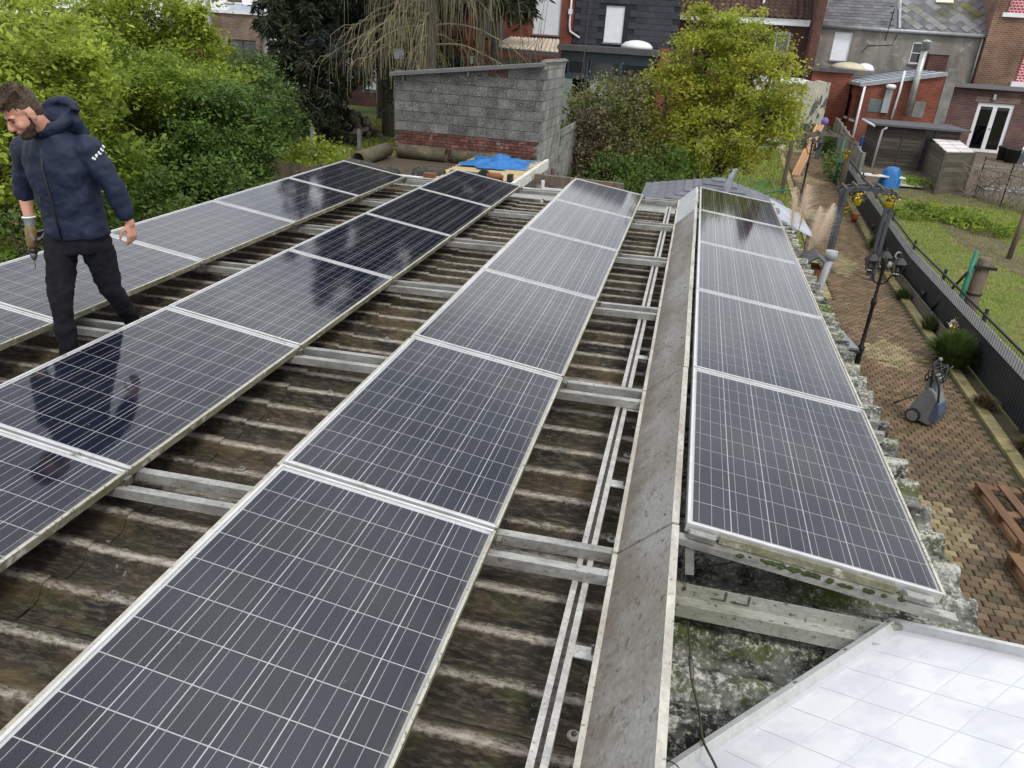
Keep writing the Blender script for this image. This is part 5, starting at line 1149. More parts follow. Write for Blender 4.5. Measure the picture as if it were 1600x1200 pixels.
# --- red brick annex with pale translucent roof
e = thing('red_brick_annex', 'red brick annex with a pale blue translucent sloping roof', 'annex', (8.6, 39.5, 1))
yr = 37.0; x0, x1 = 6.87, 10.35; zl, zrr = P3(1353,131,yr).z, P3(1490,112,yr).z; yk = 42.9
cw = P3(1480,150,yr).x-.25
mb = MB(); mb.hexa([(x0,yr,1),(cw,yr,1),(cw,yr+.22,1),(x0,yr+.22,1)], [(x0,yr,zl-.02),(cw,yr,zrr-.1),(cw,yr+.22,zrr-.1),(x0,yr+.22,zl-.02)]); obj('front_wall', mb, M_redb, e)
mb = MB(); mb.hexa([(cw+.001,yr-.03,1),(x1,yr-.03,1),(x1,yr+.22,1),(cw+.001,yr+.22,1)], [(cw+.001,yr-.03,zrr+.12),(x1,yr-.03,zrr+.12),(x1,yr+.22,zrr+.12),(cw+.001,yr+.22,zrr+.12)]); obj('concrete_pier', mb, M_rough_conc, e)
ops = [(yr+.6, yr+1.5), (yr+2.5, yr+3.6)]
mb = MB(); ys_ = [yr+.221, ops[0][0], ops[0][1], ops[1][0], ops[1][1], yk]; zz0, zz1 = 2.15, 3.15
for i in range(5):
    a_, b_ = ys_[i], ys_[i+1]
    if i in (1, 3): mb.box(x0, x0+.22, a_, b_, 1, zz0); mb.box(x0, x0+.22, a_, b_, zz1, zl-.02)
    else: mb.box(x0, x0+.22, a_, b_, 1, zl-.02)
obj('side_wall', mb, M_redb, e)
for (a_, b_) in ops:
    w = obj('window', MB().box(x0+.08, x0+.13, a_, a_+.06, zz0, zz1).box(x0+.08, x0+.13, b_-.06, b_, zz0, zz1).box(x0+.08, x0+.13, a_+.06, b_-.06, zz0, zz0+.06).box(x0+.08, x0+.13, a_+.06, b_-.06, zz1-.06, zz1), mat('brown_frame', (.16,.07,.05), rough=.6), e)
    obj('pane', MB().box(x0+.10, x0+.11, a_+.06, b_-.06, zz0+.06, zz1-.06), M_win, w); obj('sill', MB().box(x0-.08, x0+.079, a_-.05, b_+.05, zz0-.08, zz0), M_frw, w)
M_pale = mat('pale_blue_sheet', (.42,.50,.58), (.50,.56,.62), scale=3, stretch=(.3,2,1), rough=.3, fine=.05)
nb = 5
for i in range(nb):
    y_a, y_b = yr-.08+(yk-yr)*i/nb, yr-.08+(yk-yr)*(i+1)/nb-.10
    b = MB().hexa([(x0-.1,y_a,zl),(cw,y_a,zrr-.07),(cw,y_b,zrr-.07),(x0-.1,y_b,zl)], [(x0-.1,y_a,zl+.03),(cw,y_a,zrr-.04),(cw,y_b,zrr-.04),(x0-.1,y_b,zl+.03)]); obj('roof_sheet', b, M_pale, e)
    b = MB().hexa([(x0-.1,y_b,zl),(cw,y_b,zrr-.07),(cw,y_b+.10,zrr-.07),(x0-.1,y_b+.10,zl)], [(x0-.1,y_b,zl+.06),(cw,y_b,zrr-.01),(cw,y_b+.10,zrr-.01),(x0-.1,y_b+.10,zl+.06)]); obj('roof_bar', b, M_slate_d, e)
obj('verge', MB().beam((x0-.12,yr-.10,zl-.03), (cw,yr-.10,zrr-.10), .03, .16), M_zinc, e); obj('gutter', MB().beam((x0-.16,yr-.12,zl-.05), (x0-.16,yk,zl-.05), .12, .12), M_zinc, e)
obj('downpipe', MB().tube([(x0-.03,yr-.10,zl-.1),(x0-.03,yr-.10,1.0)], .05, 8), M_frw, e, True)
obj('downpipe', MB().tube([(x0-.05,yr+3.9,zl-.15),(x0-.05,yr+3.9,1.0)], .05, 8), M_frw, e, True)
c = P3(1368,165,yr-.02); gb = obj('glass_block_window', MB().box(c.x-.28, c.x+.28, yr-.02, yr-.002, c.z-.26, c.z+.26), M_rough_conc, e)
for i in (0, 1):
    for k in (0, 1): obj('glass_block', MB().box(c.x-.25+i*.26, c.x-.01+i*.26, yr-.03, yr-.021, c.z-.23+k*.24, c.z-.01+k*.24), mat('glass_block', (.10,.13,.13), rough=.1, fine=0), gb)
c0, c1_ = P3(1447,65,yr-.35), P3(1418,182,yr-.35)
obj('flue_pipe', MB().tube([(c1_.x,yr-.25,c1_.z),(c1_.x,yr-.25,c0.z-.3)], .13, 14), mat('stainless_flue', (.42,.42,.40), (.30,.30,.28), scale=4, rough=.4, metal=.6), e, True); obj('flue_cap', MB().lathe([(.17,-.30),(.17,-.05),(.20,-.02),(.20,.02),(.05,.08)], (c1_.x,yr-.25,c0.z), 14), M_zinc, e, True)
c = P3(1398,150,yr-.1); obj('downpipe', MB().tube([(c.x+.15,yr-.08,c.z+1.0),(c.x+.15,yr-.08,c.z+.2),(c.x+.1,yr-.08,c.z-.9)], .05, 8), M_frw, e, True); obj('vent_duct', MB().box(c.x-.40,c.x-.12,yr-.14,yr-.003,c.z-.7,c.z+.28), M_zinc, e); obj('duct_cap', MB().lathe([(.2,0),(.2,.12),(.1,.16)], (c.x-.26,yr-.2,c.z+.29), 10), M_frw, e, True)
c = P3(1435,170,yr-.02); obj('wall_patch', MB().box(c.x-.2,c.x+.25,yr-.015,yr-.002,c.z-.35,c.z+.3), M_rough_conc, e)
c = P3(1452,90,YF-.6); ch = thing('chimney_stub', 'short square red brick chimney behind the pale annex roof', 'chimney', (c.x, YF-.7, 4)); obj('stack', MB().box(c.x-.1, c.x+.75, YF-1.0, YF-.4, zt_, c.z+.15), M_drkb, ch); obj('cap', MB().box(c.x-.15, c.x+.8, YF-1.05, YF-.35, c.z+.151, c.z+.22), M_rough_conc, ch)
e = thing('flat_roof_extension', 'dark flat-roofed brick extension with cream domed skylights below the grey house', 'extension', (5.6, 41, 1))
x0_, x1_ = P3(1270,115,40).x, P3(1335,115,40).x; zt2 = P3(1290,112,40).z; obj('wall', MB().box(x0_, 6.8, 40, 42.95, 1, zt2), M_redb, e); obj('roof', MB().box(x0_-.1, 6.82, 39.85, 42.95, zt2, zt2+.15), M_slate_d, e)
for (q, w_) in (((1328,98),.85),((1352,104),.45)): c = P3(q[0], q[1], 41.5); obj('dome_skylight', MB().lathe([(w_,0),(w_*.95,.12),(w_*.7,.24),(w_*.35,.30),(.03,.32)], (c.x, 41.6, zt2+.151), 18), mat('cream_dome', (.55,.50,.36), (.45,.40,.28), scale=3, rough=.5) if w_ > .8 else M_frw, e, True)
# ------------------------------------------------------------------ timber shed, crate and clutter in the far yard
M_plank = mat('weathered_plank', (.090,.078,.064), (.050,.042,.035), scale=4, stretch=(.4,1,5), rough=.95, rnd='obj', rndamt=.35, bump=.4)
M_plankg = mat('mossy_plank', (.115,.10,.075), (.065,.062,.04), scale=4, stretch=(.4,.4,5), rough=.95, rnd='obj', rndamt=.3, bump=.4)
s = thing('timber_shed', 'dark weathered timber shed with a flat felt roof and half open door', 'shed', (8.3, 33.6, gz(33)))
fy = 32.4; sx0, sx1_ = 6.85, 9.75; zs0, zs1 = gz(fy), 2.36
z = zs0; obj('inner_frame', MB().box(sx0+.05, sx1_-.05, fy+.05, 34.6, zs0, zs1-.02), M_black, s)
while z < zs1-.05:
    obj('plank', MB().box(sx0, 8.55, fy, fy+.03, z, z+.135), M_plank, s); obj('plank', MB().box(8.86, sx1_, fy, fy+.03, z, z+.135), M_plank, s); obj('plank', MB().box(sx0, sx0+.03, fy+.031, 34.6, z, z+.135), M_plank, s); z += .145
for x in (sx0+.02, 7.75, 8.5): obj('batten', MB().box(x, x+.07, fy-.025, fy-.001, zs0, zs1-.02), M_plank, s)
obj('roof', MB().box(sx0-.2, sx1_+.25, fy-.25, 34.8, zs1, zs1+.07), M_slate_d, s); obj('downpipe', MB().tube([(sx0+.25,fy-.2,zs1-.04),(sx0+.14,fy-.08,zs1-.15),(sx0+.1,fy-.08,zs0)], .045, 8), M_frw, s, True); obj('gutter', MB().tube([(sx0-.2,34.7,zs1+.02),(sx0-.2,fy-.2,zs1-.02)], .05, 8), M_frw, s, True)
c = thing('timber_crate', 'tall mossy timber crate with a white tiled lid in front of the timber shed', 'crate', (9.0, 29.6, gz(29)))
z0_, z1_ = gz(28.4), 1.93; q0, q1, q2, q3 = Vector((8.25,28.3,0)), Vector((9.30,29.0,0)), Vector((9.9,33.2,0)), Vector((8.75,32.2,0))
def side(p, q, m):
    z = z0_
    while z < z1_-.06:
        obj('plank', MB().beam(Vector((p.x,p.y,z+.075)), Vector((q.x,q.y,z+.075)), .03, .142), m, c); z += .15
side(q0, q1, M_plankg); side(q3, q0, M_plankg)
for q in (q0, q1, q3, q2): obj('corner_post', MB().box(q.x-.05, q.x+.05, q.y-.05, q.y+.05, z0_-.1, z1_), M_plank, c)
M_lid = mat('white_lid_panel', (.62,.60,.58), (.50,.44,.42), scale=3, rough=.7, rnd='obj', rndamt=.1)
off = Vector((0,0,z1_+.03))
for i in range(4):
    for k in range(2):
        def L2(a, b): return (q0.lerp(q1, b)).lerp(q3.lerp(q2, b), a)
        pp = [L2(i/4+.01, k/2+.01), L2(i/4+.01, k/2+.49), L2(i/4+.24, k/2+.49), L2(i/4+.24, k/2+.01)]
        obj('lid_panel', MB().prism([v+off+Vector((0,0,.02*i)) for v in pp], (0,0,.03)), M_lid, c)
obj('lid_base', MB().prism([v+off-Vector((0,0,.035)) for v in (q0, q1, q2, q3)], (0,0,.03)), M_plank, c)
# concrete slab fence along the far path
f = thing('concrete_fence', 'grey concrete slab fence leaning along the far end of the paved path', 'fence', (5.5, 31, gz(31)))
M_slab = mat('concrete_slab', (.25,.24,.215), (.15,.15,.12), scale=2, rough=.95, rnd='obj', rndamt=.15, bump=.3)
y = 27.4
while y < 36:
    x = 5.50+(y-27)*.045; obj('slab', MB().hexa([(x,y,gz(y)-.02),(x+.05,y,gz(y)-.02),(x+.09,y+1.08,gz(y+1.08)-.02),(x+.045,y+1.08,gz(y+1.08)-.02)], [(x,y,gz(y)+1.25),(x+.05,y,gz(y)+1.25),(x+.09,y+1.08,gz(y+1.08)+1.25),(x+.045,y+1.08,gz(y+1.08)+1.25)]), M_slab, f)
    obj('post', MB().box(x-.03, x+.07, y-.10, y-.005, gz(y)-.02, gz(y)+1.3), M_slab, f); y += 1.19
a, b = atg(1302, 288), None; t = thing('green_pole', 'slim green steel pole against the concrete slab fence', 'pole', a); obj('pole', MB().tube([a, a+Vector((.05,.1,1.55))], .035, 8), M_green, t, True); obj('hinge', MB().box(a.x+.02, a.x+.22, a.y-.02, a.y+.02, a.z+.7, a.z+.74), M_iron, t)
p = at(1262, 232, 29.5); t = thing('timber_plank_stack', 'freshly sawn orange planks leaning by the flaking wall', 'planks', (p.x, p.y, gz(29.5)))
M_fresh = mat('fresh_plank', (.50,.29,.15), (.42,.24,.12), scale=4, stretch=(1,1,.3), rough=.8, rnd='obj', rndamt=.15)
for k in range(3): obj('plank', MB().beam(Vector((p.x-.35+.10*k, p.y-.2, gz(29.3)+.02)), Vector((p.x+.22+.10*k, p.y+.5, gz(29.3)+1.75)), .085, .03, (0,1,0)), M_fresh, t)
t = thing('garden_gate', 'dark board gate at the end of the paved path', 'gate', (4.1, 34.5, .92)); x = P3(1243,230,34.5).x
for k in range(6): obj('board', MB().box(x+k*.14, x+k*.14+.13, 34.5, 34.53, gz(34.5), gz(34.5)+1.15), mat('dark_gate_board', (.05,.047,.05), rough=.7, rnd='obj'), t)
tag(obj('path_step', MB().box(3.5, 5.3, 34.42, 36, gz(34.4)-.02, gz(34.4)+.10), mat('pale_step', (.40,.34,.27), (.32,.27,.21), scale=2, rough=.9)), kind='structure')
p = at(1289, 190, 33.0); t = thing('purple_topped_post', 'dark post with a purple cap beside the flaking wall', 'post', (p.x, 33.0, gz(33))); obj('post', MB().box(p.x-.09,p.x+.09,32.9,33.1,gz(33),p.z-.12), M_slate_d, t); obj('cap', MB().ball((p.x,33.0,p.z), (.14,.14,.16), 10, 6), mat('purple_cap', (.16,.10,.33), rough=.7), t, True)
# blue covered stool with a white board, patio slab
M_btarp = mat('blue_tarpaulin', (.016,.155,.42), (.010,.095,.28), scale=5, stretch=(3,3,.5), rough=.5, fine=.1)
p = atg(1388, 292); t = thing('covered_grill', 'round grill under a bright blue tarpaulin cover in the far yard', 'covered grill', p)
mb = MB(); n = 20
prof_ = [(.38,0),(.34,.2),(.30,.4),(.26,.56),(.19,.66),(.04,.69)]
for i, (r_, z) in enumerate(prof_):
    for k in range(n):
        a = 2*math.pi*k/n; rr = r_*(1+.09*math.sin(5*a+i*.3)*(1-i/6)); mb.v.append((p.x+rr*math.cos(a), p.y+rr*math.sin(a), p.z+z))
for i in range(len(prof_)-1):
    for k in range(n): mb.f.append((i*n+k, i*n+(k+1) % n, (i+1)*n+(k+1) % n, (i+1)*n+k))
mb.f.append(tuple(5*n+k for k in range(n))); obj('cover', mb, M_btarp, t, True)
a, b = P3(1342,271,28.6), P3(1412,278,28.9); t = thing('yard_bench', 'white board bench in front of the blue covered grill', 'bench', ((a.x+b.x)/2, 28.6, gz(28.6)))
obj('board', MB().beam(a, b, .32, .05), M_wpaint, t)
for q in (a.lerp(b,.12), a.lerp(b,.9)): obj('leg', MB().box(q.x-.04, q.x+.04, q.y-.1, q.y+.1, gz(28.6), q.z-.03), M_plank, t)
obj('brick_on_top', MB().beam(a.lerp(b,.3)+Vector((0,0,.06)), a.lerp(b,.42)+Vector((0,0,.06)), .12, .06), M_rust, t)
p = atg(1412, 290); t = thing('patio_board', 'pale green board lying flat in the far yard', 'board', p); tag(t); obj('sheet', MB().prism([(p.x-.4,p.y-.6,p.z+.05),(p.x+.5,p.y-.5,p.z+.05),(p.x+.35,p.y+1.2,p.z+.05),(p.x-.35,p.y+1.1,p.z+.05)], (0,0,.04)), mat('pale_green_board', (.40,.42,.32), rough=.7), t)
p = atg(1410, 262); tag(obj('water_can', MB().lathe([(.14,0),(.15,.25),(.10,.33),(.05,.36)], p, 12), mat('teal_plastic', (.02,.15,.19), rough=.4), None, True, loc=p), 'teal plastic can at the foot of the timber shed', 'can')
p = P3(1354,220,36); tag(obj('blue_crate', MB().box(p.x-.2,p.x+.2,35.9,36.3,1,p.z+.15), mat('blue_crate', (.02,.10,.40), rough=.5), None, loc=(p.x,36,1)), 'blue plastic crate against the red brick annex', 'crate')
yard = MB(); yl = [27, 30, 33, 36, 44]
strip('yard', M_mud, lambda y: 5.55+(y-27)*.045, lambda y: 16, yl, .012)
# raised deck by the french doors
dk = thing('timber_deck', 'raised grey timber deck in front of the french doors', 'deck', (13, 37, 1))
M_deck = mat('grey_deck_board', (.155,.145,.13), (.10,.095,.085), scale=3, stretch=(.4,3,1), rough=.55, rnd='obj', rndamt=.2)
y = 34.6
while y < 40.2: obj('deck_board', MB().box(10.4, 18, y, y+.185, .92, .965), M_deck, dk); y += .19
z = .45
while z < .9: obj('fascia_board', MB().box(10.4, 18, 34.55, 34.585, z, z+.14), M_deck, dk); z += .15
tag(obj('concrete_slab', MB().box(10.2, 18, 29.6, 34.4, .50, .74), M_rough_conc), kind='structure')
for k, (q, w_) in enumerate((((1566,252),.30),((1578,256),.30))):
    p = atz(q[0], q[1], .97); t = thing('plant_tub', 'black plastic tub beside the french doors, %s one' % ('left' if k == 0 else 'right'), 'tub', p, 'black tubs by the french doors'); obj('tub', MB().lathe([(.24,0),(.29,.55),(.31,.56),(.31,.62),(.27,.62),(.25,.4)], p, 14), M_black, t, True)
p = atz(1582, 257, .97); t = thing('leaning_window', 'old white window frame leaning at the right edge of the deck', 'window frame', p)
dx, up_ = Vector((1.1,-.15,0)), Vector((.42,.25,1.0))
fb = MB()
for (a, b) in ((Vector((0,0,0)), dx), (up_, dx+up_), (Vector((0,0,0)), up_), (dx, dx+up_), (dx*.34, dx*.34+up_), (dx*.67, dx*.67+up_)): fb.beam(p+a, p+b, .07, .06, (0,1,.2))
obj('frame', fb, M_frw, t); obj('pane', MB().prism([p+dx*.03+up_*.03, p+dx*.97+up_*.03, p+dx*.97+up_*.97, p+dx*.03+up_*.97], (0,.01,0)), M_win, t)
# wire fence with dead vines and a grey pole
p = Vector((8.28, 21.05, gz(21))); t = thing('fence_pole', 'grey weathered wooden pole at the right edge of the lawn', 'pole', p); obj('pole', MB().tube([p, p+Vector((.06,.05,1.8))], .065, 10), M_oldwood, t, True); obj('wire_loop', MB().lathe([(.07,0),(.07,.015)], p+Vector((.05,.04,1.35)), 10), M_iron, t)
wf = thing('vine_fence', 'rusty wire fence overgrown with bare grey vines before the deck', 'fence', (10, 27.5, .5))
for k in range(5):
    x = 9.5+.55*k; y = 28.4-.9*k; obj('stake', MB().tube([(x,y,gz(y)),(x,y,gz(y)+1.35)], .02, 6), M_iron, wf)
vn = MB(); A_v, B_v = Vector((9.4,28.5,.55)), Vector((11.8,24.6,.40))
for k in range(90):
    s = random.random()**1.6; c0 = A_v.lerp(B_v, s); pts = [c0+Vector((random.gauss(0,.1),random.gauss(0,.1),0))]
    for i in range(5): pts.append(pts[-1]+Vector((random.gauss(.03,.14), random.gauss(0,.12), random.uniform(.05,.34))))
    for i in range(3): pts.append(pts[-1]+Vector((random.gauss(.1,.16), random.gauss(-.05,.12), random.uniform(-.25,.05))))
    vn.tube(spline(pts, 3), [random.uniform(.006,.014)]*(len(pts)*3-2), 4, False)
obj('vines', vn, mat('bare_vine', (.22,.19,.155), (.13,.11,.09), scale=6, rough=.95), wf, kind='stuff')
for z in (.5, 1.0, 1.3): obj('wire', MB().tube([(9.5,28.4,gz(28)+z),(11.7,24.8,gz(25)+z)], .008, 5), M_iron, wf)
# ------------------------------------------------------------------ storage platform beyond the roof end
pf = thing('storage_platform', 'low rubbish-covered lean-to roof between the solar roof and the block shed', 'platform', (-4, 13, 0))
M_litter = mat('leaf_litter', (.095,.065,.038), (.055,.042,.028), scale=6, rough=1, bump=1, bscale=60, c3=(.16,.12,.08), c3scale=14, c3lo=.58, c3hi=.68)
obj('deck', MB().box(-6.6, -3.55, 11.4, 15.15, 2.05, 2.14), M_litter, pf); obj('front_wall', MB().box(-6.6, -2.4, 11.42, 11.5, 0, 2.049), M_oldwood, pf)
obj('post', MB().box(-2.55, -2.45, 14.5, 14.6, 0, 2.3), M_oldwood, pf)
M_corr = mat('yellowed_corrugated_plastic', (.42,.335,.19), (.30,.22,.10), scale=2.2, stretch=(.5,3,1), rough=.55, c3=(.17,.13,.06), c3scale=4, c3lo=.56, c3hi=.7, c3stretch=(.4,3,1))
for i in range(15):
    y_ = 11.75+i*.19
    b = MB(); z0, z1 = 2.33, 2.36
    b.prism([(-4.1,y_,z0),(-4.1,y_+.05,z0+.025),(-4.1,y_+.095,z0+.035),(-4.1,y_+.14,z0+.025),(-4.1,y_+.19,z0),(-4.1,y_+.095,z0+.02)], (1.42,0,.05)); obj('corrugation', b, M_corr, pf)
obj('white_fascia', MB().box(-2.68, -2.62, 11.7, 14.62, 2.27, 2.44), mat('speckled_white_trim', (.66,.64,.60), (.5,.48,.44), scale=5, rough=.6, c3=(.05,.045,.035), c3scale=26, c3lo=.60, c3hi=.63), pf)
obj('underframe', MB().box(-4.05, -2.70, 11.72, 14.6, 2.18, 2.26), M_oldwood, pf)
t = thing('timber_beam', 'weathered timber beam on posts behind the third panel row', 'beam', (-1.7, 13.2, 0))
obj('beam', MB().beam((-2.58, 13.15, 2.30), (-1.02, 13.05, 2.30), .10, .17), M_oldwood, t)
for x in (-2.4, -1.3): obj('post', MB().box(x, x+.09, 13.05, 13.14, 0, 2.21), M_oldwood, t)
obj('bracket', MB().box(-1.38, -1.20, 12.97, 12.995, 2.24, 2.36), M_rust, t)
t = thing('steel_beam', 'white painted steel beam across the far end of the corrugated roof', 'beam', (-2, 11.45, 2.2))
M_wsteel = mat('white_steel', (.62,.63,.62), (.50,.50,.48), scale=4, rough=.5, c3=(.25,.22,.17), c3scale=8, c3lo=.62, c3hi=.72)
for (z0, z1, d) in ((2.43,2.45,.09),(2.32,2.43,.02),(2.30,2.32,.09)): obj('flange' if d > .05 else 'web', MB().box(-5.6, .02, 11.36-d/2, 11.36+d/2, z0+.002, z1-.002), M_wsteel, t)
t = thing('scaffold_frame', 'white metal post and rail beside the yellow corrugated sheet', 'frame', (-2.3, 12.6, 0)); obj('post', MB().tube([(-2.35,12.7,0),(-2.35,12.7,2.36)], .03, 8), M_wsteel, t); obj('rail', MB().box(-2.35, -1.5, 12.68, 12.74, 2.16, 2.24), M_wsteel, t)
# old pipes and dark rolls
M_pipe = mat('mossy_pipe', (.115,.095,.060), (.060,.055,.030), scale=4, rough=.95, bump=.6, c3=(.17,.14,.10), c3scale=9, c3lo=.56, c3hi=.7)
def pipe(a, b, r, label, m=M_pipe):
    a, b = Vector(a), Vector(b); t = thing('old_pipe', label, 'pipe', (a+b)/2-Vector((0,0,r)), 'old mossy pipes by the block shed'); d = (b-a).normalized(); n = 18
    mb = MB(); ref = d.orthogonal().normalized(); o2 = d.cross(ref)
    ring = []
    for (p_, rr) in ((a, r), (b, r), (b, r*.82), (a, r*.82)):
        for k in range(n): an = 2*math.pi*k/n; mb.v.append(tuple(p_+(ref*math.cos(an)+o2*math.sin(an))*rr))
    for i in range(4):
        for k in range(n): mb.f.append((i*n+k, i*n+(k+1) % n, ((i+1) % 4)*n+(k+1) % n, ((i+1) % 4)*n+k))
    obj('shell', mb, m, t, True); return t
pipe((-6.05,13.45,2.27), (-6.02,14.8,2.30), .14, 'mossy pipe with its dark open end towards the camera at the left')
pipe((-5.82,14.97,2.28), (-4.80,14.97,2.28), .14, 'mossy pipe lying along the brick base of the shed, left one')
pipe((-4.68,15.0,2.27), (-3.45,15.0,2.27), .13, 'paler mossy pipe lying along the brick base, half under the blue tarpaulin')
M_roll = mat('tarred_roll', (.030,.028,.024), (.06,.055,.045), scale=12, rough=.95, bump=1, c3=(.16,.14,.11), c3scale=24, c3lo=.58, c3hi=.66)
for (a, b, r_, lab) in (((-5.75,12.4,2.28),(-4.72,12.0,2.28),.17,'dark rough tar roll behind the leftmost panel row'),((-4.52,12.35,2.28),(-3.98,12.3,2.28),.17,'short dark tar roll next to the black board')):
    t = thing('tar_roll', lab, 'roll', (Vector(a)+Vector(b))/2-Vector((0,0,r_)), 'dark rolls on the platform'); d = Vector(b)-Vector(a)
    obj('roll', MB().tube([Vector(a)+d*s for s in (0,.04,.3,.6,.96,1)], [r_*.8,r_,r_*1.03,r_*.98,r_,r_*.82], 18), M_roll, t, True); obj('core', MB().tube([Vector(b)-d*.02, Vector(b)+d.normalized()*.01], r_*.3, 10), M_black, t)
t = thing('black_board', 'thin black board leaning among the rubbish behind the second row', 'board', (-3.75,12.2,2.14)); obj('sheet', MB().hexa([(-4.0,12.0,2.141),(-3.4,12.0,2.141),(-3.4,12.03,2.141),(-4.0,12.03,2.141)], [(-3.88,12.35,2.44),(-3.3,12.35,2.44),(-3.3,12.38,2.44),(-3.88,12.38,2.44)]), M_slate_d, t)
t = thing('red_block', 'small red-brown block on the white beam behind the second row', 'block', (-3.95,11.38,2.45)); obj('block', MB().box(-4.0,-3.82,11.33,11.43,2.452,2.52), M_rust, t)
def cloth(c, rx, ry, h, n=44, seed=1):
    rs = np.random.default_rng(seed); mb = MB(); ph = rs.random(24)*6.28; fr = rs.normal(0, 6, (24, 2))
    for j in range(n+1):
        for i in range(n+1):
            u, v = i/n*2-1, j/n*2-1; r2 = math.hypot(u, v); f = sum(math.sin(fr[k,0]*u+fr[k,1]*v+ph[k])*(1/(1+abs(fr[k]).sum()*.15)) for k in range(24))/5
            rid = abs(math.sin(7.1*u+4.3*v+2.5*math.sin(3*u*v+1)))**.5*.7+abs(math.sin(9*v-5*u+2*math.sin(4*u)))**.5*.5
            z = max(0, 1-r2**2.2)*h*(.12+.45*f+.55*rid*(.5+.5*math.sin(3*u+1)*math.cos(2.5*v))); edge = 1+.12*math.sin(5*math.atan2(v,u)+ph[0])+.08*math.sin(9*math.atan2(v,u)+ph[1])
            mb.v.append((c[0]+u*rx*edge, c[1]+v*ry*edge, c[2]+max(z, .004+.01*abs(f))))
    for j in range(n):
        for i in range(n): a = j*(n+1)+i; mb.f.append((a, a+1, a+n+2, a+n+1))
    return mb
p = (-3.40, 13.75, 2.40); t = thing('blue_tarpaulin', 'crumpled blue tarpaulin on the yellow corrugated sheet', 'tarpaulin', p)
o = obj('cloth', cloth(p, .58, .62, .21), M_btarp, t, True); o.modifiers.new('thick', 'SOLIDIFY').thickness = .006
t = thing('blue_bag', 'flat blue plastic bag between the two dark rolls', 'bag', (-4.62,12.35,2.14)); obj('cloth', cloth((-4.62,12.6,2.145), .16, .45, .10, 18, 4), mat('pale_blue_bag', (.12,.36,.58), rough=.4), t, True)
t = thing('power_tool', 'orange and black power tool lying behind the second panel row', 'power tool', (-3.05,12.0,2.42))
obj('body', MB().tube([(-3.15,12.0,2.47),(-2.95,12.0,2.47),(-2.88,12.0,2.46)], [.05,.055,.03], 10), M_rust, t, True); obj('grip', MB().beam((-2.93,12.0,2.46),(-2.88,12.0,2.36),.05,.05,(0,1,0)), M_black, t); obj('blade_guard', MB().tube([(-3.2,11.97,2.46),(-3.2,12.03,2.46)], .10, 14), M_black, t); obj('battery', MB().box(-2.80,-2.72,11.93,12.07,2.37,2.52), M_black, t)
# low hipped roof beyond the roof end with a chimney cowl
t = thing('garden_shelter', 'low grey shingled shelter roof beyond the end of the solar roof', 'shelter', (.6, 13.8, 0))
M_shel = mat('grey_shingle_strip', (.13,.135,.155), (.09,.095,.11), scale=5, rough=.7, rnd='obj', rndamt=.2, bump=.3)
L0, R0, pk = Vector((-.75,12.6,2.06)), Vector((1.85,12.6,1.96)), Vector((.6,14.0,2.50)); BL, BR = Vector((-.75,15.4,2.06)), Vector((1.85,15.4,1.96))
n = 9
for (a, b) in ((L0, R0), (BL, L0), (R0, BR)):
    for i in range(n):
        s0, s1 = i/n, (i+1)/n; q = [a.lerp(pk, s0), b.lerp(pk, s0), b.lerp(pk, s1), a.lerp(pk, s1)]; nn2 = (q[1]-q[0]).cross(pk-q[0]).normalized()
        if nn2.z < 0: nn2 = -nn2
        m_ = MB(); m_.hexa([q[0]+nn2*.0, q[1]+nn2*.0, q[2]-nn2*.005, q[3]-nn2*.005], [q[0]+nn2*.018, q[1]+nn2*.018, q[2]+nn2*.002, q[3]+nn2*.002]); obj('shingle_course', m_, M_shel, t)
for q in (L0, R0, BL, BR): obj('post', MB().box(q.x*.96-.04, q.x*.96+.04, q.y-.04, q.y+.04, 0, q.z), M_oldwood, t)
p = at(1134, 292, 13.6); t = thing('plastic_wrap', 'pole wrapped in crumpled clear grey plastic rising behind the right-hand row', 'wrapped pole', (p.x, 13.4, 2.4))
mb = MB(); n = 14
for i, (r_, z) in enumerate(((.05,-.15),(.065,0),(.05,.08),(.055,.15),(.04,.20),(.05,.25))):
    for k in range(n): a = 2*math.pi*k/n; rr = r_*(1+.25*math.sin(3*a+i*2)+.15*math.sin(7*a+i)); mb.v.append((p.x+rr*math.cos(a)+.02*i, 13.4+rr*math.sin(a), 2.5+z))
for i in range(5):
    for k in range(n): mb.f.append((i*n+k, i*n+(k+1) % n, (i+1)*n+(k+1) % n, (i+1)*n+k))
obj('wrap', mb, mat('grey_plastic_film', (.34,.36,.38), (.24,.25,.27), scale=9, rough=.3), t, True)
p = atg(1205, 312); t = thing('clothes_line', 'rotary clothes dryer with green arms on the lawn', 'clothes dryer', (2.2, 19.5, gz(19.5)))
c = at(1170, 300, 19.5); c.y = 19.5
obj('pole', MB().tube([(c.x,19.5,gz(19.5)),(c.x,19.5,c.z)], .022, 8), M_zinc, t)
for k in range(4): a = math.pi/4+k*math.pi/2+.3; e = Vector((c.x+1.0*math.cos(a), 19.5+1.0*math.sin(a), c.z+.22)); obj('arm', MB().beam((c.x,19.5,c.z-.1), e, .025, .025), M_green, t)
for q in (.5, .75, .97):
    pts = [Vector((c.x+q*math.cos(math.pi/4+k*math.pi/2+.3), 19.5+q*math.sin(math.pi/4+k*math.pi/2+.3), c.z-.1+.32*q)) for k in range(5)]; obj('line', MB().tube(pts, .005, 4, False), mat('green_line', (.05,.22,.12), rough=.6), t)
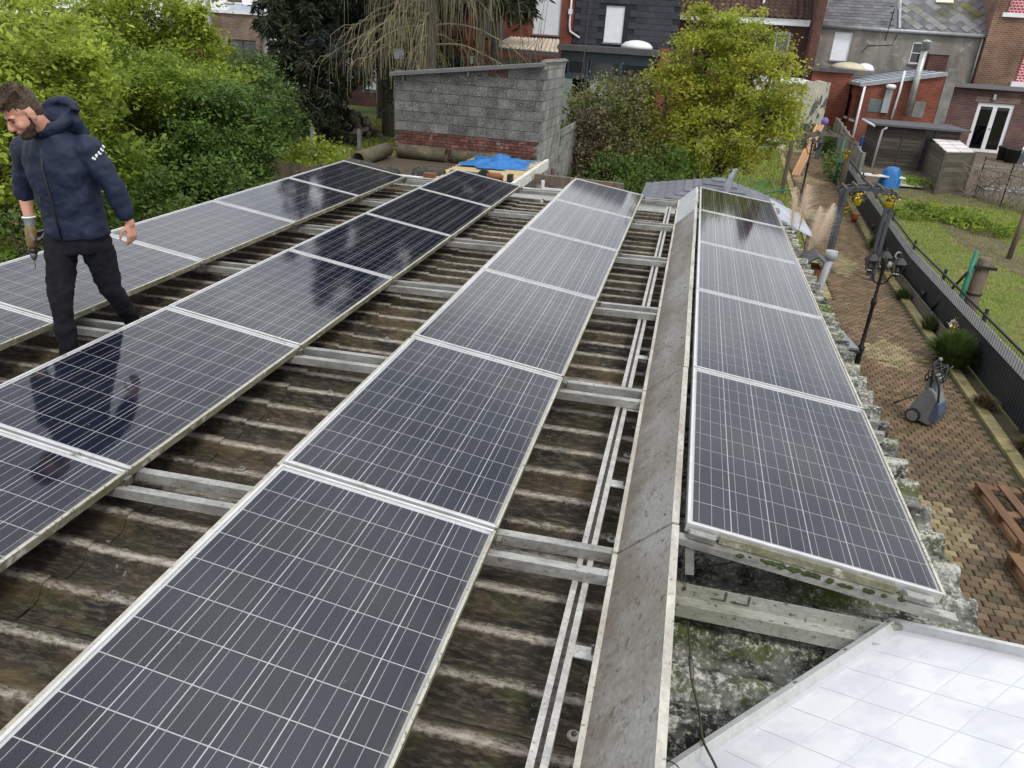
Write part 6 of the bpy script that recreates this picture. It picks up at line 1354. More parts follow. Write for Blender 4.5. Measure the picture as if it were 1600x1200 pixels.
# ------------------------------------------------------------------ trees and shrubs
def branchy(mb, base, tips, r0, r1, n=6, wob=.08):
    base = Vector(base)
    for tp in tips:
        tp = Vector(tp); mid = base.lerp(tp, .5)+Vector((random.gauss(0,wob), random.gauss(0,wob), random.gauss(0.05,wob)))
        pts = spline([base, mid, tp], 4); mb.tube(pts, [r0+(r1-r0)*i/(len(pts)-1) for i in range(len(pts))], n, False)
M_bark = mat('bark', (.085,.070,.052), (.05,.042,.032), scale=9, stretch=(2,2,.4), rough=.95, bump=.6)
M_barkg = mat('grey_bark', (.13,.115,.095), (.08,.07,.06), scale=7, stretch=(2,2,.4), rough=.95, bump=.6)
def shrub(name, label, cat, base, lobes, nclump, nleaf, size, lm, group=None, clump=.22, trunks=4, tr=.035, up=.5, asp=.6, droop=0.1, shell=.55, bark=None, leafscale=1):
    """lobes: list of (centre, radii); clumps of leaves are spread through each lobe, denser towards its skin"""
    base = Vector(base); t = thing(name, label, cat, base, group)
    vol = np.array([l[1][0]*l[1][1]*l[1][2] for l in lobes])**.75; vol /= vol.sum(); C_ = []
    for l, w in zip(lobes, vol):
        n = max(3, int(nclump*w)); d = RNG.normal(0, 1, (n, 3)); d /= np.linalg.norm(d, axis=1)[:, None]; r_ = shell+(1-shell)*RNG.random(n)**.6; r_ *= 1+RNG.normal(0, .10, n)
        C_.append(np.array(l[0])+d*r_[:, None]*np.array(l[1]))
    C_ = np.concatenate(C_); C_ = C_[C_[:, 2] > base.z+.05]; n = len(C_)
    k = np.minimum((RNG.random(nleaf)**1.35*n).astype(int), n-1); cs = clump*(.45+.9*RNG.random(n)); tone = .15+.7*RNG.random(n); off = RNG.normal(0, 1, (nleaf, 3))*cs[k][:, None]*[1, 1, .6]
    P = C_[k]+off; ok = P[:, 2] > base.z+.02; P = P[ok]; k = k[ok]; RV = .55*tone[k]+.45*RNG.random(len(k))
    o = leaves('crown', P, size, lm, t, up, asp, .45, droop); o.data.attributes['rnd'].data.foreach_set('value', RV.astype(np.float32)); o['kind'] = 'stuff'
    mb = MB(); cen = np.array([np.array(l[0]) for l in lobes]).mean(0)
    for q in range(trunks):
        i = RNG.integers(0, n); lo_ = Vector(lobes[q % len(lobes)][0]); b0 = base+Vector((random.gauss(0,tr*3), random.gauss(0,tr*3), 0))
        pts = spline([b0, b0.lerp(lo_, .5)+Vector((random.gauss(0,.1), random.gauss(0,.1), 0)), lo_], 4); mb.tube(pts, [tr*(1-.6*i_/(len(pts)-1)) for i_ in range(len(pts))], 7, False)
        idx = np.argsort(((C_-np.array(lo_))**2).sum(1))[:max(6, n//trunks//2)]
        branchy(mb, lo_, [C_[i_] for i_ in idx[::max(1, len(idx)//14)]], tr*.4, tr*.12, 5, .06)
    obj('trunk', mb, bark or M_bark, t, True); return t
G1 = leafmat('leaf_light_green', (.24,.325,.038), (.33,.39,.056), .75, .5); G2 = leafmat('leaf_mid_green', (.165,.245,.032), (.245,.315,.044), .75, .5)
G3 = leafmat('leaf_dark_green', (.070,.125,.024), (.105,.17,.034), .5, .4); G4 = leafmat('leaf_blue_green', (.085,.14,.042), (.12,.18,.05), .4, .4)
GY = leafmat('leaf_yellow_green', (.38,.365,.048), (.26,.325,.044), .55, .5, sc=.9)
def lob(px, py, Y, rx, ry, rz): p = at(px, py, Y); return ((p.x, p.y, p.z), (rx, ry, rz))
GR = 'leafy shrubs left of the solar roof'
def lobf(px, py, Y, rx, ry, rz, k=1.4): return lob(px, py, Y*k, rx*k, ry*k, rz*k*.92)
shrub('leafy_shrub', 'bright light green shrub at the far left behind the worker', 'shrub', (-11,9.6,0), [lobf(20,80,7.2,.9,.9,.40), lobf(60,150,7.0,.8,.9,.55), lobf(0,300,6.6,.9,.9,.9), lobf(-20,20,8,.9,1,.40), lobf(30,220,6.6,.7,.8,.6)], 300, 34000, .082, G1, GR, .17, 6, up=.9, droop=.2)
shrub('leafy_shrub', 'mid green shrub right behind the worker', 'shrub', (-10.6,13,0), [lobf(130,130,9.4,1.0,1,.5), lobf(200,120,10,1.0,1.1,.42), lobf(130,250,8.4,.9,.8,.9), lobf(95,75,9.6,.9,1,.35), lobf(150,340,8.2,.8,.8,.7)], 330, 36000, .080, G2, GR, .18, 6, up=.8, droop=.2)
shrub('leafy_shrub', 'dense green shrub between the worker and the dark conifer', 'shrub', (-10.4,15.6,0), [lobf(260,160,12,1.0,1.2,.6,1.3), lobf(300,140,12.6,.9,1,.42,1.3), lobf(240,240,10.8,.9,.9,.8,1.3), lobf(235,120,12.6,1.0,1,.35,1.3), lobf(215,190,11.4,1.0,1.1,.7,1.3)], 380, 38000, .082, G2, GR, .18, 7, up=.8, droop=.2)
shrub('leafy_shrub', 'dark green shrub bulging over the far end of the leftmost panel row', 'shrub', (-8.6,14.6,0), [lobf(345,210,11.6,.8,1.0,.75,1.25), lobf(385,245,11.9,.5,.8,.65,1.25), lobf(300,265,10.8,.8,.8,.65,1.25), lobf(355,170,12.3,.75,.9,.50,1.25), lobf(320,300,10.6,.7,.6,.5,1.25)], 380, 38000, .074, G3, GR, .16, 6, up=.8, droop=.3)
shrub('leafy_shrub', 'tall loose yellow-green shrub in front of the pinkish brick house', 'shrub', (-13.5,19.5,0), [lob(235,25,19,1.6,1.4,.9), lob(285,90,19.4,1.2,1.2,.9), lob(200,90,19,1.5,1.4,.9), lob(335,125,19.4,1.0,1.0,.7), lob(150,25,19,1.5,1.3,.75), lob(60,20,17,1.6,1.3,.7)], 330, 34000, .095, G1, GR, .22, 8, up=.8, droop=.2)
shrub('leafy_shrub', 'feathery green shrub below the dark conifer at the lawn edge', 'shrub', (-12,21,0), [lob(395,155,21,1.2,1.2,.75), lob(425,185,21.5,.9,1,.7), lob(375,110,21.5,1.0,1.1,.55), lob(345,150,20.5,1.2,1,.9)], 300, 24000, .09, G4, GR, .22, 6, up=.7)
shrub('leafy_shrub', 'thick shadowed hedge low behind the leftmost panel row', 'hedge', (-9.4,10,0), [lobf(240,330,8.6,1.1,1.6,.7), lobf(160,390,7.2,.9,1.2,.6), ((-9.0,8.6,1.3),(.9,2.0,.9)), ((-8.4,12.8,1.2),(.9,1.6,.9))], 300, 18000, .08, G3, GR, .2, 4, up=.6)
t = shrub('small_bush', 'small pale green bush by the lawn fence post', 'shrub', atg(495,262), [lob(490,248,22.5,.9,.7,.5)], 40, 1500, .11, G1, None, .2, 2, .02)
shrub('yellow_tree', 'round-crowned tree with yellow-green spring leaves behind the right-hand panel row', 'tree', (.46, 22.5, gz(22.5)),
      [lob(1105,90,22,1.25,1.2,1.1), lob(1170,130,21.6,1.2,1.2,1.0), lob(1060,150,22,1.3,1.2,1.0), lob(1120,200,21.4,1.6,1.4,.95), lob(1200,185,21.8,1.0,1,.8), lob(1030,220,22,1.1,1,.75), lob(1150,62,22.3,.9,.9,.8), lob(1090,40,22.3,.7,.7,.7), lob(1210,110,22.2,.7,.8,.8), lob(1180,60,22.4,.6,.7,.6), lob(1160,240,21.5,.9,.9,.5), lob(1222,205,21.8,.7,.8,.5), lob(1232,150,22,.55,.7,.5), lob(1035,258,21.4,.9,.9,.4), lob(1010,195,22,.7,.8,.5), lob(1095,258,21.2,.8,.8,.35)], 800, 52000, .076, GY, None, .14, 11, .085, .5, .55, .0, .25)
shrub('tangled_bush', 'tangled green and brown bush between the block wall and the yellow tree', 'shrub', (-2.0, 21, gz(21)), [lob(940,180,21,1.1,1,.8), lob(985,150,21.5,.8,.8,.6), lob(920,235,20.6,1.0,.9,.9), lob(985,230,20.6,1.1,.9,.9), lob(950,150,22,.8,.8,.6)], 360, 12000, .08, leafmat('leaf_olive', (.105,.125,.035), (.15,.14,.055), .5, .3), None, .2, 7, .03, .4)
shrub('dry_bush', 'brown dry twiggy bush beside the low block wall', 'shrub', (-2.5, 20.3, gz(20)), [lob(920,215,20.2,.55,.6,.7), lob(915,265,19.8,.5,.5,.6)], 120, 4500, .06, leafmat('leaf_brown', (.13,.10,.065), (.09,.07,.045), .4, .2), None, .18, 8, .02, .1)
shrub('dark_undergrowth', 'dark green undergrowth beneath the yellow tree', 'shrub', (-.9, 19.6, gz(19.6)), [lob(975,275,19.6,1.2,.8,.5), lob(1040,262,20.2,1.0,.8,.5), lob(1020,285,19.2,.9,.7,.35)], 160, 7000, .075, G3, None, .18, 5, .02, .4)
for k, (q, n, lab) in enumerate((((1420,335),2200,'low green weeds by the dirt track next to the dark arch'),((1500,345),2200,'tall green weeds below the vine fence'),((1560,365),1800,'weedy clump with dark leaves at the right edge of the lawn'),((1440,292),1500,'green climbing plant at the foot of the timber crate'))):
    p = atg(*q); shrub('weeds', lab, 'weeds', p, [((p.x,p.y,p.z+.12),(.9,.8,.20)), ((p.x-.7,p.y+.6,p.z+.10),(.7,.7,.16))], 60, n, .08, G2, 'weeds along the dirt track', .11, 3, .012)
for k, (q, n, lab) in enumerate((((1277,238),1200,'leafy green plant climbing the concrete fence near the gate'),((1292,280),700,'green plants at the foot of the concrete fence'))):
    p = atg(*q); shrub('border_plant', lab, 'plant', p, [((p.x+.2,p.y,p.z+.45),(.4,.8,.5))], 50, n, .09, G3, None, .14, 3, .012)
# --- spruces and the dying larch
NEED = leafmat('spruce_needles', (.022,.034,.018), (.034,.048,.026), .4, .15); NEEDB = leafmat('blue_spruce_needles', (.045,.062,.058), (.06,.08,.075), .35, .15); NEEDD = leafmat('dark_needles', (.020,.028,.014), (.035,.042,.018), .4, .15)
def spruce(base, H, R0_, z0, nb, label, m, leafn, drp=.35, trunk=.22, size=.16):
    base = Vector(base); t = thing('spruce_tree', label, 'tree', base, 'dark conifers before the back houses')
    obj('trunk', MB().tube([base, base+Vector((.05,0,H*.4)), base+Vector((0,0,H))], [trunk, trunk*.75, .03], 10), M_barkg, t, True)
    bm = MB(); P = []
    for i in range(nb):
        s = random.random()**.85; z = z0+(H-z0)*s; L = R0_*(1-s*.88)*random.uniform(.75,1.1); a = random.random()*6.283; d = Vector((math.cos(a), math.sin(a), 0))
        pts = [base+Vector((0,0,z))]
        for k in range(1, 6): q = k/5; pts.append(base+Vector((0,0,z))+d*L*q+Vector((0,0,-drp*L*q**1.5+.12*L*q**4)))
        bm.tube(pts, [.035,.03,.025,.018,.012,.006], 5, False)
        n = int(leafn*L); q = RNG.random(n)**.7; idx = np.minimum((q*5).astype(int), 4); fr = q*5-idx; A_p = np.array([tuple(p_) for p_ in pts]); c = A_p[idx]*(1-fr)[:, None]+A_p[idx+1]*fr[:, None]
        sdv = np.array([-d.y, d.x, 0]); c = c+sdv*RNG.normal(0, .16*L*.5, n)[:, None]*(1-q*.5)[:, None]; c[:, 2] -= np.abs(RNG.normal(0, .22, n))*(.4+L*.25); P.append(c)
    obj('branches', bm, M_bark, t); o = leaves('needles', np.concatenate(P), size, m, t, .1, .22, .3, .9); o['kind'] = 'stuff'; return t
spruce(at(470,205,27)-Vector((0,0,.2)), 8.3, 2.5, .6, 110, 'dense dark spruce reaching to the ground left of the trunks', NEEDD, 300, .3, .2, .24)
b_ = at(606,178,29.5); spruce((b_.x, 29.5, gz(29.5)), 15, 3.3, 3.4, 80, 'spruce with a bare grey lower trunk above the rubble pile', NEED, 260, .6, .26, .26)
b_ = at(520,178,28.0); spruce((b_.x, 28.5, gz(28)), 13, 2.6, 2.6, 60, 'blue-tinged spruce between the two dark conifers', NEEDB, 220, .35, .18, .22)
b_ = at(700,100,29); spruce((b_.x+.6, 31, gz(31)), 15, 3.0, 5.2, 60, 'tall dark conifer rising behind the larch', NEEDD, 260, .5, .25, .26)
spruce((-8.9, 34, gz(34)), 17, 3.6, 5.5, 120, 'tallest dense spruce standing farthest back among the conifers', NEEDD, 330, .4, .25, .34)
spruce((-13.9, 33.5, gz(33)), 14, 2.8, 4.2, 90, 'dark spruce behind the blue-tinged one', NEEDD, 300, .4, .2, .32)
lb = at(668,60,26); lb = Vector((lb.x, 26, gz(26))); t = thing('larch_tree', 'large dying larch with long bare drooping twigs behind the shed', 'tree', lb)
obj('trunk', MB().tube([lb, lb+Vector((.05,0,5)), lb+Vector((0,.1,9)), lb+Vector((0,0,14))], [.32,.26,.18,.05], 12), M_barkg, t, True)
M_twig = mat('pale_twig', (.20,.175,.115), (.12,.105,.07), scale=4, rough=.95, c3=(.20,.20,.08), c3scale=1.5, c3lo=.5, c3hi=.65)
tw_ = MB()
for i in range(84):
    z = random.uniform(3.6, 10.0); a = random.uniform(0, 6.283); d = Vector((math.cos(a), math.sin(a)*.8, 0)); L = random.uniform(1.5, 3.9)*(1.15-.045*z); pts = [lb+Vector((0,0,z))]
    for k in range(1, 6): q = k/5; pts.append(lb+Vector((0,0,z))+d*L*q+Vector((random.gauss(0,.06), random.gauss(0,.06), .25*L*q-.55*L*q**2)))
    tw_.tube(spline(pts, 2), [.032*(1-i_/11)+.008 for i_ in range(11)], 5, False)
    for k in range(17):
        q = random.uniform(.15, 1); j0 = min(4, int(q*5)); c0 = pts[j0].lerp(pts[j0+1], q*5-j0); e = Vector((random.gauss(0,.22), random.gauss(0,.22), 0)); ln = random.uniform(.6, 1.9)
        tw_.tube([c0, c0+e*.5+d*.12+Vector((0,0,-.02*ln)), c0+e+d*.28+Vector((0,0,-.35*ln)), c0+e*1.2+d*.30+Vector((random.gauss(0,.06),0,-ln))], [.012,.010,.009,.006], 3, False)
obj('twigs', tw_, M_twig, t, kind='stuff')
P = []
for i in range(60):
    z = random.uniform(6.3, 13.5); a = random.uniform(0, 6.283); L = random.uniform(.8, 2.4)*(1.3-.05*z); n = 260; q = RNG.random(n); P.append(np.stack([lb.x+math.cos(a)*L*q+RNG.normal(0,.15,n), lb.y+math.sin(a)*L*q+RNG.normal(0,.15,n), lb.z+z-.25*L*q-np.abs(RNG.normal(0,.3,n))], 1))
o = leaves('needles', np.concatenate(P), .30, NEEDD, t, .1, .2, .3, .9); o['kind'] = 'stuff'
t = thing('bare_sapling', 'bare reddish saplings in front of the beige canopy', 'sapling', at(830,95,21)); sp_ = MB(); c = at(830,110,20); c.z = gz(20)
for k in range(16):
    x = c.x+random.gauss(0,.55); pts = [Vector((x,20,c.z)), Vector((x+random.gauss(0,.06),20,3.2)), Vector((x+random.gauss(0,.15),20,random.uniform(4.3,5.6)))]; sp_.tube(spline(pts,3), [.016,.014,.013,.011,.009,.007,.005], 4, False)
obj('twigs', sp_, mat('red_twig', (.10,.055,.045), rough=.9), t, kind='stuff')
# --- rubble pile, stump, posts and fence on the rough lawn
rb = atg(552, 214); t = thing('rubble_pile', 'heap of rough stones and roots at the foot of the bare-trunked spruce', 'rubble', rb)
M_stone = mat('rubble_stone', (.13,.115,.085), (.07,.062,.045), scale=3, rough=.95, rnd='obj', rndamt=.4, bump=.6)
def rock(seed):
    rs = random.Random(seed); mb = MB().ball((0,0,0), 1, 7, 5); mb.v = [(x*rs.uniform(.75,1.15), y*rs.uniform(.75,1.15), z*rs.uniform(.6,.9)) for x, y, z in mb.v]; return mesh_of(mb, 'stone', M_stone)
rocks = [rock(i) for i in range(5)]
for k in range(70):
    a, r_ = random.random()*6.283, random.random()**.6; x, y_ = 1.15*r_*math.cos(a), .8*r_*math.sin(a); z = max(.05, 1.0*(1-r_**1.3)*random.uniform(.8,1)); s = random.uniform(.10,.22)
    inst('stone', rocks[k % 5], t, (x, y_, z), (random.random()*3, random.random()*3, random.random()*3), (s*random.uniform(.9,1.5), s, s*random.uniform(.6,1)))
p = atg(498, 222); t = thing('cut_log', 'cut log with a pale fresh face next to the rubble pile', 'log', p); obj('log', MB().tube([p+Vector((-.45,.1,.25)), p+Vector((.15,0,.25))], .26, 12), M_bark, t, True); obj('cut_face', MB().tube([p+Vector((.19,-.08,.25)), p+Vector((.21,-.085,.25))], .17, 12), M_fresh, t)
for k, (q, h) in enumerate(((( 490,247),1.0),((562,237),.75))): p = atg(*q); t = thing('lawn_post', 'short grey concrete post on the rough lawn, %s one' % ('left' if k == 0 else 'right'), 'post', p, 'concrete posts on the rough lawn'); obj('post', MB().box(p.x-.06,p.x+.06,p.y-.06,p.y+.06,p.z,p.z+h), M_rough_conc, t); obj('cap', MB().box(p.x-.05,p.x+.05,p.y-.05,p.y+.05,p.z+h,p.z+h+.03), M_rough_conc, t)
t = thing('board_fence', 'low brown board fence behind the far end of the leftmost row', 'fence', at(450,262,20.5)); a, b = at(420,255,20.5), at(545,262,20.5)
for i in range(20):
    p = a.lerp(b, i/20); obj('board', MB().box(p.x, p.x+.125, 20.5, 20.525, gz(20.5), at(480,258,20.5).z+random.uniform(-.06,.05)), mat('brown_board', (.11,.085,.065), (.08,.06,.045), scale=3, rough=.95, rnd='obj', rndamt=.3) if i == 0 else bpy.data.materials['brown_board'], t)
# ------------------------------------------------------------------ the worker
M_skin = mat('skin', (.50,.26,.18), (.42,.20,.14), scale=9, rough=.55, fine=.05, spec=.35)
M_jack = mat('navy_jacket', (.0060,.0125,.034), None, scale=6, rough=.62, fine=.10, bscale=260, bump=.25, spec=.35)
M_jean = mat('black_jeans', (.0055,.0056,.008), (.010,.010,.013), scale=10, rough=.9, fine=.12, bump=.2, bscale=150, spec=.2)
M_hair = mat('brown_hair', (.050,.030,.018), (.085,.055,.033), scale=30, stretch=(1,1,.4), rough=.6, fine=.25, bscale=160, bump=.5)
M_beard = mat('dark_beard', (.026,.015,.010), (.045,.026,.016), scale=40, rough=.8, fine=.25, bscale=200, bump=.6)
M_glove = mat('grey_knit_glove', (.20,.195,.20), (.14,.14,.145), scale=20, rough=.95, bump=.4, bscale=200)
M_shoe = mat('work_shoe', (.02,.018,.016), (.035,.03,.025), scale=9, rough=.7)
V3 = Vector
mz = zr(-3.65)
J = dict(pelvis=(-3.62,3.86,3.26), hipL=(-3.535,3.89,3.21), hipR=(-3.715,3.82,3.21), kneeL=(-3.525,3.95,2.87), ankL=(-3.60,4.20,2.50), kneeR=(-3.685,3.70,2.87), ankR=(-3.665,3.655,2.47),
         chest=(-3.63,3.84,3.64), neck=(-3.635,3.79,3.85), head=(-3.645,3.655,3.955), shL=(-3.435,3.85,3.765), shR=(-3.845,3.83,3.73), elL=(-3.335,3.895,3.545), wrL=(-3.30,3.945,3.325),
         elR=(-3.945,3.85,3.46), wrR=(-3.90,3.80,3.30))
J = {k: V3(v) for k, v in J.items()}
man = thing('person', 'man in navy hooded jacket and black jeans stepping between the left panel rows', 'person', (-3.64, 3.9, mz))
def cap(mb, p, q, r0, r1, n=12):
    p, q = V3(p), V3(q); mb.tube([p.lerp(q, i/4) for i in range(5)], [r0+(r1-r0)*i/4 for i in range(5)], n); mb.ball(p, r0, n, 8); mb.ball(q, r1, n, 8)
def loft(mb, secs, n=24):
    b = len(mb.v)
    for (c, a, d, ax_, ay_) in secs:
        for k in range(n):
            t_ = 2*math.pi*k/n; ce, se = math.cos(t_), math.sin(t_); ce = math.copysign(abs(ce)**.85, ce); se = math.copysign(abs(se)**.85, se)
            mb.v.append(tuple(V3(c)+V3(ax_)*a*ce+V3(ay_)*d*se))
    for i in range(len(secs)-1):
        for k in range(n): mb.f.append((b+i*n+k, b+i*n+(k+1) % n, b+(i+1)*n+(k+1) % n, b+(i+1)*n+k))
    mb.f.append(tuple(b+k for k in range(n-1,-1,-1))); mb.f.append(tuple(b+(len(secs)-1)*n+k for k in range(n)))
def flesh(name, mb, m, parent, vox=.008, smooth=6, folds=0, fscale=.09, kind='CLOUDS'):
    o = obj(name, mb, m, parent, True); r = o.modifiers.new('remesh', 'REMESH'); r.mode = 'VOXEL'; r.voxel_size = vox; r.use_smooth_shade = True
    s = o.modifiers.new('smooth', 'SMOOTH'); s.factor = .5; s.iterations = smooth
    if folds:
        tx = bpy.data.textures.new(name+'_folds', type=kind); tx.noise_scale = fscale
        if kind == 'CLOUDS': tx.noise_depth = 2
        d = o.modifiers.new('folds', 'DISPLACE'); d.texture = tx; d.strength = folds; d.mid_level = .5; d.texture_coords = 'GLOBAL'
    return o
# head frame
hf = V3((-.30,-.80,-.50)).normalized(); hl = V3((0,0,1)).cross(hf).normalized(); hl = (hl+V3((0,0,.10))).normalized(); hl = (hl-hf*hl.dot(hf)).normalized(); hu = hf.cross(hl).normalized(); hc = J['head']
def hp(f, l, u): return hc+hf*f+hl*l+hu*u
def hball(mb, c, r, n=14, m=9):
    b = len(mb.v); mb.ball((0,0,0), r, n, m); c = hp(*c)
    for i in range(b, len(mb.v)): x, y, z = mb.v[i]; mb.v[i] = tuple(c+hf*x+hl*y+hu*z)
skin = MB()
hball(skin, (-.012,0,.045), (.096,.076,.082)); hball(skin, (.022,0,-.015), (.070,.063,.088)); hball(skin, (.045,0,-.083), (.042,.045,.030))
skin.tube([hp(.082,0,.012), hp(.100,0,-.012), hp(.109,0,-.030)], [.008,.012,.016], 8); hball(skin, (.104,0,-.033), (.016,.019,.012), 8, 6)
for s in (-1, 1):
    hball(skin, (.074,s*.030,.022), (.014,.028,.009), 8, 6); hball(skin, (.058,s*.040,-.028), (.026,.022,.026), 8, 6)
    hball(skin, (-.012,s*.078,-.008), (.024,.010,.034), 10, 8); hball(skin, (-.020,s*.082,.004), (.016,.009,.018), 8, 6)
hball(skin, (.086,0,-.058), (.012,.024,.011), 8, 6)
cap(skin, hp(-.030,0,-.05), J['neck']+V3((0,.015,-.03)), .056, .064)
L_, F_ = V3((.995,.03,.09)).normalized(), V3((.08,-.99,0)).normalized()
loft(skin, [((-3.625,3.865,3.19), .15,.10,L_,F_), ((-3.625,3.86,3.36), .14,.095,L_,F_), ((-3.632,3.845,3.62), .17,.115,L_,F_), ((-3.638,3.83,3.76), .165,.10,L_,F_), ((-3.638,3.82,3.82), .10,.08,L_,F_)])
for s in 'LR':
    cap(skin, J['sh'+s], J['el'+s], .052, .043); cap(skin, J['el'+s], J['wr'+s], .043, .027)
    cap(skin, J['hip'+s], J['knee'+s], .078, .055); cap(skin, J['knee'+s], J['ank'+s], .053, .040)
def hand(mb, w, d, a, n, curl, spread=.019, scale=1.0):
    """w wrist, d towards the fingers, a across the palm (index side), n palm side"""
    d, a, n = d.normalized(), a.normalized(), n.normalized(); sc = scale
    def q(x, y, z): return w+d*x*sc+a*y*sc+n*z*sc
    for y in (-.024, -.008, .008, .024): cap(mb, q(.0, y*.55, 0), q(.082, y, .004), .0155*sc, .0125*sc, 8)
    for i, (y, L) in enumerate(((.030,.072),(.010,.080),(-.011,.074),(-.031,.058))):
        c = curl*(1+.12*i); p0 = q(.078, y*.85, .003); pts = [p0]; ang = .15*c
        for k, seg in enumerate((.44,.32,.24)):
            ang += .45*c; dd = d*math.cos(ang)+n*math.sin(ang)+a*(.10*(1.5-i)*.6); pts.append(pts[-1]+dd.normalized()*L*seg*sc)
        for k in range(3): cap(mb, pts[k], pts[k+1], (.0092-.0008*k)*sc, (.0086-.0010*k)*sc, 8)
    t0 = q(.022, .024, .006); t1 = t0+(d*.62+a*.72+n*.35).normalized()*.040*sc; t2 = t1+(d*.93+a*.18+n*.35).normalized()*.032*sc; t3 = t2+(d*.96-a*.05+n*.35).normalized()*.024*sc
    cap(mb, q(.0,.012,.002), t0, .016*sc, .015*sc, 8); cap(mb, t0, t1, .0145*sc, .0115*sc, 8); cap(mb, t1, t2, .0112*sc, .0098*sc, 8); cap(mb, t2, t3, .0098*sc, .0075*sc, 8)
hand(skin, J['wrL'], V3((.02,.0,-1)), V3((-.25,-.95,0)), V3((-.95,.25,0)), .55)
flesh('body', skin, M_skin, man, .006, 4)
# eyes and brows
for s in (-1, 1):
    obj('eye', MB().ball(hp(.079, s*.030, .002), (.008,.008,.006), 8, 6), mat('eye_dark', (.03,.025,.022), rough=.3, fine=0) if s < 0 else bpy.data.materials['eye_dark'], man, True)
    obj('eyebrow', MB().tube([hp(.090, s*.016, .018), hp(.089, s*.034, .025), hp(.076, s*.050, .018)], [.004,.0055,.003], 6), M_beard, man, True)
bd = MB(); hball(bd, (.048,0,-.092), (.047,.050,.029)); hball(bd, (.040,0,-.075), (.048,.054,.026))
for s in (-1, 1): hball(bd, (.026,s*.043,-.060), (.034,.019,.026), 10, 7); hball(bd, (.008,s*.056,-.032), (.010,.010,.032), 8, 6)
hball(bd, (.094,0,-.047), (.008,.027,.0065), 8, 6); flesh('beard', bd, M_beard, man, .006, 3, .006, .012)
hr = MB(); hball(hr, (-.022,0,.058), (.101,.081,.084)); hball(hr, (.030,0,.108), (.072,.066,.034)); hball(hr, (-.055,0,.01), (.062,.068,.072)); hball(hr, (.070,0,.098), (.034,.054,.024)); hball(hr, (-.02,0,.125), (.07,.06,.028))
hair = flesh('hair', hr, M_hair, man, .006, 3, .012, .018)
n = 2600; th = RNG.random(n)*6.283; cz = RNG.random(n)**.8; rr = np.sqrt(1-(cz*.98)**2)
hcn = np.array(hc); HF, HL, HU = np.array(hf), np.array(hl), np.array(hu)
nx, ny_, nz2 = rr*np.cos(th), rr*np.sin(th), cz
Pp = hcn+HF*(-.012+nx*.098)[:, None]+HL*(ny_*.078)[:, None]+HU*(.062+nz2*.082)[:, None]
dr = HF*(nx*.5+.55)[:, None]+HL*(ny_*.6)[:, None]+HU*(nz2*.8+.1)[:, None]+RNG.normal(0,.25,(n,3)); dr /= np.linalg.norm(dr, axis=1)[:, None]
ln = (.012+.020*nz2+.008*RNG.random(n))[:, None]; sd = np.cross(dr, RNG.normal(0,1,(n,3))); sd = sd/np.linalg.norm(sd, axis=1)[:, None]*.0013
mo = np.array(origin(man)); me = ngon_mesh('hair_strands', np.stack([Pp-sd, Pp+sd, Pp+dr*ln], 1)-mo, 3, M_hair, RNG.random(n)); o = bpy.data.objects.new('hair_strands', me); COL.objects.link(o); o.parent = hair; o['kind'] = 'stuff'
# jacket: torso, sleeves pushed up above the wrists, hood lying behind the neck
jk = MB()
loft(jk, [((-3.622,3.865,3.225),.196,.140,L_,F_), ((-3.622,3.862,3.26),.198,.143,L_,F_), ((-3.624,3.858,3.36),.188,.135,L_,F_), ((-3.628,3.85,3.50),.197,.142,L_,F_), ((-3.634,3.84,3.63),.212,.150,L_,F_), ((-3.638,3.835,3.73),.205,.140,L_,F_), ((-3.640,3.825,3.80),.165,.115,L_,F_), ((-3.640,3.812,3.855),.095,.085,L_,F_)])
slL = J['elL'].lerp(J['wrL'], .70); slR = J['elR'].lerp(J['wrR'], .02)
cap(jk, J['shL']+V3((-.035,0,-.005)), J['shL'], .084, .082); cap(jk, J['shR']+V3((.035,0,-.005)), J['shR'], .084, .082)
cap(jk, J['shL'], J['elL'], .080, .064); cap(jk, J['elL'], slL, .064, .052); cap(jk, J['shR'], J['elR'], .078, .064); cap(jk, J['elR'], slR, .064, .054)
jack = flesh('jacket', jk, M_jack, man, .008, 4, .026, .085)
hd = MB()
nk = V3((-3.638,3.815,3.865)); n = 18
ring = []
for k in range(n+1):
    a = 2*math.pi*k/n; ring.append(nk+L_*.105*math.cos(a)+F_*.092*math.sin(a)+V3((0,0,.035-.045*math.sin(a))))
hd.tube(ring, .034, 10, False)
b0 = nk+V3((.02,.10,.035)); hd.ball(b0, (.118,.062,.085), 16, 10); hd.ball(b0+V3((0,.035,-.07)), (.125,.055,.10), 16, 10)
up_r = [b0+L_*.105*math.cos(a)+V3((0,-.025+.02*math.sin(a),.055+.06*math.sin(a))) for a in [math.pi*k/10 for k in range(11)]]; hd.tube(up_r, .030, 10)
flesh('hood', hd, M_jack, man, .009, 3, .022, .05)
obj('zip', MB().tube([V3((-3.632,3.84,3.80))+F_*.125, V3((-3.630,3.845,3.66))+F_*.158, V3((-3.626,3.852,3.48))+F_*.152, V3((-3.622,3.862,3.24))+F_*.148], .006, 6), M_black, jack, True)
obj('hem_band', MB().lathe([(.001,0)]*0 or [(.10,0),(.10,.001)], (-3.62,3.86,3.24), 6), M_jack, jack) if False else None
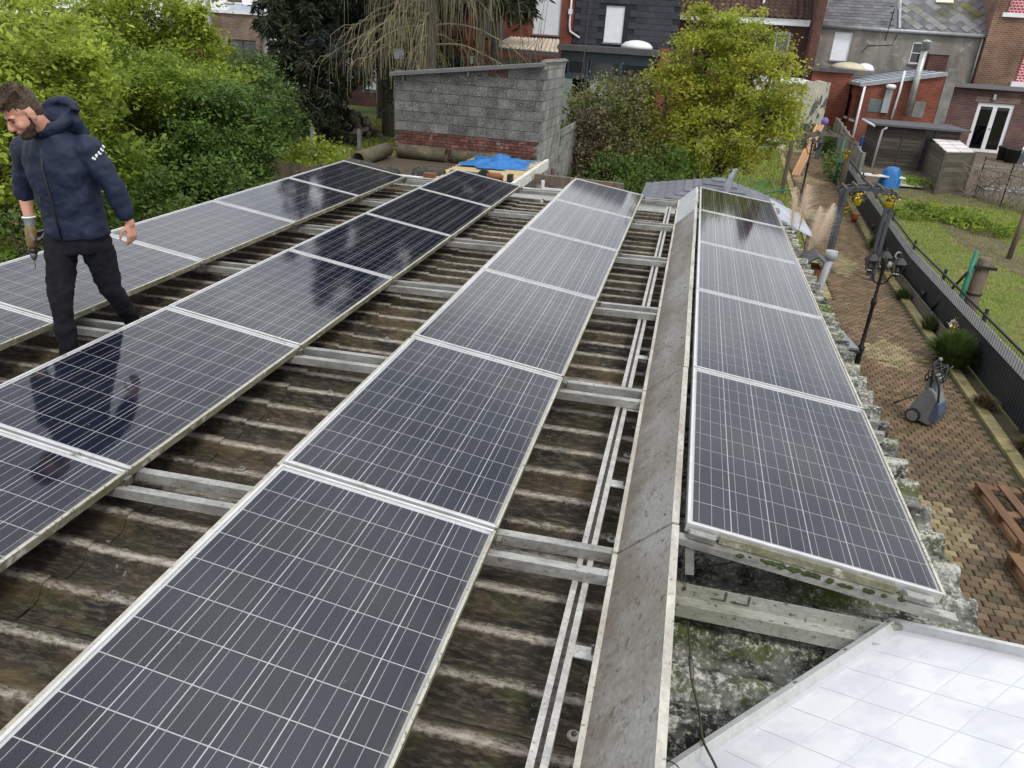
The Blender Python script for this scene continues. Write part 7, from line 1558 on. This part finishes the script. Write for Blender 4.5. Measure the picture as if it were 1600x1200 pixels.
# white lettering round the left sleeve
axd = (J['elL']-J['shL']).normalized(); rs_ = .087
def on_sleeve(px, py):
    o_, d_ = V3((0,0,CAM_H)), ray(px, py).normalized(); w = o_-J['shL']; dp, wp_ = d_-axd*d_.dot(axd), w-axd*w.dot(axd)
    A2, B2, C2 = dp.dot(dp), 2*dp.dot(wp_), wp_.dot(wp_)-rs_**2; D2 = B2*B2-4*A2*C2
    if D2 < 0: tt = -B2/(2*A2)
    else: tt = (-B2-math.sqrt(D2))/(2*A2)
    return o_+d_*tt
arc = [on_sleeve(*q) for q in ((145.5,248.5),(149.5,245),(153.5,241.5),(157,237.5),(159.8,233),(161.8,228.5),(162.6,224.5))]
M_text = mat('white_print', (.78,.80,.80), rough=.5, fine=0)
GL = {'S': [((0,0),(1,0)),((1,0),(1,.5)),((1,.5),(0,.5)),((0,.5),(0,1)),((0,1),(1,1))], 'P': [((0,0),(0,1)),((0,1),(1,1)),((1,1),(1,.5)),((1,.5),(0,.5))], 'E': [((0,0),(0,1)),((0,1),(1,1)),((0,.5),(.8,.5)),((0,0),(1,0))], 'D': [((0,0),(0,1)),((0,1),(.8,.9)),((.8,.9),(1,.5)),((1,.5),(.8,.1)),((.8,.1),(0,0))]}
for i, ch in enumerate('SPEED'):
    s0 = (i*1.2)*(len(arc)-1)/6; k0 = min(int(s0), len(arc)-2); p0 = arc[k0].lerp(arc[k0+1], s0-k0); k1 = min(k0+1, len(arc)-1); dx_ = (arc[k1]-arc[k0]).normalized(); nn3 = (p0-J['shL']); nn3 = (nn3-axd*nn3.dot(axd)).normalized(); up3 = -axd
    up3 = (up3-dx_*up3.dot(dx_)).normalized(); w_, h_ = .011, .015
    lm = MB()
    for (a, b) in GL[ch]: lm.beam(p0+dx_*a[0]*w_+up3*(a[1]-.5)*h_, p0+dx_*b[0]*w_+up3*(b[1]-.5)*h_, .0042, .005, nn3)
    obj('letter', lm, M_text, jack)
# jeans and shoes
je = MB()
loft(je, [((-3.622,3.862,3.13),.165,.125,L_,F_), ((-3.622,3.862,3.20),.172,.128,L_,F_), ((-3.622,3.862,3.285),.165,.120,L_,F_)])
for s in 'LR':
    cap(je, J['hip'+s]+V3((0,0,-.02)), J['knee'+s], .102, .070); cap(je, J['knee'+s], J['ank'+s]+V3((0,0,.02)), .068, .054)
flesh('jeans', je, M_jean, man, .010, 4, .026, .05)
for s, d in (('L', V3((.05,-.9,-.25))), ('R', V3((.0,-1,-.02)))):
    a = J['ank'+s]; sh_ = MB(); d.normalize(); cap(sh_, a+V3((0,.03,-.045)), a+d*.15+V3((0,0,-.055)), .042, .036); cap(sh_, a+V3((0,0,.04)), a+V3((0,.01,-.03)), .05, .045)
    flesh('shoe', sh_, M_shoe, man, .009, 3)
# glove on the right hand, closed round the drill grip
gv = MB(); gd = V3((.10,-.10,-1)).normalized(); hand(gv, J['wrR']+gd*.0, gd, V3((.25,-.95,.05)), V3((.95,.25,.1)), 1.45, scale=1.08); cap(gv, J['wrR']-gd*.01, J['wrR']+gd*.02, .034, .033)
flesh('glove', gv, M_glove, man, .006, 3); cpos = J['wrR']-gd*.024
gc = MB(); nrm = gd; o1 = nrm.orthogonal().normalized(); o2 = nrm.cross(o1); gc.tube([cpos+(o1*math.cos(a)+o2*math.sin(a))*.034 for a in [2*math.pi*k/14 for k in range(15)]], .006, 6, False); obj('glove_cuff', gc, M_text, man, True)
# cordless drill hanging from the gloved hand
M_dyel = mat('drill_yellow', (.26,.17,.03), (.05,.04,.03), scale=6, rough=.45)
g0 = J['wrR']+gd*.085+V3((.028,.0,0)); dr_ = thing('cordless_drill', 'yellow and black cordless drill pointing down in the gloved hand', 'drill', g0)
ba = V3((.02,-.12,-.99)).normalized(); gr_ = V3((.10,.97,-.10)).normalized()
def dq(b, g, l=0): return g0+ba*b+gr_*g+V3((1,0,0))*l
obj('grip', MB().beam(dq(.0,-.02), dq(-.015,.10), .034, .045, ba), M_black, dr_, bevel=.006)
obj('motor_body', MB().tube([dq(-.06,-.035), dq(-.05,-.035), dq(.05,-.035), dq(.075,-.035)], [.022,.031,.031,.025], 14), M_dyel, dr_, True)
obj('collar', MB().tube([dq(.075,-.035), dq(.10,-.035)], [.028,.026], 14), M_black, dr_, True); obj('chuck', MB().tube([dq(.10,-.035), dq(.125,-.035), dq(.145,-.035)], [.022,.020,.010], 12), M_steel, dr_, True)
obj('bit', MB().tube([dq(.145,-.035), dq(.20,-.035)], .0035, 6), M_steel, dr_); obj('battery', MB().beam(dq(-.045,.105), dq(.03,.105), .05, .05, gr_), mat('drill_orange', (.55,.20,.04), rough=.5), dr_, bevel=.006)
